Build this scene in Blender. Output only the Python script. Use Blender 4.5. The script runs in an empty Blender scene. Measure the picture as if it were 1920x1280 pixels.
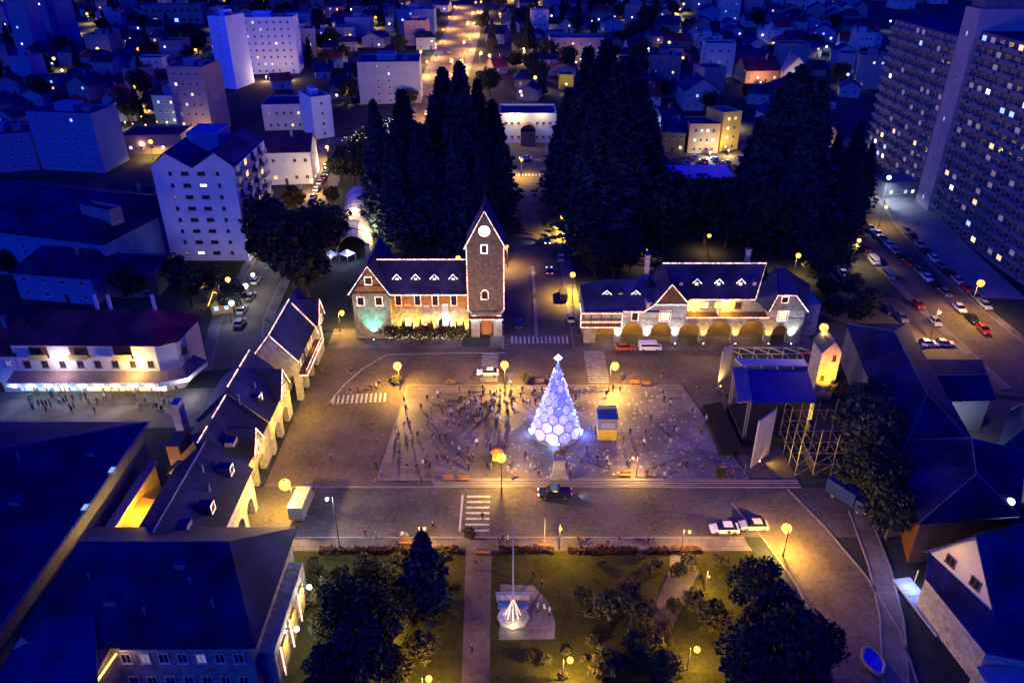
import bpy, bmesh, math, random
from mathutils import Vector, Matrix
from math import radians, sin, cos, tan, atan, atan2, pi, sqrt
RND = random.Random(11)
SC = bpy.context.scene
COL = SC.collection
# ------------------------------------------------------------------ camera
F, PITCH, HC = 1450.0, radians(29.0), 80.0
cam = bpy.data.cameras.new('camera'); cam.sensor_width = 36; cam.lens = 36 * F / 1920
cam.clip_start = 1; cam.clip_end = 6000
camo = bpy.data.objects.new('camera', cam); COL.objects.link(camo)
camo.location = (0, 0, HC); camo.rotation_euler = (pi / 2 - PITCH, 0, 0)
SC.camera = camo
# ------------------------------------------------------------------ world, dusk sky
w = bpy.data.worlds.new('World'); SC.world = w; w.use_nodes = True
nt = w.node_tree; bg = nt.nodes['Background']
sky = nt.nodes.new('ShaderNodeTexSky'); sky.sky_type = 'NISHITA'; sky.sun_disc = False
sky.sun_elevation = radians(1.0); sky.sun_rotation = radians(215)
tint = nt.nodes.new('ShaderNodeMix'); tint.data_type = 'RGBA'; tint.blend_type = 'MULTIPLY'
tint.inputs['Factor'].default_value = 1
tint.inputs['B'].default_value = (0.004, 0.035, 12.0, 1)
nt.links.new(sky.outputs[0], tint.inputs['A']); nt.links.new(tint.outputs['Result'], bg.inputs['Color'])
bg.inputs['Strength'].default_value = 0.15
# last twilight from behind the camera
sl = bpy.data.lights.new('sun', 'SUN'); sl.energy = 0.32; sl.angle = radians(25); sl.color = (0.10, 0.46, 1.0)
slo = bpy.data.objects.new('sun', sl); COL.objects.link(slo)
slo.rotation_euler = Vector((0.55, 0.75, -0.42)).to_track_quat('-Z', 'Y').to_euler()
# ------------------------------------------------------------------ view, sampling
vs = SC.view_settings; vs.view_transform = 'Standard'; vs.look = 'None'; vs.exposure = 0.0; vs.gamma = 1
SC.cycles.use_denoising = True
SC.cycles.sample_clamp_indirect = 3; SC.cycles.sample_clamp_direct = 0
SC.cycles.max_bounces = 4; SC.cycles.diffuse_bounces = 2; SC.cycles.glossy_bounces = 2
SC.cycles.volume_bounces = 0; SC.cycles.caustics_reflective = False; SC.cycles.caustics_refractive = False
# ------------------------------------------------------------------ ground shape and pixel -> place
S0, SLOPE = 190.0, 0.045
def gz(y): return 0.0 if y < S0 else SLOPE * (y - S0)
def ray(px, py):
    dx = (px - 960) / F; dy = (640 - py) / F
    return Vector((dx, cos(PITCH) + dy * sin(PITCH), -sin(PITCH) + dy * cos(PITCH)))
def G(px, py, z=None):
    v = ray(px, py)
    if z is not None:
        t = (z - HC) / v.z; return Vector((v.x * t, v.y * t, z))
    t = -HC / v.z
    if v.y * t > S0: t = (-HC - SLOPE * S0) / (v.z - SLOPE * v.y)
    return Vector((v.x * t, v.y * t, gz(v.y * t)))
def V(px, py, Y):
    v = ray(px, py); t = Y / v.y
    return Vector((v.x * t, Y, HC + v.z * t))
def lerp(a, b, t): return a + (b - a) * t
ONES = 'first second third fourth fifth sixth seventh eighth ninth tenth eleventh twelfth thirteenth fourteenth fifteenth sixteenth seventeenth eighteenth nineteenth'.split()
TENS = {2: 'twent', 3: 'thirt', 4: 'fort', 5: 'fift', 6: 'sixt', 7: 'sevent', 8: 'eight', 9: 'ninet'}
def nth(i):
    i += 1
    if i < 20: return ONES[i - 1]
    t, u = divmod(i, 10)
    return TENS[t] + ('ieth' if u == 0 else 'y-' + ONES[u - 1])
def nth3(i):
    h_, r_ = divmod(i + 1, 100)
    if h_ == 0: return nth(i)
    w_ = ['', 'one', 'two', 'three'][h_] + '-hundred'
    return w_ + ('th' if r_ == 0 else '-and-' + nth(r_ - 1))
# ------------------------------------------------------------------ materials
MATS = {}
def M(name, c, rough=.8, var=.3, scale=.8, bump=0.0, emi=None, es=0.0, metal=0.0, sample=False, rnd=0.0, alpha=None, two=None):
    if name in MATS: return MATS[name]
    m = bpy.data.materials.new(name); m.use_nodes = True; n = m.node_tree.nodes; l = m.node_tree.links
    b = n['Principled BSDF']; b.inputs['Roughness'].default_value = rough; b.inputs['Metallic'].default_value = metal
    if rough >= .7: b.inputs['Specular IOR Level'].default_value = .12
    tc = n.new('ShaderNodeTexCoord'); no = n.new('ShaderNodeTexNoise'); no.inputs['Scale'].default_value = scale
    no.inputs['Detail'].default_value = 6; l.new(tc.outputs['Object'], no.inputs['Vector'])
    mx = n.new('ShaderNodeMix'); mx.data_type = 'RGBA'
    c2 = two if two else tuple(min(1, x * (1 + var)) for x in c)
    mx.inputs['A'].default_value = (*[x * (1 - var) for x in c], 1); mx.inputs['B'].default_value = (*c2, 1)
    cr = n.new('ShaderNodeValToRGB'); cr.color_ramp.elements[0].position = .32; cr.color_ramp.elements[1].position = .68
    nb = n.new('ShaderNodeTexNoise'); nb.inputs['Scale'].default_value = scale * 9; nb.inputs['Detail'].default_value = 3; l.new(tc.outputs['Object'], nb.inputs['Vector'])
    mm = n.new('ShaderNodeMix'); mm.inputs['Factor'].default_value = .38; l.new(no.outputs['Fac'], mm.inputs['A']); l.new(nb.outputs['Fac'], mm.inputs['B'])
    l.new(mm.outputs['Result'], cr.inputs['Fac']); l.new(cr.outputs['Color'], mx.inputs['Factor'])
    out = mx.outputs['Result']
    if rnd:
        oi = n.new('ShaderNodeObjectInfo'); hs = n.new('ShaderNodeHueSaturation')
        mr = n.new('ShaderNodeMapRange'); mr.inputs['To Min'].default_value = 1 - rnd; mr.inputs['To Max'].default_value = 1 + rnd
        l.new(oi.outputs['Random'], mr.inputs['Value']); l.new(mr.outputs['Result'], hs.inputs['Value']); l.new(out, hs.inputs['Color']); out = hs.outputs['Color']
    l.new(out, b.inputs['Base Color'])
    if bump:
        bp = n.new('ShaderNodeBump'); bp.inputs['Strength'].default_value = bump; bp.inputs['Distance'].default_value = .1
        n2 = n.new('ShaderNodeTexNoise'); n2.inputs['Scale'].default_value = scale * 5; n2.inputs['Detail'].default_value = 5
        l.new(tc.outputs['Object'], n2.inputs['Vector']); l.new(n2.outputs['Fac'], bp.inputs['Height']); l.new(bp.outputs['Normal'], b.inputs['Normal'])
    if emi:
        b.inputs['Emission Color'].default_value = (*emi, 1); b.inputs['Emission Strength'].default_value = es
        m.cycles.emission_sampling = 'AUTO' if sample else 'NONE'
    MATS[name] = m; return m
def brickish(name, c1, c2, mortar, sc, bw, bh, ms=.03, rough=.85, rot=None, nsc=.17):
    """coloured courses on a surface too far away to tell the pieces apart"""
    m = M(name, c1, rough); n = m.node_tree.nodes; l = m.node_tree.links; b = n['Principled BSDF']
    tc = n['Texture Coordinate']; br = n.new('ShaderNodeTexBrick')
    br.inputs['Scale'].default_value = sc; br.inputs['Brick Width'].default_value = bw; br.inputs['Row Height'].default_value = bh
    br.inputs['Mortar Size'].default_value = ms
    br.inputs['Color1'].default_value = (*c1, 1); br.inputs['Color2'].default_value = (*c2, 1); br.inputs['Mortar'].default_value = (*mortar, 1)
    if rot:
        mp = n.new('ShaderNodeMapping'); mp.inputs['Rotation'].default_value = rot
        l.new(tc.outputs['Object'], mp.inputs['Vector']); l.new(mp.outputs['Vector'], br.inputs['Vector'])
    else: l.new(tc.outputs['Object'], br.inputs['Vector'])
    mx = n.new('ShaderNodeMix'); mx.data_type = 'RGBA'; mx.blend_type = 'MULTIPLY'; mx.inputs['Factor'].default_value = 1
    no = n['Noise Texture']; r2 = n.new('ShaderNodeMapRange'); no.inputs['Scale'].default_value = nsc; r2.inputs['From Min'].default_value = .3; r2.inputs['From Max'].default_value = .7; r2.inputs['To Min'].default_value = .38; r2.inputs['To Max'].default_value = 1.55
    l.new(no.outputs['Fac'], r2.inputs['Value'])
    l.new(br.outputs['Color'], mx.inputs['A']); l.new(r2.outputs['Result'], mx.inputs['B']); l.new(mx.outputs['Result'], b.inputs['Base Color'])
    return m
def stoneish(name, c1, c2, sc, rough=.9):
    m = M(name, c1, rough); n = m.node_tree.nodes; l = m.node_tree.links; b = n['Principled BSDF']
    vo = n.new('ShaderNodeTexVoronoi'); vo.inputs['Scale'].default_value = sc
    l.new(n['Texture Coordinate'].outputs['Object'], vo.inputs['Vector'])
    hs = n.new('ShaderNodeSeparateColor'); l.new(vo.outputs['Color'], hs.inputs['Color'])
    mx = n.new('ShaderNodeMix'); mx.data_type = 'RGBA'; mx.inputs['A'].default_value = (*c1, 1); mx.inputs['B'].default_value = (*c2, 1)
    l.new(hs.outputs[0], mx.inputs['Factor']); l.new(mx.outputs['Result'], b.inputs['Base Color'])
    bp = n.new('ShaderNodeBump'); bp.inputs['Strength'].default_value = .5; bp.inputs['Distance'].default_value = .1
    l.new(vo.outputs['Distance'], bp.inputs['Height']); l.new(bp.outputs['Normal'], b.inputs['Normal'])
    return m
def paving(name, c1, c2, speck, amount):
    """paved square: slabs with uneven tone and pale painted marks"""
    m = brickish(name, c1, c2, tuple(x * .55 for x in c1), .5, 1.0, .5, .015, .6)
    n = m.node_tree.nodes; l = m.node_tree.links; b = n['Principled BSDF']
    src = b.inputs['Base Color'].links[0].from_socket
    vo = n.new('ShaderNodeTexVoronoi'); vo.inputs['Scale'].default_value = 1.0; vo.inputs['Randomness'].default_value = 1.0
    l.new(n['Texture Coordinate'].outputs['Object'], vo.inputs['Vector'])
    lt = n.new('ShaderNodeMapRange'); lt.inputs['From Min'].default_value = .30; lt.inputs['From Max'].default_value = .16
    l.new(vo.outputs['Distance'], lt.inputs['Value'])
    sc = n.new('ShaderNodeSeparateColor'); l.new(vo.outputs['Color'], sc.inputs['Color'])
    gt = n.new('ShaderNodeMath'); gt.operation = 'LESS_THAN'; gt.inputs[1].default_value = amount; l.new(sc.outputs[0], gt.inputs[0])
    mu = n.new('ShaderNodeMath'); mu.operation = 'MULTIPLY'; l.new(lt.outputs['Result'], mu.inputs[0]); l.new(gt.outputs[0], mu.inputs[1])
    n2 = n.new('ShaderNodeTexNoise'); n2.inputs['Scale'].default_value = 3; n2.inputs['Detail'].default_value = 4
    l.new(n['Texture Coordinate'].outputs['Object'], n2.inputs['Vector'])
    m2 = n.new('ShaderNodeMath'); m2.operation = 'MULTIPLY'; l.new(mu.outputs[0], m2.inputs[0]); l.new(n2.outputs['Fac'], m2.inputs[1])
    mx = n.new('ShaderNodeMix'); mx.data_type = 'RGBA'; mx.inputs['B'].default_value = (*speck, 1)
    l.new(m2.outputs[0], mx.inputs['Factor']); l.new(src, mx.inputs['A']); l.new(mx.outputs['Result'], b.inputs['Base Color'])
    return m

EARTH = M('earth', (.035, .04, .035), .95, .5, .05, .3)
ASPH = M('asphalt', (.088, .074, .064), .75, .5, .16, .25)
ASPH2 = M('asphalt_old', (.112, .084, .062), .75, .5, .14, .25)
PAVE = paving('plaza_paving', (.115, .086, .066), (.145, .11, .085), (.5, .48, .46), .12)
PAVE_W = paving('plaza_paving_marked', (.125, .098, .08), (.16, .125, .105), (.62, .6, .58), .75)
SIDEW = brickish('sidewalk', (.13, .11, .095), (.16, .135, .115), (.08, .068, .06), .6, 1, 1, .02, .7)
KERB = M('kerb', (.21, .18, .155), .8, .25, .5)
PAINT = M('road_paint', (.40, .38, .35), .7, .55, 1.3)
LAWN = M('lawn', (.034, .04, .009), .95, .6, .22, .6, two=(.062, .056, .012))
SLATE = brickish('slate_roof', (.022, .028, .095), (.03, .036, .12), (.014, .018, .06), 1.0, .5, .3, .04, .75)
SLATE_D = brickish('dark_slate_roof', (.016, .018, .06), (.022, .024, .075), (.01, .012, .04), 1.0, .5, .3, .04, .8)
PURPLE = brickish('weathered_slate_roof', (.035, .03, .075), (.045, .038, .085), (.02, .018, .05), 1.0, .5, .3, .04, .75)
REDROOF = brickish('red_tile_roof', (.55, .05, .05), (.65, .07, .06), (.3, .03, .03), 1.6, .35, .25, .05, .75)
STONE = stoneish('green_stone', (.17, .155, .115), (.30, .27, .20), 1.7)
STONE_T = stoneish('tower_stone', (.11, .092, .066), (.19, .155, .11), 1.7)
STONE_L = stoneish('pale_stone', (.26, .24, .19), (.40, .37, .30), 1.5)
WOOD = M('cypress_wood', (.30, .15, .055), .7, .35, 1.2)
WOOD_D = M('dark_wood', (.10, .045, .022), .7, .35, 1.2)
WHITE = M('white_render', (.52, .54, .52), .85, .12, .25)
WHITE2 = M('grey_white_render', (.27, .30, .34), .85, .15, .25)
CREAM = M('cream_render', (.58, .52, .40), .85, .15, .25)
PINK = M('pinkish_render', (.34, .24, .21), .85, .18, .25)
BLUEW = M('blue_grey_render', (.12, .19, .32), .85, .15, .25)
CONC = M('concrete', (.20, .20, .20), .85, .25, .3, .1)
CONC_D = M('dark_concrete', (.13, .13, .15), .85, .25, .3, .1)
METAL = M('dark_metal', (.08, .08, .085), .45, .2, 2, metal=.6)
STEEL = M('galvanised_steel', (.45, .45, .44), .4, .2, 2, metal=.7)
BLACK = M('black_fabric', (.018, .016, .02), .8, .3, 1)
FRAME = M('window_frame', (.5, .47, .43), .6, .1, 2)
FRAME_D = M('dark_window_frame', (.12, .06, .04), .6, .2, 2)
GLASS = M('dark_glass', (.012, .014, .03), .12, .1, 1)
GL_WARM = M('lit_pane_warm', (.5, .4, .2), .4, .1, 1, emi=(1, .62, .22), es=1.6)
GL_YEL = M('lit_pane_yellow', (.5, .4, .2), .4, .1, 1, emi=(1, .72, .20), es=3.0)
GL_COOL = M('lit_pane_cool', (.5, .5, .5), .4, .1, 1, emi=(.45, .72, 1), es=1.1)
GL_WHITE = M('lit_pane_white', (.5, .5, .5), .4, .1, 1, emi=(1, .9, .75), es=2.0)
GL_DIM = M('lit_pane_dim', (.3, .3, .3), .4, .1, 1, emi=(.75, .62, .5), es=.22)
STRING = M('string_light', (.8, .6, .5), .5, .05, 3, emi=(1, .58, .40), es=2.1)
STRING_W = M('string_light_white', (.8, .7, .7), .5, .05, 3, emi=(1, .78, .66), es=2.4)
for _s in (STRING, STRING_W):
    _n = _s.node_tree.nodes; _l = _s.node_tree.links; _b = _n['Principled BSDF']; _t = _n.new('ShaderNodeTexNoise'); _t.inputs['Scale'].default_value = 1.6; _t.inputs['Detail'].default_value = 2
    _r = _n.new('ShaderNodeMapRange'); _r.inputs['From Min'].default_value = .38; _r.inputs['From Max'].default_value = .66; _r.inputs['To Min'].default_value = .45; _r.inputs['To Max'].default_value = 3.4
    _l.new(_n['Texture Coordinate'].outputs['Object'], _t.inputs['Vector']); _l.new(_t.outputs['Fac'], _r.inputs['Value']); _l.new(_r.outputs['Result'], _b.inputs['Emission Strength'])
def lamp_mat(key, col, es): return M('lamp_glass_' + key, (.08, .07, .05), .4, .02, 1, emi=col, es=es)
SODIUM = (1.0, .60, .10); GOLD = (1.0, .72, .30); COLD = (.75, .85, 1.0); ORANGE = (1.0, .50, .10); TEAL = (.12, .85, .75); BLUEL = (.25, .35, 1.0)

# ------------------------------------------------------------------ mesh building
class MB:
    def __init__(s): s.v = []; s.f = []; s.m = []
    def poly(s, pts, m=0):
        i = len(s.v); s.v += [tuple(p) for p in pts]; s.f.append(tuple(range(i, i + len(pts)))); s.m.append(m); return s
    def hexa(s, p, m=0):
        """8 points: bottom 4 ccw, top 4 ccw"""
        i = len(s.v); s.v += [tuple(q) for q in p]
        for q in ((3, 2, 1, 0), (4, 5, 6, 7), (0, 1, 5, 4), (1, 2, 6, 5), (2, 3, 7, 6), (3, 0, 4, 7)):
            s.f.append(tuple(i + k for k in q)); s.m.append(m)
        return s
    def box(s, x0, x1, y0, y1, z0, z1, m=0):
        return s.hexa([(x0, y0, z0), (x1, y0, z0), (x1, y1, z0), (x0, y1, z0), (x0, y0, z1), (x1, y0, z1), (x1, y1, z1), (x0, y1, z1)], m)
    def prism(s, pts, z0, z1, m=0):
        n = len(pts); i = len(s.v)
        s.v += [(p[0], p[1], z0) for p in pts] + [(p[0], p[1], z1) for p in pts]
        s.f.append(tuple(i + k for k in range(n - 1, -1, -1))); s.m.append(m)
        s.f.append(tuple(i + n + k for k in range(n))); s.m.append(m)
        for k in range(n):
            j = (k + 1) % n; s.f.append((i + k, i + j, i + n + j, i + n + k)); s.m.append(m)
        return s
    def slab(s, quad, th, m=0):
        """a plate of thickness th under a planar polygon"""
        q = [Vector(p) for p in quad]; nn = (q[1] - q[0]).cross(q[2] - q[0]).normalized() * th
        n = len(q); i = len(s.v); s.v += [tuple(p) for p in q] + [tuple(p - nn) for p in q]
        s.f.append(tuple(range(i, i + n))); s.m.append(m)
        s.f.append(tuple(range(i + 2 * n - 1, i + n - 1, -1))); s.m.append(m)
        for k in range(n):
            j = (k + 1) % n; s.f.append((i + k, i + n + k, i + n + j, i + j)); s.m.append(m)
        return s
    def tube(s, pts, r, n=5, m=0, r2=None):
        pts = [Vector(p) for p in pts]; k = len(pts); rings = []
        for a in range(k):
            d = (pts[min(a + 1, k - 1)] - pts[max(a - 1, 0)]).normalized()
            up = Vector((0, 0, 1)) if abs(d.z) < .9 else Vector((1, 0, 0))
            x = d.cross(up).normalized(); y = d.cross(x).normalized()
            rr = r if r2 is None else lerp(r, r2, a / (k - 1))
            i = len(s.v); s.v += [tuple(pts[a] + (x * cos(2 * pi * q / n) + y * sin(2 * pi * q / n)) * rr) for q in range(n)]
            rings.append(i)
        for a in range(k - 1):
            for q in range(n):
                j = (q + 1) % n; s.f.append((rings[a] + q, rings[a] + j, rings[a + 1] + j, rings[a + 1] + q)); s.m.append(m)
        s.f.append(tuple(rings[0] + q for q in range(n - 1, -1, -1))); s.m.append(m)
        s.f.append(tuple(rings[-1] + q for q in range(n))); s.m.append(m)
        return s
    def lathe(s, prof, n=10, c=(0, 0, 0), m=0):
        i = len(s.v)
        for (r, z) in prof:
            s.v += [(c[0] + r * cos(2 * pi * q / n), c[1] + r * sin(2 * pi * q / n), c[2] + z) for q in range(n)]
        for a in range(len(prof) - 1):
            for q in range(n):
                j = (q + 1) % n; s.f.append((i + a * n + q, i + a * n + j, i + (a + 1) * n + j, i + (a + 1) * n + q)); s.m.append(m)
        s.f.append(tuple(i + q for q in range(n - 1, -1, -1))); s.m.append(m)
        e = i + (len(prof) - 1) * n; s.f.append(tuple(e + q for q in range(n))); s.m.append(m)
        return s
    def ball(s, c, r, n=8, m=0, sz=1.0):
        k = 6; return s.lathe([(max(.02 * r, r * sin(pi * a / k)), -r * sz * cos(pi * a / k)) for a in range(k + 1)], n, c, m)
    def xf(s, mat):
        s.v = [tuple(mat @ Vector(v)) for v in s.v]; return s
    def mesh(s, name, mats, smooth=False):
        me = bpy.data.meshes.new(name); me.from_pydata(s.v, [], s.f)
        for mt in (mats if isinstance(mats, (list, tuple)) else [mats]): me.materials.append(mt)
        me.polygons.foreach_set('material_index', s.m)
        if smooth: me.polygons.foreach_set('use_smooth', [True] * len(s.f))
        me.update(); return me
    def build(s, name, mats, parent=None, smooth=False, world=True):
        if parent is not None and world:
            o = rootloc(parent); s.v = [(a - o.x, b - o.y, c - o.z) for a, b, c in s.v]
        return put(name, s.mesh(name, mats, smooth), parent)
def rootloc(o):
    v = Vector((0, 0, 0))
    while o is not None: v += o.location; o = o.parent
    return v
def put(name, me, parent=None, loc=(0, 0, 0), rz=0.0, scale=None):
    ob = bpy.data.objects.new(name, me); COL.objects.link(ob); ob.parent = parent; ob.location = loc
    if rz: ob.rotation_euler = (0, 0, rz)
    if scale is not None: ob.scale = scale if hasattr(scale, '__len__') else (scale,) * 3
    return ob
LABELS = {}
def tag(o, label, cat, group=None):
    o['label'] = label; o['category'] = cat
    if group: o['group'] = group
    return o
def thing(name, label, cat, loc=(0, 0, 0), rz=0.0, group=None, scale=None):
    o = put(name, None, None, loc, rz, scale); o.empty_display_size = .3
    return tag(o, label, cat, group)
def structure(o, label=None):
    o['kind'] = 'structure'
    if label: o['label'] = label
    return o
def copytree(o, parent=None):
    c = o.copy(); COL.objects.link(c); c.parent = parent
    for ch in o.children: copytree(ch, c)
    return c
def light(kind, loc, power, color, parent=None, size=.2, name='bulb', target=None, angle=80, blend=.6):
    l = bpy.data.lights.new(name, kind); l.energy = power * 2.5; l.color = color; l.shadow_soft_size = size
    o = bpy.data.objects.new(name, l); COL.objects.link(o); o.parent = parent
    rl = rootloc(parent) if parent else Vector((0, 0, 0)); o.location = Vector(loc) - rl
    if kind == 'SPOT':
        l.spot_size = radians(angle); l.spot_blend = blend
        o.rotation_euler = (Vector(target) - Vector(loc)).to_track_quat('-Z', 'Y').to_euler()
    return o
# ================================================================== SETTING
def sheet(name, pts, z, mat, label=None, parent=None):
    o = MB().poly([(p[0], p[1], z) for p in pts]).build(name, mat, parent)
    return structure(o, label) if parent is None else o
g = MB()
xs = [-1500, -300, 300, 1500]; ys = [10, S0, 700, 1500, 3200]
for a in range(3):
    for b in range(4):
        q = [(xs[a], ys[b]), (xs[a + 1], ys[b]), (xs[a + 1], ys[b + 1]), (xs[a], ys[b + 1])]
        g.poly([(x, y, gz(y)) for x, y in q])
structure(g.build('ground', EARTH))
def resample(pts, step=4.0):
    out = [Vector(pts[0])]
    for a, b in zip(pts[:-1], pts[1:]):
        a = Vector(a); b = Vector(b); n = max(1, int((b - a).length / step))
        for k in range(1, n + 1): out.append(a.lerp(b, k / n))
    return out
def strip(name, pts, wid, mat, zo=.03, kerb=True, sidewalk=0.0):
    """a road along a line of places, draped on the ground"""
    pts = [Vector((p[0], p[1])) for p in pts]; pts = resample(pts)
    L = []; Rr = []; D = []
    for k, p in enumerate(pts):
        d = (pts[min(k + 1, len(pts) - 1)] - pts[max(k - 1, 0)]).normalized(); nrm = Vector((-d.y, d.x)); D.append(nrm)
        L.append(p + nrm * wid / 2); Rr.append(p - nrm * wid / 2)
    m = MB()
    for k in range(len(pts) - 1):
        m.poly([(q.x, q.y, gz(q.y) + zo) for q in (Rr[k], Rr[k + 1], L[k + 1], L[k])])
    o = structure(m.build(name, mat))
    if kerb:
        for side, ed in ((1, L), (-1, Rr)):
            km = MB(); sw = MB()
            for k in range(len(pts) - 1):
                a, b = ed[k], ed[k + 1]; na, nb = D[k] * side * .25, D[k + 1] * side * .25
                km.hexa([(a.x, a.y, gz(a.y)), (b.x, b.y, gz(b.y)), (b.x + nb.x, b.y + nb.y, gz(b.y)), (a.x + na.x, a.y + na.y, gz(a.y)),
                         (a.x, a.y, gz(a.y) + .15), (b.x, b.y, gz(b.y) + .15), (b.x + nb.x, b.y + nb.y, gz(b.y) + .15), (a.x + na.x, a.y + na.y, gz(a.y) + .15)])
                if sidewalk:
                    e, f2 = D[k] * side * sidewalk, D[k + 1] * side * sidewalk
                    sw.poly([(q.x, q.y, gz(q.y) + .145) for q in (a + na, b + nb, b + f2, a + e)][::-side])
            km.build('kerb', KERB, o)
            if sidewalk: sw.build('sidewalk', SIDEW, o)
    return o
# the square: drive lanes round a paved middle
sheet('square_lane', [(-39.5, 96.5), (46, 96.5), (46, 142), (-39.5, 142)], .02, ASPH2)
pl = sheet('plaza', [(-21.5, 98.5), (38, 98.5), (32.5, 126.5), (-20, 126.5)], .13, PAVE)
sheet('marked_paving', [(-1, 98.7), (37.6, 98.7), (32.3, 126.3), (0, 126.3)], .136, PAVE_W, parent=pl)
sheet('diagonal_path', [(-9.5, 99), (-6.5, 99), (4, 113), (2.2, 114)], .142, SIDEW, parent=pl)
sheet('tree_apron', [(8 + 6.6 * cos(a * pi / 6), 111.5 + 6.6 * sin(a * pi / 6)) for a in range(12)], .148, SIDEW, parent=pl)
for a, b in (((-21.5, 98.5), (38, 98.5)), ((38, 98.5), (32.5, 126.5)), ((32.5, 126.5), (-20, 126.5)), ((-20, 126.5), (-21.5, 98.5))):
    d = (Vector(b) - Vector(a)).normalized(); nn = Vector((d.y, -d.x)) * .3
    MB().prism([a, b, (b[0] + nn.x, b[1] + nn.y), (a[0] + nn.x, a[1] + nn.y)], .0, .15).build('kerb', KERB, pl)
for k in range(3):  # shallow steps along the front edge
    MB().box(-13 + k * .2, 46, 97.9 - k * .55, 98.2 - k * .55, .02, .16 - k * .04).build('step', KERB, pl)
fr = sheet('front_road', [(-60, 85.2), (60, 85.2), (60, 96.3), (-60, 96.3)], .04, ASPH)
MB().box(-36, 46, 96.3, 96.55, 0, .16).build('kerb', KERB, fr)
MB().box(-36, 34, 84.9, 85.2, 0, .16).build('kerb', KERB, fr)
sheet('pavement_band', [(-36, 82.4), (34.5, 82.4), (34.0, 84.9), (-36, 84.9)], .05, SIDEW)
park = sheet('lawn', [(-37, 38), (37, 38), (37.5, 70), (36.2, 79), (34.5, 82.4), (-37, 82.4)], .06, LAWN)
sheet('park_path', [(-5.4, 40), (-2.5, 40), (-2.9, 82.4), (-6.6, 82.4)], .075, ASPH2)
sheet('monument_paving', [G(935, 1200), G(1040, 1198), G(1041, 1168), G(1028, 1128), G(1000, 1098), G(938, 1095)], .08, SIDEW)
sheet('lawn_walk', [(16, 66), (19.5, 67), (26, 78.5), (25, 82.4), (22.6, 82.4), (22, 79)], .082, ASPH2)
# drive along the two halls with a painted edge line
sheet('hall_terrace', [(-39, 141), (-10.5, 141), (-10.5, 150), (-39, 150)], .06, SIDEW)
sheet('east_terrace', [(14, 140.6), (64, 140.6), (64, 150), (14, 150)], .06, SIDEW)
ln = MB()
for a, b in zip([(-34, 121), (-32.5, 127), (-30, 133), (-26, 138.6), (-12, 139.4)], [(-32.5, 127), (-30, 133), (-26, 138.6), (-12, 139.4), (-1.5, 139.4)]):
    d = (Vector(b) - Vector(a)).normalized(); nn = Vector((-d.y, d.x)) * .12
    ln.poly([(a[0] - nn.x, a[1] - nn.y, .034), (b[0] - nn.x, b[1] - nn.y, .034), (b[0] + nn.x, b[1] + nn.y, .034), (a[0] + nn.x, a[1] + nn.y, .034)])
structure(ln.build('edge_line', PAINT))
# avenue between the halls
strip('avenue', [(5.6, 141), (5.3, 190), (5.0, 286)], 14.5, ASPH, .03, True, 3.0)
av = MB()
for y0, y1 in ((146, 165), (168, 184)): av.box(4.9, 5.7, y0, y1, .02, .2)
structure(av.build('median', KERB))
strip('cross_street', [(-75, 291), (-10, 289), (60, 289), (150, 292)], 12, ASPH2, .05, False)
LS = [G(440, 690), G(455, 600), G(520, 470), G(575, 385), G(615, 305), G(640, 262)]
strip('west_street', LS, 9, ASPH2, .06, True, 2.5)
FS = [G(800, 236), G(822, 190), G(836, 140), G(856, 90), G(872, 45), G(886, 8)]
strip('uphill_street', FS, 15, ASPH2, .07, True, 4)
RS = [G(1560, 300), G(1632, 418), G(1700, 500), G(1800, 592), G(1960, 730)]
strip('east_street', RS, 13, ASPH2, .05, True, 2)
strip('tower_forecourt', [G(1650, 335), G(1740, 430), G(1870, 560)], 13, CONC, .08, True)
sheet('parking_court', [(66, 128), (100, 122), (104, 150), (84, 172), (66, 160)], .045, ASPH2)
strip('shop_street', [(-112, 117.5), (-52, 119.5)], 13, SIDEW, .05, False)
strip('lower_drive', [G(1425, 930), G(1490, 1000), G(1560, 1090), G(1610, 1180), G(1640, 1290)], 10, ASPH2, .055, True)
strip('lower_footway', [G(1610, 960), G(1648, 1060), G(1672, 1160), G(1680, 1290)], 2.6, SIDEW, .09, True)
strip('far_parking', [G(1215, 300), G(1400, 296)], 16, ASPH2, .09, False)
def crosswalk(pts, n, wid, along, z=.05):
    """painted bars: from pts[0] to pts[1], each bar 'along' long"""
    o = structure(put('crosswalk', None)); a, b = Vector(pts[0]).to_2d(), Vector(pts[1]).to_2d()
    d = (b - a).normalized(); nn = Vector((-d.y, d.x)) * along / 2
    for k in range(n):
        c = a.lerp(b, k / (n - 1)); e = d * wid / 2; zz = gz(c.y) + z
        MB().poly([(*(c - e - nn), zz), (*(c + e - nn), zz), (*(c + e + nn), zz), (*(c - e + nn), zz)]).build('stripe', PAINT, o)
crosswalk([(-5.2, 86.6), (-5.2, 94.2)], 7, .42, 3.6, .046)
crosswalk([(-4.5, 128.5), (-4.5, 139)], 15, .3, 3.4, .04)
crosswalk([(17.0, 128), (17.0, 140)], 16, .3, 4.2, .04)
crosswalk([(-33.5, 121.8), (-24, 122.6)], 12, .35, 3.0, .036)
crosswalk([(0, 145), (11.8, 145)], 14, .4, 3.2, .05)
crosswalk([(-1, 255), (11.5, 255)], 12, .5, 4, .06)
sl_ = MB().box(-7.9, -7.6, 86.4, 94.6, .046, .052).build('stop_line', PAINT); structure(sl_)
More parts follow.
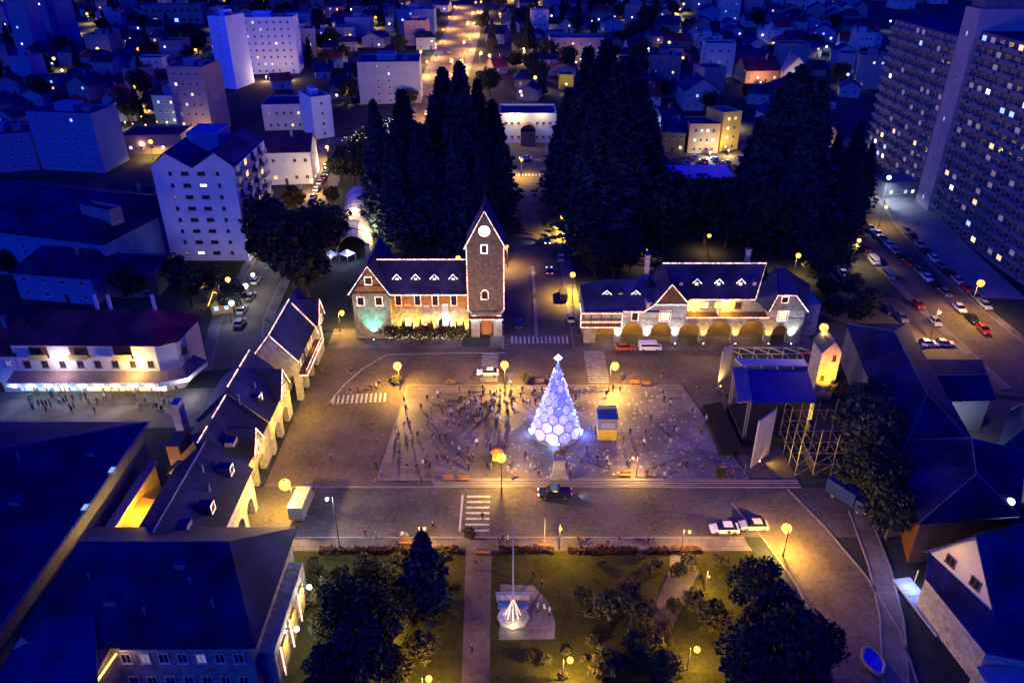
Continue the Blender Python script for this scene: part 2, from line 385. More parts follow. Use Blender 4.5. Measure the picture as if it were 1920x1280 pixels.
# low clipped hedge and wall at the park edge
hedgeM = M('hedge_leaves', (.05, .03, .018), .9, .5, 1.5, .8, two=(.09, .04, .02))
for i, (x0, x1) in enumerate(((-27.5, -7.6), (-1.8, 6), (8, 18), (19.5, 27))):
    m = MB(); r2 = random.Random(i); n = int((x1 - x0) * 34)
    for k in range(n):
        c = Vector((r2.uniform(x0, x1), r2.uniform(81.6, 82.6), r2.uniform(.1, .95))); s = r2.uniform(.12, .26)
        a = Vector((r2.uniform(-1, 1), r2.uniform(-1, 1), r2.uniform(-1, 1))).normalized(); b = a.orthogonal().normalized()
        m.poly([c + a * s, c + b * s, c - a * s, c - b * s])
    m.box(x0, x1, 81.8, 82.4, 0, .75)
    o = m.build('hedge', hedgeM)
    tag(o, ['clipped reddish hedge left of the park path beside the front road', 'short clipped hedge just right of the park path', 'clipped hedge in the middle of the park edge below the dark pickup', 'clipped hedge at the right end of the park edge'][i], 'hedge', 'hedges along the park edge')
# ================================================================== BUILDING KIT
WCACHE = {}
def winmesh(w, h, pane, frame, bars=1):
    k = (round(w, 2), round(h, 2), pane.name, frame.name, bars)
    if k not in WCACHE:
        m = MB(); t = min(.12, w * .1)
        m.box(-w / 2, w / 2, -.07, .05, 0, t); m.box(-w / 2, w / 2, -.07, .05, h - t, h)
        m.box(-w / 2, -w / 2 + t, -.065, .05, t, h - t); m.box(w / 2 - t, w / 2, -.065, .05, t, h - t)
        if bars: m.box(-t * .3, t * .3, -.05, .03, t, h - t)
        m.box(-w / 2 + t, w / 2 - t, -.02, .04, t, h - t, 1)
        m.box(-w / 2 - .08, w / 2 + .08, -.14, .03, -.1, -.003)
        WCACHE[k] = m.mesh('window', [frame, pane])
    return WCACHE[k]
def window(parent, x, y, z, face, w, h, pane=GLASS, frame=FRAME, bars=1):
    """x,y,z in the parent's frame: middle of the sill; face: the wall's outward turn (0 looks to -y)"""
    return put('window', winmesh(w, h, pane, frame, bars), parent, (x, y, z), face)
PANES = [GLASS] * 10 + [GL_DIM] * 3 + [GL_WARM, GL_COOL]
def pick(rng, lit, pal=(GL_WARM, GL_COOL, GL_WHITE, GL_DIM)):
    return rng.choice(pal) if rng.random() < lit else GLASS
def block(name, label, loc, rz, w, d, h, nf, nc, ns, wall=WHITE2, roof=CONC_D, lit=.1, seed=1, group=None, ww=1.1, wh=1.2, sides='r', parapet=.7, pent=True, cat='building', margin=1.2, base=0.0, pal=(GL_WARM, GL_COOL, GL_WHITE, GL_DIM), balc=False, frame=FRAME, cols=None):
    """flat-roofed block, local frame: front along +x at y=0 looking to -y"""
    rng = random.Random(seed); t = thing(name, label, cat, loc, rz, group)
    MB().box(0, w, 0, d, -3, h).build('wall', wall, t, world=False)
    r = MB(); r.box(.25, w - .25, .25, d - .25, h, h + .08).build('roof', roof, t, world=False)
    p = MB(); p.box(0, w, 0, .25, h, h + parapet).box(0, w, d - .25, d, h, h + parapet).box(0, .25, .25, d - .25, h, h + parapet).box(w - .25, w, .25, d - .25, h, h + parapet)
    p.build('parapet', wall, t, world=False)
    if pent:
        m = MB().box(w * .3, w * .6, d * .35, d * .75, h + .08, h + 2.6); m.build('stair_housing', wall, t, world=False)
        MB().box(w * .7, w * .82, d * .4, d * .6, h + .08, h + 1.5).build('water_tank', CONC, t, world=False)
    fh = (h - base) / nf
    for f in range(nf):
        z = base + f * fh + fh * .3
        for c in range(nc):
            if cols and c not in cols: continue
            x = margin + (w - 2 * margin) * (c + .5) / nc
            window(t, x, 0, z, 0, ww, wh, pick(rng, lit, pal), frame)
            if balc and c % 2 == 0:
                put('balcony', balcmesh(ww * 1.7), t, (x, 0, z - .25), 0)
        for c in range(ns):
            y = margin + (d - 2 * margin) * (c + .5) / ns
            if 'r' in sides: window(t, w, y, z, pi / 2, ww, wh, pick(rng, lit, pal), frame)
            if 'l' in sides: window(t, 0, y, z, -pi / 2, ww, wh, pick(rng, lit, pal), frame)
    return t
def balcmesh(w):
    k = ('balc', round(w, 1))
    if k not in WCACHE:
        WCACHE[k] = MB().box(-w / 2, w / 2, -1.2, -.01, -.12, .02).box(-w / 2, w / 2, -1.2, -1.12, .02, .95).box(-w / 2, -w / 2 + .07, -1.12, -.01, .02, .95).box(w / 2 - .07, w / 2, -1.12, -.01, .02, .95).mesh('balcony', [CONC])
    return WCACHE[k]
def gable_roof(x0, x1, y0, y1, ze, zr, axis='x', over=.5, th=.25):
    """two roof plates meeting at a ridge"""
    m = MB()
    if axis == 'x':
        ym = (y0 + y1) / 2; s = (zr - ze) / (ym - y0); zo = ze - s * over; a, b = x0 - over, x1 + over
        m.slab([(a, y0 - over, zo), (b, y0 - over, zo), (b, ym, zr), (a, ym, zr)], th)
        m.slab([(b, y1 + over, zo), (a, y1 + over, zo), (a, ym, zr), (b, ym, zr)], th)
    else:
        xm = (x0 + x1) / 2; s = (zr - ze) / (xm - x0); zo = ze - s * over; a, b = y0 - over, y1 + over
        m.slab([(x0 - over, b, zo), (x0 - over, a, zo), (xm, a, zr), (xm, b, zr)], th)
        m.slab([(x1 + over, a, zo), (x1 + over, b, zo), (xm, b, zr), (xm, a, zr)], th)
    return m
def hip_roof(x0, x1, y0, y1, ze, zr, inset, axis='x', over=.5):
    x0 -= over; x1 += over; y0 -= over; y1 += over; m = MB()
    A, B, C, D = (x0, y0, ze), (x1, y0, ze), (x1, y1, ze), (x0, y1, ze)
    if axis == 'x':
        ym = (y0 + y1) / 2; P, Q = (x0 + inset, ym, zr), (x1 - inset, ym, zr)
        m.poly([A, B, Q, P]).poly([B, C, Q]).poly([C, D, P, Q]).poly([D, A, P])
    else:
        xm = (x0 + x1) / 2; P, Q = (xm, y0 + inset, zr), (xm, y1 - inset, zr)
        m.poly([A, B, P]).poly([B, C, Q, P]).poly([C, D, Q]).poly([D, A, P, Q])
    dz = .25; lo = [(p[0], p[1], ze - dz) for p in (A, B, C, D)]
    for (a, b), (c, d) in zip(((A, B), (B, C), (C, D), (D, A)), ((0, 1), (1, 2), (2, 3), (3, 0))): m.poly([lo[c], lo[d], b, a])
    m.poly(lo[::-1]); return m
def gable_wall(m, x0, x1, y0, y1, z0, ze, zr, axis='x', mi=0):
    m.box(x0, x1, y0, y1, z0, ze, mi)
    if axis == 'x':
        ym = (y0 + y1) / 2
        for x, s in ((x0, 1), (x1, -1)):
            m.poly([(x, y0, ze), (x, ym, zr - .27), (x, y1, ze)][::s], mi)
    else:
        xm = (x0 + x1) / 2
        for y, s in ((y0, 1), (y1, -1)):
            m.poly([(x0, y, ze), (x1, y, ze), (xm, y, zr - .27)][::s], mi)
    return m
def house(name, label, loc, rz, w, d, ze, zr, axis='x', wall=WHITE2, roof=SLATE, nc=3, nf=1, lit=.2, seed=1, group=None, hip=0, chim=True, cat='house', pal=(GL_WARM, GL_COOL, GL_WHITE, GL_DIM), sidewin=2, over=.5):
    rng = random.Random(seed); t = thing(name, label, cat, loc, rz, group)
    if hip:
        MB().box(0, w, 0, d, -3, ze).build('wall', wall, t, world=False)
        hip_roof(0, w, 0, d, ze, zr, hip, axis, over).build('roof', roof, t, world=False)
    else:
        gable_wall(MB(), 0, w, 0, d, -3, ze, zr, axis).build('wall', wall, t, world=False)
        gable_roof(0, w, 0, d, ze, zr, axis, over).build('roof', roof, t, world=False)
    if chim:
        cx, cy = (w * .7, d * .4) if axis == 'x' else (w * .38, d * .65)
        MB().box(cx - .4, cx + .4, cy - .4, cy + .4, ze, zr + 1.0).box(cx - .5, cx + .5, cy - .5, cy + .5, zr + 1.003, zr + 1.2).build('chimney', CONC, t, world=False)
    fh = ze / nf
    for f in range(nf):
        for c in range(nc):
            x = w * (c + .5) / nc
            if f == 0 and c == nc // 2 and nf * nc > 2:
                MB().box(x - .5, x + .5, -.06, .03, 0, 2.1).build('door', WOOD_D, t, world=False); continue
            window(t, x, 0, f * fh + fh * .33, 0, min(1.2, w / nc * .5), min(1.3, fh * .45), pick(rng, lit, pal))
        for c in range(sidewin):
            window(t, w, d * (c + .5) / sidewin, f * fh + fh * .33, pi / 2, 1.0, min(1.3, fh * .45), pick(rng, lit, pal))
    return t
def front(pl, pr):
    """front base line from two pixels -> place, turn, width"""
    a, b = G(*pl), G(*pr); d = b - a
    return Vector((a.x, a.y, min(a.z, b.z))), atan2(d.y, d.x), d.to_2d().length
def ztop(pl, top):
    a = G(*pl); return V(pl[0], top, a.y).z - a.z
def arch_wall(m, f, u0, u1, z0, z1, openings, thick, n=8, mi=0):
    """wall with round-headed openings. f(u, v, z) -> point; openings: (uc, width, spring height)"""
    u = u0
    for uc, w_, hs in sorted(openings):
        a, b = uc - w_ / 2, uc + w_ / 2; r = w_ / 2; ry = min(r, z1 - .35 - hs)
        for v in (0, thick):
            q = lambda *p: m.poly([f(x, v, z) for x, z in (p if v == 0 else p[::-1])], mi)
            if a > u + .01: q((u, z0), (a, z0), (a, z1), (u, z1))
            arc = [(uc - r * cos(pi * k / n), hs + ry * sin(pi * k / n)) for k in range(n + 1)]
            for k in range(n): q(arc[k], arc[k + 1], (arc[k + 1][0], z1), (arc[k][0], z1))
        arc = [(a, z0)] + [(uc - r * cos(pi * k / n), hs + ry * sin(pi * k / n)) for k in range(n + 1)] + [(b, z0)]
        for k in range(len(arc) - 1):
            (x0, a0), (x1, a1) = arc[k], arc[k + 1]; m.poly([f(x0, 0, a0), f(x0, thick, a0), f(x1, thick, a1), f(x1, 0, a1)], mi)
        u = b
    if u < u1 - .01:
        for v in (0, thick):
            p = [(u, z0), (u1, z0), (u1, z1), (u, z1)]
            m.poly([f(x, v, z) for x, z in (p if v == 0 else p[::-1])], mi)
    m.poly([f(u0, 0, z1), f(u1, 0, z1), f(u1, thick, z1), f(u0, thick, z1)], mi)
    m.poly([f(u0, 0, z0), f(u0, 0, z1), f(u0, thick, z1), f(u0, thick, z0)], mi); m.poly([f(u1, 0, z0), f(u1, thick, z0), f(u1, thick, z1), f(u1, 0, z1)], mi)
    return m
def lights_run(parent, pts, r=.11, mat=None, name='roofline_lights'):
    return MB().tube(pts, r, 5).build(name, mat or STRING, parent)
def dormer(parent, x, yf, z, w=1.7, h=1.5, depth=3.0, lit=True):
    """gabled roof window looking to -y, world place of its front sill"""
    d = gable_wall(MB(), x - w / 2, x + w / 2, yf, yf + depth, z - 1.0, z + h * .55, z + h, 'y').build('dormer', PURPLE, parent)
    gable_roof(x - w / 2, x + w / 2, yf, yf + depth, z + h * .55, z + h + .1, 'y', .22, .12).build('dormer_roof', SLATE, d)
    o = rootloc(parent)
    put('dormer_window', winmesh(w * .5, h * .5, GL_WHITE if lit else GL_DIM, FRAME), d, (x - o.x, yf - o.y - .02, z - o.z + .05))
    if lit:
        lights_run(d, [(x - w / 2 - .2, yf - .3, z + h * .42), (x, yf - .3, z + h + .12), (x + w / 2 + .2, yf - .3, z + h * .42)], .12, STRING_W, 'dormer_lights')
    return d
def outline(parent, x, y, z, w, h, ax='x', r=.09, mat=None):
    p = [(0, 0), (w, 0), (w, h), (0, h), (0, 0)]
    pts = [((x - w / 2 + a, y, z + b) if ax == 'x' else (x, y - w / 2 + a, z + b)) for a, b in p]
    return lights_run(parent, pts, r, mat, 'window_lights')
FLOODMESH = MB().box(-.2, .2, -.14, .14, 0, .08).box(-.05, .05, -.05, .05, .08, .2).hexa([(-.18, -.12, .2), (.18, -.12, .2), (.18, .14, .2), (-.18, .14, .2), (-.22, -.05, .5), (.22, -.05, .5), (.22, .22, .38), (-.22, .22, .38)]).mesh('floodlight_body', [METAL])
NFL = [0]
def flood(label, loc, target, power, col, angle=95, group='floodlights', key='w', es=6):
    t = thing('floodlight', label, 'floodlight', loc, 0, group)
    d = Vector(target) - Vector(loc); a = atan2(d.y, d.x) - pi / 2
    b = put('housing', FLOODMESH, t, (0, 0, 0), a)
    dd = Vector((d.x, d.y, 0)); dd = dd.normalized() if dd.length > 1e-3 else Vector((0, 1, 0))
    top = Vector(loc) + Vector((0, 0, .52)) + dd * .12
    put('lens', LENS[key], t, (dd.x * .1, dd.y * .1, .47))
    light('SPOT', top + Vector((0, 0, .08)) + dd * .1, power * 2, col, t, .12, 'bulb', target, angle, .8)
    return t
LENS = {k: MB().ball((0, 0, 0), .14, 8).mesh('lens', [lamp_mat(k, c, e)]) for k, c, e in (('w', (.9, .95, 1), 12), ('y', GOLD, 10), ('t', TEAL, 8), ('b', BLUEL, 10), ('o', ORANGE, 8))}
# ================================================================== THE CIVIC SQUARE
def X(px, Y, z=0.0): return (px - 960) * (Y * cos(PITCH) + (HC - z) * sin(PITCH)) / F
def Z(py, Y): return V(960, py, Y).z
fY = lambda y0: (lambda u, v, z: (u, y0 + v, z))        # wall looking to -y
fX = lambda x0: (lambda u, v, z: (x0 - v, u, z))        # wall looking to +x
# ---- town hall
th = thing('town_hall', 'stone town hall with lit gable and steep slate roof joined to clock tower', 'town hall', (-18, 147.6, 0))
TX0, TX1 = -25.6, -9.25
m = arch_wall(MB(), fY(147.6), TX0, TX1, 0, 6.2, [(-22.6, 2.6, 2.6), (-18.6, 3.0, 2.6), (-14.6, 2.6, 2.6), (-11.2, 2.0, 2.6)], .8)
m.box(TX0, TX1, 147.62, 156.4, 6.2, 10.05); m.box(TX0, TX1, 150.2, 156.4, 0, 6.2)
m.build('wall', STONE, th)
MB().box(TX0, TX1, 147.45, 147.6, 6.6, 9.7).build('wooden_storey', WOOD, th)
gable_roof(TX0 - 2, TX1 - .3, 147.6, 156.4, 10.1, 15.5, 'x', .45).build('roof', PURPLE, th)
wg = gable_wall(MB(), -33.4, -25.6, 145.6, 162, 0, 10.6, 16.9, 'y').build('gable_wing', STONE, th)
for k in range(9):
    zz = 10.7 + k * .55; hw = 3.7 * (16.6 - zz) / 6.0
    if hw > .4: MB().box(-29.5 - hw, -29.5 + hw, 145.48, 145.6, zz, zz + .5).build('gable_board', WOOD if k % 3 else WOOD_D, wg)
gable_roof(-33.4, -25.6, 145.6, 162, 10.6, 16.9, 'y', .45).build('gable_roof', PURPLE, th)
lights_run(th, [(X(653, 145, 10.2), 145.0, Z(553, 145)), (X(688, 145, 16.9), 145.0, Z(500, 145)), (X(731, 145, 10.2), 145.0, Z(553, 145)), (TX1, 146.9, Z(553, 146.9))])
lights_run(th, [(X(705, 152, 15.6), 152, 15.62), (TX1, 152, 15.62)], .13)
for px in (745, 780, 815, 850): dormer(th, X(px, 149.6, 12), 149.3, 11.7, 1.5, 1.7, 2.6, True)
o = rootloc(th)
for px in (747, 783, 816, 851):
    x = X(px, 147.4, 8); window(th, x - o.x, 147.43 - o.y, 7.1, 0, 1.15, 2.2, GLASS, FRAME_D); outline(th, x, 147.3, 7.05, 1.3, 2.4)
for px, py, w_, h_ in ((677, 572, 1.25, 1.8), (711, 572, 1.25, 1.8), (691, 533, 1.25, 1.5)):
    p = V(px, py, 145.4); window(th, p.x - o.x, 145.46 - o.y, p.z, 0, w_, h_, GLASS, FRAME_D); outline(th, p.x, 145.36, p.z - .08, w_ + .25, h_ + .2, r=.12)
for px, pane in ((765, GL_YEL), (795, GL_WARM), (835, GL_WHITE), (862, GL_WARM)):
    x = X(px, 150, 2); window(th, x - o.x, 150.15 - o.y, .6, 0, 1.5, 2.6, pane, FRAME_D)
MB().box(-31, -30.2, 152, 152.8, 10, 18.6).box(-31.1, -30.1, 151.9, 152.9, 18.603, 18.8).build('chimney', STONE, th)
for i, (px, top, bot, mt, lab) in enumerate(((800, 572, 606, M('grey_banner', (.42, .36, .3), .8, .2, 1), 'tall grey cloth banner hanging between the town hall arches'),
        (835, 570, 604, M('white_banner', (.75, .72, .7), .8, .1, 1), 'bright white cloth banner hanging right of the grey one on the town hall'),
        (765, 562, 578, M('orange_lit_banner', (.7, .25, .08), .8, .2, 1), 'small orange-lit cloth banner over the yellow-lit town hall arch'))):  # the orange light on this banner is put into its cloth colour
    x = X(px, 147, 5); z1, z0 = Z(top, 147.1), Z(bot, 147.1); bn = thing('banner', lab, 'banner', (x, 147.1, z0), 0, 'banners on the town hall')
    q = MB()
    for k in range(8):
        za, zb = lerp(z0, z1, k / 8), lerp(z0, z1, (k + 1) / 8); ya, yb = 147.08 + .07 * sin(k * 1.1), 147.08 + .07 * sin((k + 1) * 1.1)
        q.hexa([(x - .65, ya, za), (x + .65, ya, za), (x + .65, ya + .03, za), (x - .65, ya + .03, za), (x - .65, yb, zb), (x + .65, yb, zb), (x + .65, yb + .03, zb), (x - .65, yb + .03, zb)])
    q.build('cloth', mt, bn); MB().tube([(x - .75, 147.1, z1 + .05), (x + .75, 147.1, z1 + .05)], .05).build('rod', METAL, bn)
# ---- clock tower
ct = thing('clock_tower', 'tall stone clock tower with glowing dial and light-trimmed gable', 'clock tower', (-5.5, 146, 0))
A, B, ty = -9.2, -1.75, 146.0
ZE, ZR = Z(458, ty), Z(395, ty)
m = MB(); gable_wall(m, A, B, ty, ty + 7.4, 6.0, ZE, ZR, 'y'); m.build('shaft', STONE_T, ct)
m = arch_wall(MB(), fY(ty + .3), A + .4, B - .4, 0, 6.0, [(-5.45, 2.9, 2.8)], 1.0); m.box(A + .4, B - .4, ty + 2.6, ty + 7.2, 0, 5.99); m.build('porch', STONE_L, ct)
gable_roof(A, B, ty, ty + 7.4, ZE, ZR, 'y', .35).build('roof', SLATE, ct)
MB().lathe([(.55, 0), (.35, 1.2), (.1, 2.6), (.03, 4.2)], 8, (-5.45, ty + 3.7, ZR - .3)).build('spire', SLATE, ct)
cz = Z(433, ty); cx = X(908, ty, cz)
cl = MB(); cl.tube([(cx, ty + .02, cz), (cx, ty - .12, cz)], 1.25, 24).build('clock_rim', METAL, ct)
cf = MB().tube([(cx, ty - .1, cz), (cx, ty - .17, cz)], 1.14, 24).build('clock_face', M('clock_face_lit', (.9, .9, .85), .4, .03, 1, emi=(1, .97, .88), es=5), ct)
for k in range(12):
    a = k * pi / 6; c, s = cos(a), sin(a)
    MB().tube([(cx + c * .82, ty - .19, cz + s * .82), (cx + c * 1.0, ty - .19, cz + s * 1.0)], .05, 4).build('hour_mark', METAL, cf)
MB().tube([(cx, ty - .21, cz), (cx + .28, ty - .21, cz + .5)], .06, 4).build('hour_hand', METAL, cf)
MB().tube([(cx, ty - .23, cz), (cx - .5, ty - .23, cz + .65)], .045, 4).build('minute_hand', METAL, cf)
o = rootloc(ct)
p = V(908, 474, ty); window(ct, p.x - o.x, ty - o.y - .02, p.z, 0, 1.0, 1.7, GLASS, FRAME_D); outline(ct, p.x, ty - .12, p.z - .05, 1.2, 1.8, r=.1, mat=M('white_tube_light', (.8, .8, .8), .5, .02, 1, emi=(.95, .97, 1), es=4))
p = V(909, 561, ty); window(ct, p.x - o.x, ty - o.y - .02, p.z, 0, 1.0, 1.7, GLASS, FRAME_D)
lights_run(ct, [(p.x - .75, ty - .12, p.z), (p.x - .75, ty - .12, p.z + 1.6), (p.x - .3, ty - .12, p.z + 2.15), (p.x + .3, ty - .12, p.z + 2.15), (p.x + .75, ty - .12, p.z + 1.6), (p.x + .75, ty - .12, p.z), (p.x - .75, ty - .12, p.z)], .1, None, 'window_lights')
lights_run(ct, [(A - .55, ty - .4, ZE - .95), ((A + B) / 2, ty - .4, ZR), (B + .55, ty - .4, ZE - .95)], .13)
for x in (A - .06, B + .06): lights_run(ct, [(x, ty - .1, ZE - .5), (x, ty - .1, 6.6)], .1)
bz = Z(592, ty)
MB().box(A + .3, B - .3, ty - 1.2, ty, bz - .3, bz - .05).build('balcony_floor', WOOD_D, ct)
for k in range(13):
    x = lerp(A + .45, B - .45, k / 12); MB().box(x - .05, x + .05, ty - 1.15, ty - 1.05, bz - .05, bz + 1.0).build('baluster', WOOD, ct)
MB().box(A + .3, B - .3, ty - 1.2, ty - 1.03, bz + 1.0, bz + 1.12).build('balcony_rail', WOOD, ct)
lights_run(ct, [(A + .1, ty - 1.3, bz - .25), (B - .1, ty - 1.3, bz - .25)], .1); lights_run(ct, [(A - .1, ty - .2, bz + 1.5), (A + .6, ty - .9, bz + 1.2)], .1); lights_run(ct, [(B + .1, ty - .2, bz + 1.5), (B - .6, ty - .9, bz + 1.2)], .1)
MB().box(-6.6, -4.3, ty + 1.4, ty + 1.55, 0, 4.1).build('door', M('lit_door', (.5, .2, .05), .6, .2, 1), ct)
for s in (-1, 1):
    x = -5.45 + s * 2.6
    MB().box(x - .5, x + .5, ty - .1, ty + .3, 4.95, 5.15).build('porch_light', M('blue_white_tube', (.8, .8, .9), .5, .02, 1, emi=(.55, .75, 1), es=5), ct)
    light('POINT', (x, ty - .35, 4.6), 90, (.5, .7, 1), ct, .15)
light('POINT', (-5.45, ty + .9, 4.6), 60, ORANGE, ct, .15)
# ---- east hall with arcade
eh = thing('arcade_hall', 'long stone arcade hall with yellow-lit balcony right of the avenue', 'hall', (38, 143.5, 0)); o = rootloc(eh)
E0, EG0, EG1, EM1, E1 = X(1095, 143.5, 3), X(1208, 143.5, 3), X(1283, 143.5, 3), X(1437, 143.5, 3), X(1503, 143.5, 3)
pillars = [X(px, 143.5, 2) for px in (1110, 1158, 1212, 1265, 1318, 1378, 1440, 1482)]
ops = [((a + b) / 2, (b - a) - 1.5, 2.6) for a, b in zip(pillars[:-1], pillars[1:])]
m = arch_wall(MB(), fY(143.5), E0, E1, 0, 5.9, ops, 1.2, 10); m.build('arcade', STONE, eh)
MB().box(E0 + .1, E1 - .1, 147.3, 147.39, 0, 5.5).build('arcade_back_wall', M('lamplight_ochre', (.30, .19, .05), .85, .3, .5), eh)  # back wall darkened and yellowed in colour to suggest lamplit arches
m = MB(); m.box(E0, E1, 147.4, 157, 0, 5.9); m.box(E0, E1, 144.75, 147.4, 5.5, 5.89)
m.box(E0, EG1, 143.55, 157, 5.9, 7.6); m.box(EG0, EG1, 143.45, 157, 7.6, 9.6); m.box(EG1, EM1 + 1, 146.2, 157, 5.9, 9.4); m.box(EM1, E1, 143.55, 157, 5.9, 7.8)
m.build('wall', STONE_L, eh)
gableM = MB().poly([(EM1, 143.5, 7.8), (E1, 143.5, 7.8), (X(1492, 143.5, 11), 143.5, 11.2), (X(1458, 143.5, 11), 143.5, 11.2)]); gableM.build('pavilion_gable', STONE, eh)
gm = (EG0 + EG1) / 2 + .5
MB().poly([(EG0 + 1.4, 143.4, 9.5), (EG1, 143.4, 9.5), (gm, 143.4, 13.6)]).box(EG0 + 1.4, EG1, 143.38, 143.5, 9.3, 9.5).build('wooden_gable', WOOD_D, eh)
hip_roof(E0 + .3, EG0 + 5, 143.6, 155.4, 7.75, 12.1, 4.6, 'x', .4).build('west_roof', SLATE, eh)
m = MB(); m.slab([(EG0 + .8, 143.0, 8.9), (gm, 143.0, 13.9), (gm, 152, 13.9), (EG0 + .8, 152, 8.9)][::-1], .2); m.slab([(EG1 + .4, 143.0, 8.9), (EG1 + .4, 152, 8.9), (gm, 152, 13.9), (gm, 143.0, 13.9)][::-1], .2); m.build('gable_roof', PURPLE, eh)
RX0, RX1 = X(1242, 151, 15), X(1437, 151, 15)
EX1 = X(1416, 145, 9.5)
m = MB(); m.slab([(gm + 1.5, 144.9, 9.5), (EX1, 144.9, 9.5), (RX1, 151, 15.1), (RX0, 151, 15.1)], .25); m.slab([(RX1, 151, 15.1), (RX1 + 3, 157.4, 9.5), (RX0 - 3, 157.4, 9.5), (RX0, 151, 15.1)], .25)
m.slab([(RX0, 151, 15.1), (RX0 - 3, 157.4, 9.5), (gm - 4.5, 150, 9.7), (gm + 1.5, 144.9, 9.5)], .2); m.build('main_roof', PURPLE, eh)
# pavilion roof, steep, half-hipped, with a big slope to the right
PL, PR = X(1458, 143.3, 11.3), X(1492, 143.3, 11.3); pm = (PL + PR) / 2
m = MB(); m.slab([(EM1 - .4, 143.1, 7.5), (PL, 143.1, 11.35), (pm - .6, 150, 15.0), (EX1 - .3, 146.5, 9.3)][::-1], .2)
m.slab([(PL, 143.1, 11.35), (PR, 143.1, 11.35), (pm + .6, 149, 15.0), (pm - .6, 149, 15.0)], .2)
m.slab([(PR, 143.1, 11.35), (E1 + .5, 143.1, 7.5), (E1 + 5.5, 157, 7.5), (pm + .6, 149, 15.0)], .2); m.slab([(pm - .6, 149, 15), (pm + .6, 149, 15), (E1 + 5.5, 157, 7.5), (RX1 - 1, 157, 7.5)], .2)
m.build('pavilion_roof', SLATE, eh)
MB().box(E1, E1 + 4.5, 147, 157, 0, 7.45).build('side_wing', STONE_L, eh)
lights_run(eh, [(RX0, 150.9, 15.25), (RX1, 150.9, 15.25), (EX1, 144.85, 9.6), (gm + 4.4, 144.85, 9.6)], .13)
lights_run(eh, [(EG1, 143.3, 6.2), (EM1, 143.3, 6.2)], .12)
lights_run(eh, [(X(1205, 143, 7.6), 142.95, Z(586, 143)), (EG0 + 1.6, 142.9, Z(571, 143)), (gm, 142.9, 13.95), (EG1 + .3, 142.9, Z(571, 143)), (EG1 + 1.6, 142.9, Z(585, 143))]); lights_run(eh, [(EG0 + 1.6, 142.9, 9.4), (EG1 + .2, 142.9, 9.4)])
lights_run(eh, [(EM1 - .3, 143, 7.7), (PL, 143, 11.45), (PR, 143, 11.45), (E1 + .4, 143, 7.7)])
lights_run(eh, [(X(1168, 143, 7.6), 143, 7.75), (EG0 - .4, 143, 7.75)])
for px, lit in ((1137, 1), (1163, 0), (1191, 1)): dormer(eh, X(px, 147, 9.7), 146.6, 9.6, 1.5, 1.3, 2.4, lit)
for px, lit in ((1276, 0), (1305, 1), (1346, 1), (1387, 1), (1413, 0)): dormer(eh, X(px, 148, 12), 147.4, 11.6, 1.5, 1.6, 2.6, lit)
# balconies
bx0, bx1 = X(1089, 142.4, 6), X(1166, 142.4, 6); z0, z1 = Z(612, 142.4), Z(590, 142.4)
b = MB().box(bx0, bx1, 142.3, 143.5, z0 - .2, z0).build('corner_balcony', WOOD, eh)
for k in range(15):
    x = lerp(bx0 + .1, bx1 - .1, k / 14); MB().box(x - .06, x + .06, 142.35, 142.47, z0, z0 + 1.0).build('baluster', WOOD, b)
MB().box(bx0, bx1, 142.3, 142.5, z0 + 1.0, z0 + 1.12).build('handrail', WOOD, b)
for k in range(5):
    x = lerp(bx0 + .1, bx1 - .1, k / 4); MB().box(x - .1, x + .1, 142.5, 142.65, z0, z1 + .3).build('post', WOOD_D, b)
for zz in (z0 - .15, z0 + 1.15, z1 + .35): lights_run(b, [(bx0, 142.2, zz), (bx1, 142.2, zz)])
for x in (bx0, bx1): lights_run(b, [(x, 142.2, z0 - .15), (x, 142.2, z1 + .35)])
lights_run(b, [(bx0 - .4, 142.4, z1 + 2.6), (bx0, 142.2, z1 + .3)])
bb = MB().box(EG1, EM1, 143.5, 146.2, 5.95, 6.1).build('long_balcony', WOOD_D, eh)
for k in range(26):
    x = lerp(EG1 + .1, EM1 - .1, k / 25); MB().box(x - .05, x + .05, 143.55, 143.65, 6.1, 6.75).build('baluster', WOOD_D, bb)
for px, w_ in ((1322, 1.6), (1347, 1.6), (1385, 1.4)): window(eh, X(px, 146, 8) - o.x, 146.18 - o.y, 6.9, 0, w_, 1.6, GL_YEL if px < 1360 else GLASS, FRAME_D)
MB().box(X(1345, 146, 8), X(1346.5, 146, 8), 144.0, 146.19, 6.1, 9.3).build('balcony_partition', CREAM, eh)
for px in (1304, 1360): light('POINT', (X(px, 145, 8), 144.9, 8.3), 1300 if px > 1320 else 800, (1, .66, .06), eh, .12)
for px, py, w_, h_, pane in ((1246, 601, 1.9, 2.2, GL_YEL), (1466, 600, 1.7, 2.0, GL_YEL)):
    p = V(px, py, 143.4); window(eh, p.x - o.x, 143.4 - o.y, p.z, 0, w_, h_, pane, FRAME); outline(eh, p.x, 143.25, p.z - .15, w_ + .45, h_ + .3)
p = V(1190, 600, 143.4); window(eh, p.x - o.x, 143.5 - o.y, p.z, 0, 1.1, 1.7, GLASS, FRAME_D); outline(eh, p.x, 143.35, p.z - .1, 1.4, 1.9)
p = V(1471, 567, 143.4); window(eh, p.x - o.x, 143.4 - o.y, p.z, 0, 1.2, 1.2, GLASS, FRAME_D); outline(eh, p.x, 143.3, p.z - .05, 1.4, 1.4, r=.11)
for x, y, h_ in ((X(1212, 152, 13), 152, 16.5), (X(1400, 154, 14), 154, 17)): MB().box(x - .5, x + .5, y - .4, y + .4, 8, h_).box(x - .6, x + .6, y - .5, y + .5, h_ + .003, h_ + .25).build('chimney', STONE_L, eh)
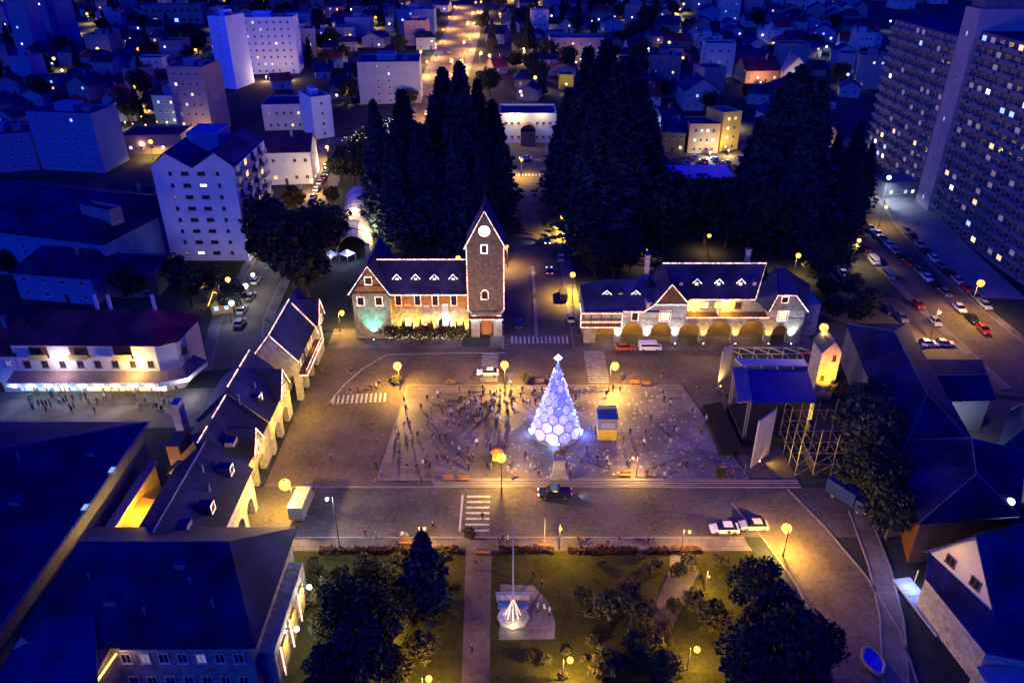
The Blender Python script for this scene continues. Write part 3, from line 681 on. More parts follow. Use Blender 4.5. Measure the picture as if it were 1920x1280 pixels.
for i, x in enumerate(pillars[1:] ):
    wh = i in (0, 1, 2, 6); nm = ['second', 'third', 'fourth', 'fifth', 'sixth', 'seventh', 'eighth'][i]
    flood('uplight at the foot of the %s arcade pillar from the avenue' % nm, (x, 142.2, .07), (x, 143.5, 5.0), 1100 if wh else 800, (.85, .92, 1) if wh else (1, .66, .15), 62, 'uplights along the arcade', 'w' if wh else 'y')
for px in (1133, 1185, 1240, 1292, 1348, 1408): light('POINT', (X(px, 145.6, 4), 145.6, 4.4), 150, (1, .62, .10), eh, .15)
flood('teal floodlight colouring the town hall gable from below', (X(700, 143.2), 144.0, .07), (X(702, 145), 145.6, 5.0), 1900, TEAL, 80, 'floodlights before the town hall', 't')
flood('yellow floodlight below the orange-lit banner of the town hall', (X(765, 145), 146.4, .07), (X(765, 147), 147.6, 6), 1800, (1, .64, .10), 150, 'floodlights before the town hall', 'y')
flood('white floodlight below the white town hall banner', (X(835, 145), 146.4, .07), (X(835, 147), 147.6, 6), 1200, (1, .97, .9), 110, 'floodlights before the town hall', 'w')
flood('amber floodlight below the grey town hall banner', (X(800, 145), 146.4, .07), (X(800, 147), 147.6, 7), 1600, (1, .48, .07), 150, 'floodlights before the town hall', 'o')
flood('amber floodlight beside the clock tower foot on the town hall side', (X(865, 145), 146.4, .07), (X(862, 147), 147.6, 7), 1500, (1, .52, .08), 150, 'floodlights before the town hall', 'o')
# ---- arcade row along the left of the square
def side_hall(name, label, x_face, y0, y1, ze, zr, xr, roof, arches, light_y, seed):
    t = thing(name, label, 'arcade building', (x_face, (y0 + y1) / 2, 0)); xb = 2 * xr - x_face
    m = arch_wall(MB(), fX(x_face), y0, y1, 0, 5.4, arches, 1.0, 8)
    m.box(xb, x_face - 3.2, y0, y1, 0, 5.4); m.box(xb, x_face - .05, y0, y1, 5.4, ze)
    for y, s in ((y0, 1), (y1, -1)): m.poly([(xb, y, ze), (x_face - .05, y, ze), (xr, y, zr - .3)][::s])
    m.build('wall', STONE_L, t)
    gable_roof(xb, x_face, y0, y1, ze, zr, 'y', .35).build('roof', roof, t)
    return t
def side_gable(t, x, yc, w, z0, zr, depth):
    """a gable in the long roof, looking over the square (+x)"""
    m = MB(); m.poly([(x, yc - w / 2, z0 - 1.5), (x, yc + w / 2, z0 - 1.5), (x, yc + w / 2, z0), (x, yc, zr), (x, yc - w / 2, z0)]); g_ = m.build('cross_gable', STONE, t)
    m = MB(); m.slab([(x + .3, yc - w / 2 - .2, z0 - .2), (x + .3, yc, zr + .1), (x - depth, yc, zr + .1), (x - depth, yc - w / 2 - .2, z0 - .2)][::-1], .15)
    m.slab([(x + .3, yc, zr + .1), (x + .3, yc + w / 2 + .2, z0 - .2), (x - depth, yc + w / 2 + .2, z0 - .2), (x - depth, yc, zr + .1)][::-1], .15); m.build('cross_roof', SLATE_D, g_)
    lights_run(g_, [(x + .35, yc - w / 2 - .2, z0 - .2), (x + .35, yc, zr + .15), (x + .35, yc + w / 2 + .2, z0 - .2)])
    o = rootloc(t); put('window', winmesh(1.0, 1.4, GL_DIM, FRAME_D), g_, (x - o.x, yc - o.y, z0 - .8), pi / 2)
    lights_run(g_, [(x + .12, yc - .65, z0 - .9), (x + .12, yc + .65, z0 - .9), (x + .12, yc + .65, z0 + .8), (x + .12, yc - .65, z0 + .8), (x + .12, yc - .65, z0 - .9)], .07, None, 'window_lights')
a = side_hall('arcade_row', 'arcade building with balcony and lit gable at the far left corner of the square', -39.2, 121.5, 141, 8.9, 14.0, -43.4, SLATE, [(124.5, 3, 2.6), (128.8, 3, 2.6), (133, 3, 2.6)], 0, 1); ROWA = a
side_gable(a, -38.6, 138.3, 5.0, 8.6, 12.8, 4.6)
lights_run(a, [(-47.8, 121, 9.3), (-46.4, 121, 10.4), (-43.4, 121.0, 14.2), (-38.7, 121.0, 8.6)]); lights_run(a, [(-43.4, 121.0, 14.2), (-43.4, 135.6, 14.2)])
lights_run(a, [(-42.9, 135.2, 13.6), (-38.7, 134.6, 8.7), (-38.3, 134.6, 7.2)])
ba = MB().box(-39.2, -37.7, 121.6, 135, 5.5, 5.7).build('balcony', WOOD, a)
for k in range(28):
    y = lerp(121.8, 134.8, k / 27); MB().box(-37.85, -37.75, y - .05, y + .05, 5.7, 6.6).build('baluster', WOOD, ba)
MB().box(-37.9, -37.7, 121.6, 135, 6.6, 6.72).build('handrail', WOOD, ba)
lights_run(ba, [(-39.2, 121.4, 5.6), (-37.6, 121.4, 5.6), (-37.6, 135, 5.6), (-37.9, 135.1, 8.5)]); lights_run(ba, [(-37.6, 121.4, 6.8), (-37.6, 135, 6.8)], .08)
o = rootloc(a)
for y in (123.5, 126.5, 129.5, 132.5):
    window(a, -.02, y - o.y, 6.1, pi / 2, 1.1, 1.9, GL_WARM if y != 126.5 else GLASS, FRAME_D)
light('POINT', (-37.3, 131, 6.3), 170, (1, .62, .12), a, .15); light('POINT', (-37.0, 136.5, 4.6), 110, (1, .6, .12), a, .15)
b2 = side_hall('arcade_row', 'lower dark-roofed arcade section with a small lit gable, nearer of the middle two', -40.4, 92.0, 104.6, 6.9, 12.2, -45.9, SLATE_D, [(y, 3.4, 2.1) for y in (95, 99.5)], 0, 2)
b = side_hall('arcade_row', 'arcade section with a tall lit gable halfway along the left side of the square', -40.0, 104.8, 117.2, 7.5, 13.1, -45.8, SLATE, [(y, 3.4, 2.3) for y in (108.2, 113)], 0, 2)
side_gable(b, -39.6, 113.2, 5.4, 7.6, 11.6, 5.0); side_gable(b2, -39.9, 98.0, 4.6, 7.0, 10.2, 4.0)
lights_run(b, [(-45.8, 105.4, 13.3), (-45.8, 110.8, 13.3)], .11); lights_run(b, [(-45.8, 111.6, 13.3), (-45.8, 117.2, 13.3)], .11); lights_run(b2, [(-45.9, 97.8, 12.4), (-45.9, 104.2, 12.4)], .11); lights_run(b2, [(-45.9, 91.6, 12.4), (-45.9, 95.6, 12.4)], .11)
for y in (107.2,): dm = MB().box(-43.2, -41.6, y - .7, y + .7, 8.6, 10.4).build('roof_window', SLATE_D, b); lights_run(dm, [(-41.5, y - .7, 10.5), (-41.5, y + .7, 10.5), (-41.5, y + .7, 9.2)], .09)
for y, pw in ((97, 240), (106.2, 260), (110.8, 240), (115.6, 300)): light('POINT', (-40.9, y, 4.4), pw * .6, (1, .62, .06), b, .15)
for y in (94, 101, 106.2, 111): light('POINT', (-38.7, y, 5.2), 220, (1, .58, .06), b, .12)
light('POINT', (-36.6, 117.0, 4.6), 900, (1, .62, .06), b, .15)
MB().box(-52.5, -51.3, 99, 101, 6, 14).build('chimney', STONE_L, b)
c = side_hall('arcade_row', 'dark slate building continuing the left arcade toward the camera', -39.0, 72.5, 91.6, 7.6, 12.7, -44.6, SLATE_D, [(y, 3.0, 2.3) for y in (84.5, 88.8)], 0, 3)
MB().tube([(-44.6, 72.4, 12.8), (-44.6, 91.4, 12.8)], .14, 6).build('ridge_cap', CONC, c)
for y, lit in ((88, 1), (80, 0)): dm = MB().box(-42, -40.2, y - .7, y + .7, 9.4, 11).build('roof_window', SLATE_D, c); lights_run(dm, [(-40.1, y - .6, 10.9), (-40.1, y + .6, 10.9), (-40.1, y + .6, 9.6), (-40.1, y - .6, 9.6), (-40.1, y - .6, 10.9)], .07)
light('POINT', (-37.2, 90.2, 4.4), 240, (1, .66, .1), c, .15)
# ---- big near building, lower left
d = thing('museum_building', 'large dark hipped-roof building filling the lower left corner', 'building', (-42, 57, 0)); o = rootloc(d)
m = MB(); m.box(-54, -29, 58.6, 76, 0, 9.6); m.box(-54, -44.6, 54.5, 58.6, 0, 8.6); m.box(-29, -27.2, 60, 74, 0, 6.2); m.build('wall', STONE, d)
m = MB(); A_, B_, C_, D_ = (-54.8, 58.0, 9.5), (-28.2, 58.0, 9.5), (-28.2, 77, 9.5), (-54.8, 77, 9.5); P_, Q_ = (-50.5, 67.5, 16.0), (-33.0, 67.5, 16.0)
m.poly([A_, B_, Q_, P_]).poly([B_, C_, Q_]).poly([C_, D_, P_, Q_]).poly([D_, A_, P_]).poly([(p[0], p[1], 9.3) for p in (D_, C_, B_, A_)]); m.build('roof', SLATE_D, d)
m = MB(); m.slab([(-55.2, 53.8, 8.4), (-43.8, 53.8, 8.4), (-46.5, 60.5, 11.4), (-52, 60.5, 11.4)], .2); m.slab([(-55.2, 53.8, 8.4), (-52, 60.5, 11.4), (-55.2, 62, 9.4)], .2); m.build('porch_roof', SLATE, d)
MB().poly([(-54.9, 57.9, 9.2), (-51.8, 57.9, 9.2), (-53.3, 57.9, 11.2)]).build('small_gable', STONE_L, d)
for k in range(7): window(d, -43.2 + k * 2.1 - o.x, 58.58 - o.y, 6.2, 0, 1.2, 1.6, GL_DIM if k in (1, 4) else GLASS, FRAME)
for k in range(7): window(d, -43.2 + k * 2.1 - o.x, 58.58 - o.y, 2.4, 0, 1.2, 1.6, GLASS, FRAME)
for k in range(4): window(d, -53 + k * 2.1 - o.x, 54.48 - o.y, 5.4, 0, 1.2, 1.6, GLASS, FRAME)
MB().box(-43.4, -28.6, 58.1, 58.55, 8.7, 8.9).build('cornice', STONE_L, d)
lights_run(d, [(-44.3, 54.2, 8.35), (-43.3, 57.5, 9.1)], .14, M('amber_tube', (.8, .5, .2), .5, .02, 1, emi=(1, .55, .08), es=3), 'eave_light'); light('POINT', (-43.2, 57.3, 8.4), 35, (1, .6, .1), d, .1)
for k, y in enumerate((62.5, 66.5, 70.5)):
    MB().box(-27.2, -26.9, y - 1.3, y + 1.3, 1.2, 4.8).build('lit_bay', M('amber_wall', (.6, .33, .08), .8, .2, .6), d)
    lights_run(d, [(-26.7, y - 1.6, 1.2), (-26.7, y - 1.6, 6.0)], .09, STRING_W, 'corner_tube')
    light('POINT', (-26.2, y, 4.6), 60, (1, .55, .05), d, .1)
for k, y in enumerate((64.2, 70.8)):
    lf = thing('wall_lamp', ['nearer cold white wall lamp on the lower left building', 'farther cold white wall lamp on the lower left building'][k], 'wall lamp', (-25.9, y, 5.2), 0, 'cold white wall lamps')
    MB().box(-27.2, -25.95, y - .05, y + .05, 5.15, 5.25).build('bracket', METAL, lf); MB().ball((-25.75, y, 5.15), .32, 8).build('globe', lamp_mat('c', COLD, 14), lf); light('POINT', (-25.5, y, 4.7), 260, COLD, lf, .2)
# ---- dark roofed hall at far lower left with a lit court beside it
e = thing('dark_hall', 'broad dark blue roofed hall at the left edge below the shopping street', 'building', (-80, 75, 0))
MB().box(-104, -58.4, 52, 100, 0, 9).build('wall', CONC_D, e)
hip_roof(-104, -58.6, 52, 100.4, 9.3, 14.5, 17, 'y', .9).build('roof', SLATE_D, e)
MB().tube([(-57.7, 51, 9.4), (-57.7, 101.2, 9.4)], .16, 5).build('gutter', CONC, e)
MB().tube([(-57.9, 51.2, 9.45), (-80.3, 69, 14.6)], .1, 5).build('hip_cap', CONC, e); MB().tube([(-57.9, 101, 9.45), (-80.3, 84, 14.6)], .1, 5).build('hip_cap', CONC, e)
for i, y in enumerate((80.5, 88.5)):
    q = thing('skylight', ['nearer pale blue roof light over the lit court', 'farther pale blue roof light over the lit court'][i], 'roof light', (-57.6, y, 9.6), 0, 'roof lights by the court')
    MB().box(-58.1, -57.2, y - .7, y + .7, 9.55, 9.8).build('curb', CONC, q); MB().box(-57.95, -57.35, y - .55, y + .55, 9.803, 9.9).build('pane', M('skylight_pane', (.5, .6, .7), .3, .05, 1, emi=(.35, .65, 1), es=.8), q)
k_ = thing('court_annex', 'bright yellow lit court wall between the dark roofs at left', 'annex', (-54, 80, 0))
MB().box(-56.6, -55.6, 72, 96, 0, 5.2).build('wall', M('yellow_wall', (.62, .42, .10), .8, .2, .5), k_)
MB().slab([(-56.7, 71.6, 5.3), (-55.2, 71.6, 5.3), (-55.2, 96.4, 5.3), (-56.7, 96.4, 5.3)], .15).build('coping', CONC, k_)
MB().box(-55.6, -50.6, 72, 92, 0, .3).build('floor', M('yellow_floor', (.5, .33, .1), .8, .25, .5), k_)
MB().slab([(-55.6, 76, 3.6), (-53.6, 76, 3.0), (-53.6, 90, 3.0), (-55.6, 90, 3.6)], .1).build('canopy', M('orange_canopy', (.65, .28, .05), .8, .2, .5), k_)
for y in range(3): MB().box(-53, -51.6, 74 + y * 1.8, 75.2 + y * 1.8, .3, 2.0).build('glass_case', M('cyan_glass_case', (.2, .5, .6), .3, .1, 1, emi=(.1, .6, .9), es=.8), k_)
for y in (74, 80, 86): light('POINT', (-53.2, y, 4.6), 900, (1, .6, .08), k_, .15)

MB().poly([(-49.5, 91.2, 9.5), (-45.9, 91.2, 9.5), (-46.2, 91.2, 12.9)]).box(-51.5, -49.6, 93, 97, 7, 10.6).build('rear_gable', WOOD, b)
VENT = MB().lathe([(.14, -1.2), (.14, .7), (.26, .72), (.05, .95)], 8).mesh('roof_vent', [CONC])
HATCH = MB().box(-.7, .7, -.9, .9, -.5, .22).box(-.6, .6, -.8, .8, .223, .26, 1).mesh('roof_hatch', [CONC_D, GLASS])
def roof_bits(t, pts):
    o_ = rootloc(t)
    for k, (x, y, z) in enumerate(pts): put('roof_vent' if k % 3 else 'roof_hatch', VENT if k % 3 else HATCH, t, (x - o_.x, y - o_.y, z))
roof_bits(d, [(-45, 62.3, 12.5), (-41, 60.9, 11.6), (-36.5, 63.6, 13.4), (-38, 65.6, 14.8), (-48, 63.9, 13.6), (-33.5, 61.5, 12.0)])
roof_bits(e, [(-66, 80, 11.6), (-70, 88, 12.4), (-64, 70, 11.0), (-73, 76, 13.0), (-78, 95, 11.0), (-88, 96.5, 10.8), (-62, 92, 10.4), (-69, 64, 11.6)])
roof_bits(c, [(-42.4, 76, 10.9), (-41.8, 83.5, 10.4), (-43.3, 86, 11.8)]); roof_bits(b, [(-42.5, 95, 10.2), (-44, 104.5, 11.5), (-43, 109.5, 10.6)])
# ================================================================== THE TOWN AROUND
# ---- white corner shop building with red roof
s = thing('corner_shop', 'cream corner shop building with red tile roof and long awning', 'shop building', (-80, 124, 0)); o = rootloc(s)
fx0, fx1, fy, by = X(35, 124.5, 5), X(300, 124.5, 5), 124.5, 135.5
rx1 = X(352, 133, 9)
pts = [(fx0, fy), (fx1, fy), (fx1 + 3.2, fy + 1.6), (rx1 + .6, fy + 6), (rx1 + 1.2, by), (fx0, by)]
MB().prism(pts, 0, 10.4).build('wall', CREAM, s)
c0 = Vector((sum(p[0] for p in pts) / 6, sum(p[1] for p in pts) / 6)); ep = [Vector((p[0], p[1])) + (Vector((p[0], p[1])) - c0).normalized() * .9 for p in pts]
r0, r1 = (fx0 + 4, 131, 14.2), (rx1 - 5, 131.4, 14.2)
E3 = [(p.x, p.y, 10.4) for p in ep]
MB().poly([E3[0], E3[1], r1, r0]).poly([E3[1], E3[2], r1]).poly([E3[2], E3[3], r1]).poly([E3[3], E3[4], r1]).poly([E3[4], E3[5], r0, r1]).poly([E3[5], E3[0], r0]).poly([(p.x, p.y, 10.2) for p in ep][::-1]).build('roof', REDROOF, s)
for k, px in enumerate((180, 205, 288)): x = X(px, 131, 14); MB().box(x - .25, x + .25, 131.5, 132, 13, 17).build('chimney', WHITE, s)
for k in range(8):
    x = lerp(fx0 + 2, fx1 - 1.5, k / 7); window(s, x - o.x, fy - o.y, 5.4, 0, 1.2, 1.5, GLASS, FRAME_D)
for k, px in enumerate((75, 150, 232)):
    x = X(px, fy, 8); l_ = MB().box(x - 1.8, x + 1.8, fy - .9, fy, 7.5, 7.7).box(x - 1.8, x + 1.8, fy - .9, fy - .78, 7.7, 8.6).build('balcony', M('amber_balcony', (.5, .35, .12), .8, .2, 1), s)
    MB().box(x - 1.7, x + 1.7, fy - .04, fy + .02, 7.7, 9.9).build('balcony_opening', WOOD_D, s)
for k in range(2): window(s, fx1 + 1.4 + k * 2.4 - o.x, fy + .9 + k * 2.4 - o.y, 6.5 , .5 + k * .5, 1.1, 1.5, GLASS, FRAME_D)
aw = [(fx0 - 1, fy - .05), (fx1, fy - .05), (fx1 + 3.6, fy + 1.3), (rx1 + 1.2, fy + 6)]
an = [(fx0 - 1, fy - 3.2), (fx1 + .6, fy - 3.2), (fx1 + 5.4, fy - 1.2), (rx1 + 4.2, fy + 5)]
awm = MB(); 
for k in range(3): awm.slab([(*an[k], 3.9), (*an[k + 1], 3.9), (*aw[k + 1], 4.7), (*aw[k], 4.7)], .12)
awm.build('awning', M('awning_cloth', (.2, .13, .11), .8, .3, .6), s)
fa = MB()
for k in range(3):
    a, b = Vector(an[k]), Vector(an[k + 1]); n = max(2, int((b - a).length / 2.2))
    for q in range(n):
        u, v_ = a.lerp(b, q / n), a.lerp(b, (q + .94) / n)
        MB().hexa([(u.x, u.y - .1, 3.1), (v_.x, v_.y - .1, 3.1), (v_.x, v_.y, 3.1), (u.x, u.y, 3.1), (u.x, u.y - .1, 3.95), (v_.x, v_.y - .1, 3.95), (v_.x, v_.y, 3.95), (u.x, u.y, 3.95)]).build('fascia_panel', M('fascia', (.75, .72, .66), .6, .1, 1), s)
for k in range(9):
    x = lerp(fx0 + .5, fx1 - 1, k / 8); MB().box(x - 1.3, x + 1.3, fy - .04, fy + .02, .3, 3.0).build('shop_window', [GL_COOL, GL_COOL, GL_WHITE, GL_COOL, GL_WHITE, GL_WARM, GL_WARM, GL_WARM, GL_WHITE][k], s)
    light('POINT', (x, fy - 3.6, 3.0), 95, ((.55, .75, 1) if k < 4 else (1, .85, .55)), s, .2)
light('POINT', (X(250, 122.6, 6), 122.6, 6.8), 900, (1, .78, .22), s, .2)
light('POINT', (X(110, 122.4, 6), 122.4, 7.2), 420, (.9, .8, 1), s, .2)  # second lamp added to brighten the shop front
light('POINT', (fx1 + 6, fy - 2.4, 3.0), 220, (.9, .92, 1), s, .2)
for k in range(6):
    x = lerp(fx0 + 2, fx1, k / 5); MB().tube([(x, fy - 3.0, .05), (x, fy - 3.0, 3.9)], .07, 5).build('awning_post', METAL, s)
n_ = house('town_house', 'white house with pointed bay beside the red-roofed shop at left edge', (X(-60, 124, 5), 124.5, 0), 0, 9.3, 11, 8.5, 12.8, 'x', WHITE, REDROOF, 3, 2, .1, 5)
# ---- white apartment block with twin gables
ap = thing('apartment_block', 'tall white apartment block with twin pointed gables and small windows', 'apartment block', (-88.8, 187, 0)); o = rootloc(ap)
hh = Z(312, 187)
w0, w1 = -88.8, X(462, 187, 5); wm = (w0 + w1) / 2
MB().poly([(w0, 187, 0), (w1, 187, 0), (w1, 187, hh), (lerp(wm, w1, .6), 187, hh + 3.2), (wm, 187, hh - .5), (lerp(w0, wm, .4), 187, hh + 3.2), (w0, 187, hh)]).box(w0, w1, 187.01, 214, 0, hh - .6).build('wall', WHITE, ap)
for xa, xb in ((w0, wm), (wm, w1)):
    xm = lerp(xa, xb, .4 if xa == w0 else .6)
    MB().slab([(xa, 186.9, hh), (xm, 186.9, hh + 3.3), (xm, 212, hh + 3.3), (xa, 212, hh)][::-1], .2).slab([(xm, 186.9, hh + 3.3), (xb, 186.9, hh - .4 if xa == w0 else hh), (xb, 212, hh - .4 if xa == w0 else hh), (xm, 212, hh + 3.3)][::-1], .2).build('roof', SLATE, ap)
MB().box(-84, -76, 200, 210, hh, hh + 5).build('stair_housing', BLUEW, ap)
for f in range(8):
    z = 2.2 + f * 3.0
    for c, (fx, ww) in enumerate(((.22, .8), (.40, 1.9), (.60, 1.9), (.80, .8))):
        pane = GLASS
        if (f, c) in ((0, 1), (6, 2)): pane = GL_WHITE
        elif (f, c) in ((0, 0), (5, 0)): pane = GL_DIM
        window(ap, lerp(w0, w1, fx) - o.x, 186.98 - o.y, z, 0, ww, .95, pane, FRAME_D)
    for c in range(4):
        y = 190.5 + c * 6
        b_ = MB().box(w1, w1 + 1.5, y - 2.2, y + 2.2, z - .5, z - .3).box(w1 + 1.42, w1 + 1.5, y - 2.2, y + 2.2, z - .3, z + .6).build('balcony', CONC, ap)
        window(ap, w1 - o.x, y - o.y, z - .2, pi / 2, 2.2, 1.8, RND.choice([GLASS, GLASS, GL_DIM, GL_WARM]), FRAME_D)
MB().box(w0 + 3, w1 - 1, 178.5, 186.9, 0, .5).build('garden_terrace', LAWN, ap)
# ---- buildings given by their base line and roof line in the photograph
def pb(kind, name, label, pl, pr, top, depth, **k):
    loc, rz, wd = front(pl, pr); h = max(4, ztop(pl, top))
    if kind == 'b': return block(name, label, loc, rz, wd, depth, h, **k)
    zr = k.pop('rise', 2.5); return house(name, label, loc, rz, wd, depth, h, h + zr, **k)
pb('b', 'apartment_block', 'slim apartment block with pinkish front and yellow lamp at its foot', (338, 258), (402, 260), 128, 16, nf=7, nc=4, ns=0, wall=PINK, lit=.3, seed=3)
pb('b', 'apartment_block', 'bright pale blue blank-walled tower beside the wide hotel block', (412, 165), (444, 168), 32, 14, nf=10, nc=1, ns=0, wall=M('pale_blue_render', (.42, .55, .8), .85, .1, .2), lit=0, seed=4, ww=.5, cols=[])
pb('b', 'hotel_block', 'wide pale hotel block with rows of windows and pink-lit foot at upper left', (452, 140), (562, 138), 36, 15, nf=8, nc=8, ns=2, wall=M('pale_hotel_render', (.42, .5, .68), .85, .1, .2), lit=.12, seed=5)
pb('b', 'apartment_block', 'square white block with blue roof beside the uphill street', (676, 196), (790, 194), 120, 22, nf=6, nc=5, ns=4, wall=WHITE2, roof=SLATE, lit=.12, seed=6, cols=[1, 2])
pb('b', 'office_building', 'low dark-roofed building with cream strip front above the west street', (497, 245), (590, 243), 200, 18, nf=2, nc=6, ns=0, wall=CREAM, roof=SLATE, lit=.1, seed=7, pent=False)
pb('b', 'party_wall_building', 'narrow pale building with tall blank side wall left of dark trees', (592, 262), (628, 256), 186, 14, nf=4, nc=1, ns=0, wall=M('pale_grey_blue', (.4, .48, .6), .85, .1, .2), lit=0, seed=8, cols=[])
pb('h', 'town_house', 'white house with dark red roof and lit corner on the west street', (470, 348), (588, 345), 285, 14, rise=4, axis='x', wall=WHITE, roof=M('maroon_roof', (.12, .03, .05), .8, .25, .6), nc=6, nf=2, lit=.25, seed=9)
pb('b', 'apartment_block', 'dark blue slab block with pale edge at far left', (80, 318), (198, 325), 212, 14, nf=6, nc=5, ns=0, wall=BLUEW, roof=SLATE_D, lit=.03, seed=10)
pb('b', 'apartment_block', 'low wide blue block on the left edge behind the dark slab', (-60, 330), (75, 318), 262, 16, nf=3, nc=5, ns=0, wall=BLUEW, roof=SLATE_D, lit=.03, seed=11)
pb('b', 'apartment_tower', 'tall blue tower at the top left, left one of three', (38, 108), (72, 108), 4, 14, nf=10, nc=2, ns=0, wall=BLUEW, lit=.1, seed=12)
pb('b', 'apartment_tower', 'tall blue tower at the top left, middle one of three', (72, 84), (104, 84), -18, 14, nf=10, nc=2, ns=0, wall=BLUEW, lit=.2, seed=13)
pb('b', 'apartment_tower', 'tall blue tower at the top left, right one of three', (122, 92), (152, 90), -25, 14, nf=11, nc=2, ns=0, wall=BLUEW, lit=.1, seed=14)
pb('b', 'school_building', 'long grey building with two rows of dark windows at the top left', (270, 48), (382, 46), 12, 14, nf=2, nc=8, ns=0, wall=CONC, roof=SLATE_D, lit=.06, seed=15, pent=False, ww=2.6, wh=2.4)
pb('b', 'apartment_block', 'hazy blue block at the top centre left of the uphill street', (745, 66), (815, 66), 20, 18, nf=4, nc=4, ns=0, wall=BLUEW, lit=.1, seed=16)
pb('b', 'corner_building', 'pale three storey building with lamp-lit foot at the top centre', (1030, 118), (1132, 118), 74, 16, nf=3, nc=6, ns=0, wall=PINK, lit=.3, seed=17, pent=False)
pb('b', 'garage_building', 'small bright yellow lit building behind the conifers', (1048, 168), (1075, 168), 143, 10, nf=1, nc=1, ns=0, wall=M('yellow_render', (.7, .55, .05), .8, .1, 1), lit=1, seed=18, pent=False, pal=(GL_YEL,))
# ---- classical building closing the avenue
q0, rz, wd = front((937, 268), (1042, 268)); qh = ztop((937, 268), 216)
cb = block('pavilion_building', 'white building with brown domed porch closing the avenue', q0, rz, wd, 16, qh, 2, 8, 0, wall=WHITE, roof=SLATE, lit=.1, seed=19, pent=False, cols=[0, 1, 2, 5, 6, 7])
dm = MB()
for k in range(8):
    a0, a1 = pi * k / 8, pi * (k + 1) / 8; r = 2.8
    dm.slab([(wd / 2 - r * cos(a0), -4, .5 * qh + 2.6 * sin(a0)), (wd / 2 - r * cos(a1), -4, .5 * qh + 2.6 * sin(a1)), (wd / 2 - r * cos(a1), 1, .5 * qh + 2.6 * sin(a1)), (wd / 2 - r * cos(a0), 1, .5 * qh + 2.6 * sin(a0))], .15)
dm.box(wd / 2 - 2.7, wd / 2 + 2.7, -3.9, 0, 0, .5 * qh); dm.build('porch', M('brown_dome', (.22, .12, .08), .7, .2, .5), cb, world=False)
light('POINT', q0 + Vector((wd / 2 - 5, -3, qh + 1.2)), 1400, GOLD, cb, .3); light('POINT', q0 + Vector((wd / 2 + 5, -3, qh + 1.2)), 500, GOLD, cb, .3)
# ---- lit shops and houses beyond the park on the right
pb('b', 'shop_building', 'orange shop with bright blue-white shop window beyond the trees', (1288, 288), (1345, 288), 236, 12, nf=3, nc=4, ns=0, wall=M('orange_render', (.6, .3, .12), .8, .15, 1), roof=SLATE, lit=.4, seed=20, pent=False, pal=(GL_COOL, GL_WHITE))
pb('b', 'shop_building', 'narrow yellow lit building right of the orange shop', (1348, 285), (1382, 280), 215, 10, nf=4, nc=2, ns=0, wall=M('yellow_ochre_render', (.65, .45, .1), .8, .15, 1), lit=.5, seed=21, pent=False, pal=(GL_YEL, GL_WARM))
pb('h', 'town_house', 'brown timber house left of the orange shop', (1238, 285), (1282, 287), 245, 12, rise=3.5, axis='x', wall=WOOD, roof=SLATE, nc=3, nf=2, lit=.3, seed=22)
pb('h', 'town_house', 'pale gabled house with warm lit front at far right of the dark park', (1512, 292), (1560, 292), 245, 12, rise=5, axis='y', wall=PINK, roof=PURPLE, nc=3, nf=2, lit=.6, seed=23, pal=(GL_YEL, GL_WHITE, GL_COOL))
pb('h', 'town_house', 'blue-roofed house behind the orange shop', (1280, 208), (1345, 208), 170, 16, rise=5, axis='y', wall=WHITE2, roof=SLATE, nc=4, nf=2, lit=.1, seed=24)
pb('h', 'bungalow', 'pink gabled bungalow lit by a lamp, left of three in the far right row', (1252, 150), (1310, 150), 132, 14, rise=4, axis='x', wall=PINK, roof=REDROOF, nc=4, lit=.2, seed=25)
pb('h', 'bungalow', 'orange lit bungalow in the middle of the far right row', (1396, 158), (1458, 156), 132, 14, rise=5, axis='x', wall=M('orange_plaster', (.55, .3, .14), .8, .15, 1), roof=REDROOF, nc=4, lit=.5, seed=26)
pb('h', 'bungalow', 'bungalow with pale pointed roof, right of three in the far right row', (1466, 160), (1512, 160), 132, 14, rise=6, axis='y', wall=CREAM, roof=PINK, nc=3, lit=.5, seed=27)
pb('h', 'bungalow', 'low house beside a lamp left of the far right row', (1195, 172), (1228, 172), 150, 12, rise=3, axis='x', wall=CREAM, roof=PURPLE, nc=2, lit=.3, seed=28)
cnp = thing('parking_canopy', 'long low pale blue canopy roof in front of the lit shops', 'canopy', G(1215, 356)); a, b = G(1218, 352), G(1376, 350)
for k in range(8):
    u, v_ = a.lerp(b, k / 8), a.lerp(b, (k + .96) / 8); MB().slab([(u.x, u.y, u.z + 3), (v_.x, v_.y, v_.z + 3), (v_.x, v_.y + 12, v_.z + 3.8), (u.x, u.y + 12, u.z + 3.8)], .12).build('roof_panel', M('pale_sheet', (.42, .47, .55), .5, .2, .4), cnp)
for k in range(5):
    u = a.lerp(b, k / 4); MB().tube([(u.x, u.y + 1, u.z - .5), (u.x, u.y + 1, u.z + 3)], .12, 6).build('post', METAL, cnp)
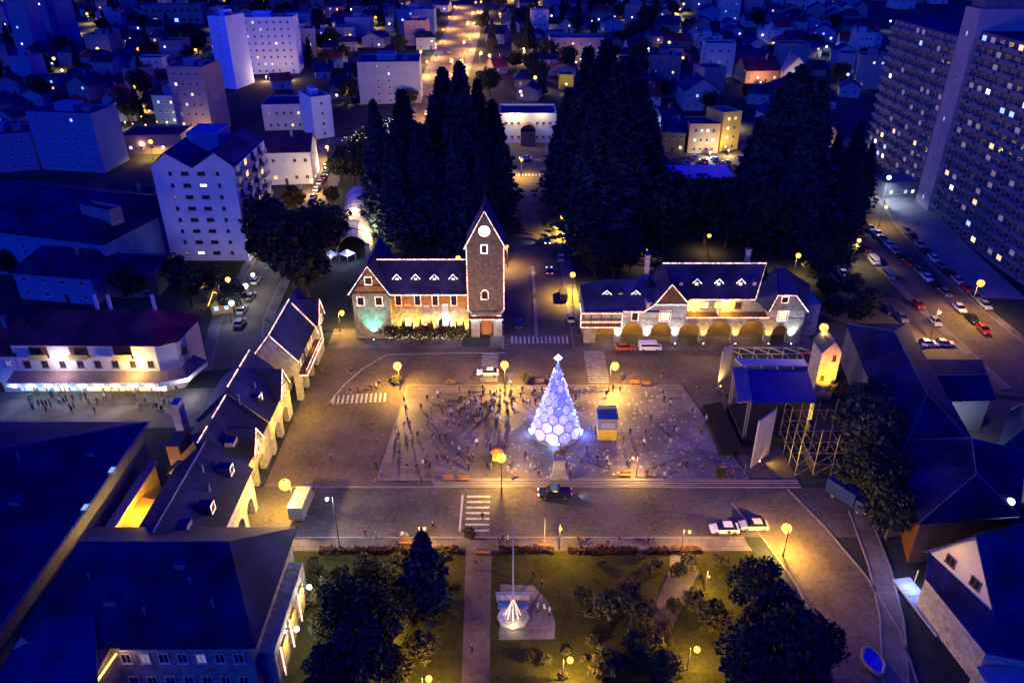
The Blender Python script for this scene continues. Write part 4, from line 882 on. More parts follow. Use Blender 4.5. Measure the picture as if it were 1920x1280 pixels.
# ---- big dark roofs, middle left
house('warehouse', 'large dark roofed hall left of the white apartment block', (-152, 186, 0), radians(-16), 58, 34, 12, 18, 'x', BLUEW, SLATE_D, 6, 2, .05, 31, None, 12, False, 'building')
pb('b', 'stair_block', 'small pale striped gable block with lit blue windows left of apartment block', (236, 520), (258, 510), 400, 10, nf=3, nc=1, ns=2, wall=CONC, roof=SLATE_D, lit=0, seed=32, pent=False)
pb('h', 'town_house', 'pale lit house wall among dark roofs at the left', (66, 522), (128, 508), 470, 9, rise=1.5, axis='x', wall=CONC, roof=SLATE_D, nc=3, nf=1, lit=.0, seed=33)
pb('b', 'low_building', 'low dark flat building above the red-roofed shop', (130, 560), (300, 556), 520, 12, nf=1, nc=6, ns=0, wall=CONC_D, roof=SLATE_D, lit=.0, seed=34, pent=False)
for i, (px, py, w_, d_, ze_, rz_, lab) in enumerate(((40, 560, 20, 14, 7, -10, 'dark hipped roof left of the pale lit house wall'), (150, 470, 18, 13, 8, -12, 'dark gabled roof in front of the large dark hall'), (-20, 470, 16, 14, 8, -8, 'dark roof cut by the left edge in front of the large hall'), (200, 420, 14, 12, 6, -12, 'small dark roof beside the large hall'))):
    house('dark_house', lab, G(px, py), radians(rz_), w_, d_, ze_, ze_ + 4, 'x', CONC_D if i % 2 else BLUEW, SLATE_D, 4, 2, .08, 400 + i, None, 4 if i == 0 else 0, True, 'house')
kh = house('kiosk_house', 'small orange-lit gabled kiosk at the end of the west street', G(398, 592), radians(20), 4.5, 5, 3.0, 5.2, 'y', M('amber_render', (.55, .3, .08), .8, .15, 1), WOOD_D, 2, 1, .8, 35, chim=False, cat='kiosk')
o_ = G(398, 592); lights_run(kh, [o_ + Vector((-.4, -.5, 2.8)), o_ + Vector((1.2, 1.2, 5.3)), o_ + Vector((4.0, 1.6, 2.9))], .1, M('amber_tube', (1, 1, 1)))
pb('b', 'restaurant', 'low restaurant with red and white lit sign strip at upper left', (232, 290), (345, 288), 258, 14, nf=1, nc=5, ns=0, wall=PINK, roof=M('maroon_roof', (1, 1, 1)), lit=.9, seed=36, pent=False, pal=(GL_WHITE, GL_WARM))
p0 = G(235, 285); p1 = G(318, 284)
sg = MB().hexa([p0 + Vector((0, -1, 3.2)), p1 + Vector((0, -1, 3.2)), p1 + Vector((0, -.7, 3.2)), p0 + Vector((0, -.7, 3.2)), p0 + Vector((0, -1, 4.2)), p1 + Vector((0, -1, 4.2)), p1 + Vector((0, -.7, 4.2)), p0 + Vector((0, -.7, 4.2))]).build('light_strip', M('pink_white_tube', (1, .8, .8), .4, .02, 1, emi=(1, .6, .5), es=4))
tag(sg, 'long pinkish white light strip over the restaurant front', 'light strip')
light('POINT', p0.lerp(p1, .5) + Vector((0, -3, 3.5)), 700, (1, .6, .4), None, .3).parent = sg
# ---- far houses on the rising ground
FAR = [(196, 140, 44), (226, 128, 30), (262, 132, 34), (330, 138, 30), (150, 172, 36), (60, 200, 40), (300, 168, 40), (215, 205, 40), (130, 220, 46), (580, 70, 34), (620, 108, 30), (650, 64, 34), (700, 88, 40), (928, 82, 36), (960, 60, 30), (1000, 80, 34), (940, 140, 26), (1080, 52, 34), (1150, 60, 36), (1200, 44, 30), (1240, 74, 34), (1180, 118, 32), (1330, 108, 36), (1380, 70, 30), (1420, 96, 34), (1470, 66, 36), (1540, 78, 44), (1600, 60, 36), (1640, 92, 34), (1580, 120, 40), (1310, 52, 36), (1010, 30, 36), (1110, 22, 34), (1190, 14, 36), (1560, 30, 40), (1440, 28, 36), (640, 20, 36), (700, 34, 40), (590, 28, 34), (330, 84, 40), (210, 70, 40), (170, 30, 36), (480, 12, 40), (1370, 22, 36), (1700, 18, 40), (530, 170, 36), (1420, 196, 38), (1220, 206, 36), (1460, 232, 40), (1590, 182, 36), (20, 250, 44), (1255, 240, 30), (610, 150, 34)]
FAR.sort(key=lambda q: q[0])
for i, (px, py, wp) in enumerate(FAR):
    rr = random.Random(100 + i); loc, rz, wd = front((px - wp / 2, py), (px + wp / 2, py)); wd = min(wd, 18)
    wl = rr.choice([WHITE2, BLUEW, CONC, CREAM, WHITE2]); rf = rr.choice([SLATE, SLATE, SLATE_D, PURPLE, REDROOF]); ax = rr.choice('xy')
    cn = {WHITE2: 'pale', BLUEW: 'bluish', CONC: 'grey', CREAM: 'cream'}[wl]
    ze = rr.uniform(3.4, 6.6)
    house('hillside_house', '%s house on the hillside, %s from the left among the far houses' % (cn, nth(i)), loc, rz + rr.uniform(-.4, .4), wd, rr.uniform(9, 13), ze, ze + rr.uniform(2.2, 4), ax, wl, rf, rr.choice([2, 3]), 1 if ze < 5 else 2, .22, 200 + i, 'houses on the hillside', sidewin=1, chim=rr.random() < .5)
# ---- curved high-rise on the right
def slab_tower(name, label, x, y0, y1, h, nf, nc, seed, z0):
    rng = random.Random(seed); t = thing(name, label, 'high-rise', (x, y0, z0))
    MB().box(0, 15, 0, y1 - y0, -3, h).build('wall', M('tower_concrete', (.09, .10, .14), .85, .3, .12), t, world=False)
    MB().box(.3, 14.7, .3, y1 - y0 - .3, h, h + .1).box(5, 12, 6, 14, h + .1, h + 3).build('roof', SLATE_D, t, world=False)
    fh = h / nf; cw = (y1 - y0) / nc
    for f in range(nf):
        MB().box(-1.1, -.01, .2, y1 - y0 - .2, f * fh + .02, f * fh + .18).build('balcony_slab', CONC, t, world=False)
        for c in range(nc):
            y = (c + .5) * cw; r = rng.random()
            pane = GLASS if r > .22 else (GL_DIM if r > .07 else rng.choice([GL_WARM, GL_YEL, GL_COOL, GL_COOL, GL_WHITE]))
            window(t, 0, y, f * fh + .9, -pi / 2, cw * .5, fh * .5, pane, FRAME)
            if c % 2 == 0: put('balcony_front', TOWERB, t, (-1.1, y + cw * .5, f * fh + .18), 0, (1, cw * 1.75, 1))
    return t
TOWERB = MB().box(-.08, 0, -.5, .5, 0, 1.0).mesh('balcony_front', [M('balcony_panel', (.17, .17, .2), .8, .4, .2)])
slab_tower('apartment_tower', 'left wing of the curved high-rise at the right edge, with many lit windows', 127.5, 231, 277, 47, 15, 12, 41, 2.0)
slab_tower('apartment_tower', 'nearer right wing of the curved high-rise running out of the right edge', 126.5, 150, 222.5, 52, 17, 17, 42, 0)
st = thing('stair_tower', 'blank stair tower between the two wings of the high-rise', 'stair tower', (125, 222.7, 0))
MB().box(125, 140, 222.8, 230.8, -2, 57.5).build('wall', M('tower_render', (.30, .27, .30), .85, .15, .2), st); MB().box(126, 139, 223.6, 230, 57.5, 60).build('lift_housing', CONC_D, st)
for f in range(9): window(st, 0, 226.8 - 222.7, 4 + f * 5.8, -pi / 2, .7, 1.2, GLASS if f % 4 else GL_COOL, FRAME)
block('low_wing', 'low lit entrance wing at the foot of the high-rise', G(1655, 372), radians(8), 12, 9, 4.2, 1, 4, 0, CONC, CONC, .8, 43, pent=False, pal=(GL_COOL, GL_WHITE))
kp = G(1808, 425); kk = thing('entrance_porch', 'small bright greenish-yellow lit entrance porch of the high-rise', 'porch', kp)
MB().box(-2, 2, -1.5, 1.5, 2.7, 2.95).build('roof', CONC, kk, world=False)
for x in (-1.8, 1.8):
    for y in (-1.3, 1.3): MB().tube([(x, y, 0), (x, y, 2.7)], .1, 6).build('post', METAL, kk, world=False)
MB().box(-1.7, 1.7, 1.2, 1.4, .1, 2.6).build('lit_wall', M('greenish_lit_wall', (.8, .8, .5), .5, .1, 1, emi=(1, .95, .5), es=2.5), kk, world=False); light('POINT', kp + Vector((-.5, -1.8, 2.4)), 450, (1, .95, .6), kk, .2)
# ---- dark roofs, right and lower right
def roofed(name, label, corners, ze, zr, roof=SLATE_D, wall=CONC_D, ridge=.5, cat='building'):
    """quadrilateral plan (four places, ccw from near left), hipped to a ridge along the longer pair"""
    c = [Vector((p[0], p[1])) for p in corners]; t = thing(name, label, cat, (c[0].x, c[0].y, 0))
    MB().prism([tuple(p) for p in c], -1, ze).build('wall', wall, t)
    ctr = sum(c, Vector((0, 0))) / 4; e = [p + (p - ctr).normalized() * .9 for p in c]
    a, b = (e[0] + e[3]) / 2, (e[1] + e[2]) / 2
    if (e[1] - e[0]).length < (e[3] - e[0]).length: a, b = (e[0] + e[1]) / 2, (e[3] + e[2]) / 2; swap = True
    else: swap = False
    P_, Q_ = a.lerp(b, (1 - ridge) / 2), b.lerp(a, (1 - ridge) / 2)
    T3 = lambda p, z: (p.x, p.y, z); m = MB()
    if not swap: m.poly([T3(e[0], ze), T3(e[1], ze), T3(Q_, zr), T3(P_, zr)]).poly([T3(e[1], ze), T3(e[2], ze), T3(Q_, zr)]).poly([T3(e[2], ze), T3(e[3], ze), T3(P_, zr), T3(Q_, zr)]).poly([T3(e[3], ze), T3(e[0], ze), T3(P_, zr)])
    else: m.poly([T3(e[0], ze), T3(e[1], ze), T3(P_, zr)]).poly([T3(e[1], ze), T3(e[2], ze), T3(Q_, zr), T3(P_, zr)]).poly([T3(e[2], ze), T3(e[3], ze), T3(Q_, zr)]).poly([T3(e[3], ze), T3(e[0], ze), T3(P_, zr), T3(Q_, zr)])
    m.poly([T3(p, ze - .2) for p in e][::-1]); m.build('roof', roof, t)
    MB().tube([T3(P_, zr + .03), T3(Q_, zr + .03)], .07, 5).build('ridge_cap', CONC, t)
    for q, p in zip((e[0], e[1], e[2], e[3]), ((P_, P_, Q_, Q_) if swap else (P_, Q_, Q_, P_))): MB().tube([T3(q, ze + .02), T3(p, zr + .03)], .055, 5).build('hip_cap', CONC, t)
    return t
cr = lambda *pp, z=8: [G(px, py, z) for px, py in pp]
roofed('workshop_building', 'long dark hipped roof running diagonally right of the stage', cr((1690, 850), (1830, 840), (1700, 610), (1590, 610)), 8, 12, SLATE_D)
roofed('flat_building', 'dark blue roofed building with chimney below the east street', cr((1712, 742), (1862, 735), (1840, 668), (1700, 668)), 7, 7.8, SLATE_D, CONC_D, .9)
roofed('timber_hall', 'dark roofed timber hall with reddish wall at the right, above the corner house', cr((1728, 975), (1900, 960), (1920, 850), (1690, 830)), 8, 12.5, SLATE_D, WOOD_D)
roofed('annex_building', 'small dark pointed roof at the right edge beside the pale yard', cr((1878, 825), (1960, 845), (1960, 745), (1905, 755)), 6, 10, SLATE_D)
yd = sheet('yard', [G(px, py) for px, py in ((1745, 800), (1930, 920), (1990, 760), (1830, 745))], .07, ASPH2)
h_ = thing('corner_house', 'large dark-roofed house with pale lit gable wall in the lower right corner', 'house', (60, 66, 0)); o = rootloc(h_)
gA, gB = G(1742, 1034, 5.2), G(1868, 1152, 5.2); gm_ = (gA + gB) / 2; gap = Vector((gm_.x, gm_.y, V(960, 1004, gm_.y).z))
dW = (gB - gA).normalized(); inn = Vector((-dW.y, dW.x, 0)); inn = inn if inn.x > 0 else -inn
MB().slab([gA, gB, gap], .4).box(gA.x, gA.x + .01, gA.y, gA.y + .01, 5, 5.01).build('gable_wall', CREAM, h_)
fn = atan2(dW.y, dW.x)
for k in (.3, .66):
    p = gA.lerp(gB, k) + Vector((0, 0, .9)) - inn * .06; put('window', winmesh(1.5, 1.4, GLASS, FRAME_D), h_, p - o, fn)
rg = MB(); ov = -inn * .5
rg.slab([gA + ov + Vector((0, 0, -.2)) - dW * .4, gap + ov + Vector((0, 0, .15)), gap + inn * 22 + Vector((0, 0, .15)), gA + inn * 22 + Vector((0, 0, -.2)) - dW * .4], .2)
rg.slab([gap + ov + Vector((0, 0, .15)), gB + ov + Vector((0, 0, -.2)) + dW * .4, gB + inn * 22 + Vector((0, 0, -.2)) + dW * .4, gap + inn * 22 + Vector((0, 0, .15))], .2); rg.build('main_roof', SLATE, h_)
light('POINT', gA.lerp(gB, .35) - inn * 2.0 + Vector((0, 0, 3.6)), 45, (1, .6, .08), h_, .15)
lo = [G(1735, 1085, 5), G(1848, 1225, 5), G(1990, 1240, 5), G(1990, 1010, 5)]
MB().prism([(p.x, p.y) for p in lo], 0, 5.0).build('wall', STONE_L, h_)
m = MB(); m.slab([lo[0], lo[1], gB, gA], .2); m.build('lower_roof', SLATE, h_)
m = MB(); m.slab([lo[1] + Vector((0, 0, .2)), G(2050, 1260, 5.2), gB + inn * 14, gB + Vector((0, 0, -.1))], .2); m.build('rear_roof', SLATE, h_)
MB().box(lo[1].x - 1, 75, lo[1].y - 6, lo[1].y - .6, 0, 3.6).build('front_wing', STONE_L, h_)
tr = thing('veranda', 'brightly lit veranda deck beside the lower right house', 'veranda', G(1745, 1150))
va, vb = G(1705, 1085), G(1790, 1190); dv = (vb - va).normalized(); nv = Vector((dv.y, -dv.x, 0))
for k in range(9):
    u, v_ = va.lerp(vb, k / 9), va.lerp(vb, (k + .95) / 9); MB().slab([u + Vector((0, 0, .4)), v_ + Vector((0, 0, .4)), v_ + nv * 2.6 + Vector((0, 0, .4)), u + nv * 2.6 + Vector((0, 0, .4))][::-1], .3).build('deck_panel', WHITE2, tr)
light('POINT', va.lerp(vb, .85) + nv * 1.2 + Vector((0, 0, 2.2)), 330, (.75, 1, .95), tr, .2); light('POINT', va.lerp(vb, .2) + nv * 1.2 + Vector((0, 0, 2.0)), 420, (.3, .35, 1), tr, .2)
for k in (.1, .4, .7, 1): p = va.lerp(vb, k); MB().tube([p, p + Vector((0, 0, 2.6))], .08, 5).build('post', WOOD, tr)
po = G(1637, 1240, .1); pw = thing('garden_pool', 'small kidney-shaped blue pool with pale rim beside the lower footway', 'pool', po)
ring = [(1.0 * cos(a * pi / 8) * (1 + .25 * cos(a * pi / 4)), 2.0 * sin(a * pi / 8)) for a in range(16)]
MB().tube([(x, y, .25) for x, y in ring] + [(ring[0][0], ring[0][1], .25)], .22, 6).build('rim', KERB, pw, world=False); MB().prism(ring, 0, .2).build('water', M('pool_water', (.02, .04, .5), .1, .1, 1), pw, world=False)

# ---- the dense town on the hillside: more houses and flats between those placed by hand
def proj(x, y, z):
    d_ = y * cos(PITCH) - (z - HC) * sin(PITCH); u_ = y * sin(PITCH) + (z - HC) * cos(PITCH); return 960 + F * x / d_, 640 - F * u_ / d_
KEEP = [(320, 100, 570, 275), (655, 95, 960, 480), (925, 185, 1060, 480), (1030, 60, 1140, 180), (1030, 200, 1700, 480), (460, 175, 660, 400), (1620, 0, 1990, 640), (200, 240, 350, 300), (0, 300, 520, 640), (30, 0, 155, 112), (265, 5, 385, 52), (740, 15, 818, 70)]
occ = [o_.location.to_2d() for o_ in COL.objects if o_.parent is None and o_.get('category') in ('house', 'building', 'apartment block')]
rt = random.Random(77); NEWH = []; yy = 232.0
while yy < 650:
    xx = -yy * .66 - 20
    while xx < yy * .72 + 20:
        x, y = xx + rt.uniform(-5, 5), yy + rt.uniform(-4, 4); px, py = proj(x, y, gz(y) + 3)
        rd = min((Vector((x, y)) - p_.to_2d()).length for p_ in resample([Vector((q_.x, q_.y, 0)) for q_ in FS], 8))
        if -60 < px < 1980 and py > -25 and rd > 19 and not any(a_ < px < c_ and b_ < py < d_ for a_, b_, c_, d_ in KEEP) and all((Vector((x, y)) - q_).length > 13 for q_ in occ):
            NEWH.append((px, x, y)); occ.append(Vector((x, y)))
        xx += rt.uniform(15, 24)
    yy += rt.uniform(17, 23)
NEWH.sort()
TOWN = NEWH
for i, (px, x, y) in enumerate(NEWH):
    q_ = rt.random(); wl = rt.choice([WHITE2, BLUEW, CONC, CREAM, CONC_D, PINK]); rf = rt.choice([SLATE, SLATE_D, SLATE_D, PURPLE, REDROOF]); cn = {WHITE2: 'pale', BLUEW: 'bluish', CONC: 'grey', CREAM: 'cream', CONC_D: 'dark', PINK: 'pinkish'}[wl]
    rn = {SLATE: 'blue', SLATE_D: 'dark', PURPLE: 'purplish', REDROOF: 'red'}[rf]; loc = (x, y, gz(y)); rz = rt.choice([0, pi / 2, 0]) * 0 + rt.uniform(-.25, .25)
    if q_ < .3:
        block('town_flats', '%s flat-roofed town building, %s from left in the dense far town' % (cn, nth3(i)), loc, rz, rt.uniform(9, 15), rt.uniform(9, 13), rt.uniform(6, 15), 3, 3, 0, wl, SLATE_D, .16, 700 + i, 'buildings filling the far town', pent=rt.random() < .4)
    else:
        ze = rt.uniform(3.2, 7)
        house('town_house', '%s house with %s roof, %s from left in the dense far town' % (cn, rn, nth3(i)), loc, rz, rt.uniform(8, 14), rt.uniform(8, 13), ze, ze + rt.uniform(2.2, 4.2), rt.choice('xy'), wl, rf, 2, 1 if ze < 5 else 2, .16, 700 + i, 'buildings filling the far town', hip=(3 if rt.random() < .3 else 0), chim=rt.random() < .5, sidewin=0)
# ================================================================== THINGS ON THE SQUARE
# ---- christmas tree of hexagonal panels
TC = Vector((7.7, 111.5, .15)); TH, TR = 14.2, 4.5
xt = thing('christmas_tree', 'tall cone-shaped christmas tree of glowing hexagonal panels in blue and white', 'christmas tree', TC)
MB().lathe([(TR + .1, 0), (TR + .1, .35), (TR - .3, .4)], 20).build('base_ring', WHITE2, xt, world=False)
core = MB().lathe([(TR * .86, .3), (TR * .45, TH * .48), (.12, TH)], 16).build('inner_cone', M('inner_cone_lit', (.1, .1, .5), .6, .1, 1, emi=(.06, .10, 1), es=.7), xt, world=False)
PM = [M('hex_panel_white', (.5, .5, .55), .5, .05, 1, emi=(.8, .84, 1), es=.42), M('hex_panel_lilac', (.3, .3, .5), .5, .05, 1, emi=(.13, .22, 1), es=.62), M('hex_panel_blue', (.15, .18, .5), .5, .05, 1, emi=(.05, .10, 1), es=.9), M('hex_panel_pale', (.35, .38, .5), .5, .05, 1, emi=(.32, .48, 1), es=.5)]
rowz = [.4, 2.1, 3.7, 5.2, 6.6, 7.9, 9.1, 10.2, 11.2, 12.0, 12.7]; NC = 11
rr = random.Random(5)
for r in range(len(rowz) - 1):
    z0, z1 = rowz[r], rowz[r + 1]; zc = (z0 + z1) / 2; hh_ = (z1 - z0) * .64
    nc = NC if r < 6 else 8
    for c in range(nc):
        a = 2 * pi * (c + (.5 if r % 2 else 0)) / nc - pi / 2 + .35
        def pt(da, z): rad = TR * (1 - z / TH) * 1.0; return Vector((rad * cos(a + da), rad * sin(a + da), z))
        h_a = pi / nc * .95; mt = PM[0] if r == 0 and rr.random() < .6 else (rr.choice([PM[0], PM[3], PM[1], PM[1]]) if r < 3 else rr.choice([PM[1], PM[2], PM[3], PM[1], PM[2], PM[2]]))
        hexp = [pt(0, zc - hh_), pt(h_a, zc - hh_ * .45), pt(h_a, zc + hh_ * .45), pt(0, zc + hh_), pt(-h_a, zc + hh_ * .45), pt(-h_a, zc - hh_ * .45)]
        ctr = sum(hexp, Vector()) / 6; hexp = [ctr + (p - ctr) * .95 for p in hexp]; nn = Vector((cos(a), sin(a), TR / TH)).normalized() * .09
        m = MB(); 
        for k in range(6): m.poly([ctr + nn * 1.8, hexp[k] + nn, hexp[(k + 1) % 6] + nn]); m.poly([hexp[k], hexp[(k + 1) % 6], hexp[(k + 1) % 6] + nn, hexp[k] + nn])
        m.build('hex_panel', mt, xt, world=False)
sp_ = MB()
for k in range(130):
    z_ = rr.uniform(.8, 13); a_ = rr.random() * 6.3; q_ = TR * (1 - z_ / TH) + .2; sp_.ball((q_ * cos(a_), q_ * sin(a_), z_), .055, 4)
sp_.build('sparkle_lights', M('sparkle', (.9, .9, 1), .4, .02, 1, emi=(.75, .85, 1), es=5), xt, world=False)
MB().lathe([(.42, 0), (.2, .8), (.05, 1.9)], 10, (0, 0, 12.5)).build('top_cone', PM[2], xt, world=False)
sm = MB()
for k in range(8):
    a = k * pi / 4; L_ = .7 if k % 2 == 0 else .55
    sm.tube([(0, 0, TH + .7), (L_ * cos(a), 0, TH + .7 + L_ * sin(a))], .16, 5, 0, .03)
sm.ball((0, 0, TH + .7), .42, 8); sm.build('star', M('star_lit', (.8, .9, 1), .4, .02, 1, emi=(.6, .85, 1), es=14), xt, world=False)
CY = M('cyan_tube', (.5, .8, 1), .4, .02, 1, emi=(.3, .75, 1), es=5)
for a0 in (-2.95, -1.65, -.25, 1.2, 2.2):
    MB().tube([(TR * 1.03 * cos(a0 + t), TR * 1.03 * sin(a0 + t), .6) for t in (-.16, 0, .16)], .13, 5).build('base_light', CY, xt, world=False)
    light('POINT', TC + Vector((TR * 1.12 * cos(a0), TR * 1.12 * sin(a0), .9)), 330 if a0 > -.5 else 120, (.06, .12, 1) if a0 > -.5 else (.2, .3, 1), xt, .15)
light('POINT', TC + Vector((0, -.8, TH + .6)), 160, (.4, .65, 1), xt, .2)
for z in (4, 8): light('POINT', TC + Vector((TR * (1 - z / TH) + .9, -.3, z)), 150, (.1, .15, 1), xt, .3); light('POINT', TC + Vector((-TR * (1 - z / TH) - .9, -.4, z)), 80, (.25, .25, 1), xt, .3)
# ---- kiosk booth
bo = G(1138, 826); bt = thing('ticket_booth', 'small square booth with white top edge and yellow lit base right of the tree', 'booth', bo)
MB().box(-1.6, 1.6, 0, 3, 0, 2.3).build('base', M('yellow_board', (.5, .36, .05), .7, .2, 1), bt, world=False); MB().box(-1.62, 1.62, -.02, 3.02, 2.3, 4.4).build('body', M('slate_blue_board', (.12, .14, .2), .7, .2, 1), bt, world=False)
MB().box(-1.75, 1.75, -.2, 3.2, 4.4, 4.6).box(-1.6, 1.6, 2.9, 3.15, 4.6, 5.2).build('roof', CONC, bt, world=False); MB().box(-1.2, 1.2, -.06, -.025, 2.6, 3.7).build('shutter', M('grey_shutter', (.2, .22, .28), .6, .2, 1), bt, world=False)
# ---- equestrian statue
def skinmesh(name, edges, pts, radii, mats, sub=1, root=0, paint=None):
    me = bpy.data.meshes.new(name); me.from_pydata(pts, edges, []); ob = bpy.data.objects.new(name, me); COL.objects.link(ob)
    mod = ob.modifiers.new('s', 'SKIN'); mod.use_smooth_shade = True
    for i, r in enumerate(radii):
        sv = me.skin_vertices[0].data[i]; sv.radius = r if hasattr(r, '__len__') else (r, r); sv.use_root = i == root
    if sub: sm_ = ob.modifiers.new('u', 'SUBSURF'); sm_.levels = sub; sm_.render_levels = sub
    dg = bpy.context.evaluated_depsgraph_get(); out = bpy.data.meshes.new_from_object(ob.evaluated_get(dg)); out.name = name
    bpy.data.objects.remove(ob); bpy.data.meshes.remove(me); out.materials.clear()
    for mt in mats: out.materials.append(mt)
    if paint: out.polygons.foreach_set('material_index', [paint(p.center) for p in out.polygons])
    out.polygons.foreach_set('use_smooth', [True] * len(out.polygons)); return out
BRONZE = M('bronze', (.09, .065, .04), .45, .3, 2, metal=.6)
eq = G(1048, 893); et = thing('equestrian_statue', 'bronze horse and rider on a tall stone pedestal in front of the lit tree', 'statue', eq)
MB().box(-1.5, 1.5, -1.1, 1.1, 0, .5).box(-1.2, 1.2, -.8, .8, .5, .9).hexa([(-1.0, -.6, .9), (1.0, -.6, .9), (1.0, .6, .9), (-1.0, .6, .9), (-.85, -.5, 3.4), (.85, -.5, 3.4), (.85, .5, 3.4), (-.85, .5, 3.4)]).box(-1.0, 1.0, -.62, .62, 3.4, 3.6).build('pedestal', STONE_L, et, world=False)
hz = 3.6
hp = [(-.75, 0, 1.35), (0, 0, 1.3), (.65, 0, 1.4), (.95, 0, 1.85), (1.15, 0, 2.15), (1.5, 0, 1.95), (.65, .2, .8), (.7, .2, .4), (.68, .2, 0), (.65, -.2, .85), (.95, -.2, .6), (.85, -.2, .25), (-.75, .22, .85), (-.9, .22, .45), (-.82, .22, 0), (-.75, -.22, .85), (-.9, -.22, .45), (-.82, -.22, 0), (-1.05, 0, 1.2), (-1.15, 0, .6)]
he = [(0, 1), (1, 2), (2, 3), (3, 4), (4, 5), (2, 6), (6, 7), (7, 8), (2, 9), (9, 10), (10, 11), (0, 12), (12, 13), (13, 14), (0, 15), (15, 16), (16, 17), (0, 18), (18, 19)]
hr = [.36, .34, .34, .2, .15, .1, .13, .07, .08, .13, .08, .07, .16, .08, .08, .16, .08, .08, .08, .05]
put('horse', skinmesh('horse', he, [(a, b, c + hz) for a, b, c in hp], hr, [BRONZE], 1, 1), et)
rp = [(0, 0, 1.6), (0, 0, 2.0), (.02, 0, 2.3), (.03, 0, 2.5), (.05, 0, 2.72), (.2, .35, 1.4), (.15, .38, .95), (.2, -.35, 1.4), (.15, -.38, .95), (.1, .25, 2.2), (.35, .25, 1.95), (.1, -.25, 2.2), (.35, -.25, 1.95)]
re_ = [(0, 1), (1, 2), (2, 3), (3, 4), (0, 5), (5, 6), (0, 7), (7, 8), (2, 9), (9, 10), (2, 11), (11, 12)]
put('rider', skinmesh('rider', re_, [(a, b, c + hz) for a, b, c in rp], [.2, .19, .2, .08, .13, .12, .08, .12, .08, .08, .06, .08, .06], [BRONZE], 1, 0), et)
# ---- stage
sc_ = thing('concert_stage', 'open-air stage with deep blue canopy roof and black side at the right of the square', 'stage', (50, 112, 0))
q = [G(px, py, 9.0) for px, py in ((1411, 752), (1532, 750), (1514, 693), (1401, 691))]
MB().slab(q, .5).build('canopy', M('blue_canopy', (.005, .008, .17), .75, .3, .3), sc_)
MB().slab([q[3] + Vector((-1.0, .5, .5)), q[2] + Vector((.3, .5, .5)), q[2] + Vector((.3, 3.2, .3)), q[3] + Vector((-1.5, 3.0, .3))], .2).build('back_canopy_edge', M('pale_canvas', (.5, .46, .4), .7, .15, .5), sc_)
MB().slab([q[0] + Vector((-2.4, 0, -.2)), q[0] + Vector((-.05, 0, .05)), q[3] + Vector((-.05, .4, .05)), q[3] + Vector((-2.4, 1.0, -.2))], .15).build('side_valance', M('grey_canvas', (.26, .22, .2), .7, .2, .5), sc_)
sx0, sx1, sy0, sy1 = q[0].x - .6, q[1].x, q[0].y, q[3].y
MB().box(sx0, sx1, sy0, sy1, 0, 1.6).build('deck', BLACK, sc_)
MB().box(sx1 - .3, sx1, sy0, sy1, 1.6, 8.4).build('backdrop', BLACK, sc_)
for x in (sx0 + .3, sx1 - .6):
    for y in (sy0 + .3, sy1 - .3):
        for dx in (-.2, .2):
            for dy in (-.2, .2): MB().tube([(x + dx, y + dy, 0), (x + dx, y + dy, 8.5)], .04, 4).build('truss_chord', STEEL, sc_)
MB().hexa([(sx0 - 4.5, sy0 - 3, .2), (sx0 - 1, sy0 - 3, .2), (sx0 - 1, sy1 + 1, .2), (sx0 - 4.5, sy1 + 1, .2), (sx0 - 4.2, sy0 - 2.8, .7), (sx0 - 1, sy0 - 2.8, 1.4), (sx0 - 1, sy1 + .8, 1.4), (sx0 - 4.2, sy1 + .8, .7)]).build('shadow_ramp', M('stage_shadow_black', (.012, .01, .012), .9, .3, .5), sc_)  # near-black wedge standing in for the stage's shadow on the ground
# scaffolding tower beside the stage
sf = thing('scaffold_tower', 'bare steel scaffolding standing in front of the blue stage roof', 'scaffolding', (53, 104, 0))
gx = [lerp(46.0, 57.5, k / 4) for k in range(5)]; gy = [lerp(99.5, 108.5, k / 3) for k in range(4)]
SCF = M('scaffold_tube', (.22, .19, .16), .5, .2, 2, metal=.4)
for x in gx:
    for y in gy: MB().tube([(x, y, 0), (x, y, 8.2 + RND.uniform(-.5, 1.0))], .06, 5).build('upright', SCF, sf)
for z in (2.2, 4.4, 6.6):
    for y in gy: MB().tube([(gx[0] - .3, y, z), (gx[-1] + .3, y, z)], .045, 4).build('ledger', SCF, sf)
    for x in gx: MB().tube([(x, gy[0] - .3, z), (x, gy[-1] + .3, z)], .045, 4).build('transom', SCF, sf)
for k in range(4):
    for z in (0, 2.2, 4.4): MB().tube([(gx[k], gy[0], z), (gx[k + 1], gy[0], z + 2.2)], .035, 4).build('brace', SCF, sf)
MB().box(gx[1], gx[3], gy[0] + .1, gy[2], .1, 2.1).build('black_crate', BLACK, sf)
for z in (4.45, 6.65): MB().box(gx[1], gx[3], gy[1], gy[2], z, z + .06).build('platform', WOOD_D, sf)
# pole frame behind the stage
pf = thing('tent_frame', 'bare pole frame of a marquee before the right end of the arcade', 'tent frame', (50, 133, 0))
for k in range(6):
    x = 43 + k * 3.0; MB().tube([(x, 136, 0), (x, 136, 3.2), (x + 1.6, 131, 4.6), (x + 1.6, 126, 4.0), (x + 1.6, 126, 0)], .07, 5).build('frame_bow', M('pole_paint', (.6, .5, .36), .5, .15, 1), pf)
for y, z in ((136, 3.2), (131, 4.6), (126, 4.0)): MB().tube([(43 + (1.6 if y < 135 else 0), y, z), (58 + (1.6 if y < 135 else 0), y, z)], .06, 5).build('purlin', STEEL, pf)
for k in range(3): MB().tube([(57 + k * .8, 133, 3.8), (59 + k * .8, 130, 4.9)], .1, 5).build('red_pole', M('red_pole', (.5, .05, .03), .6, .1, 1), pf)
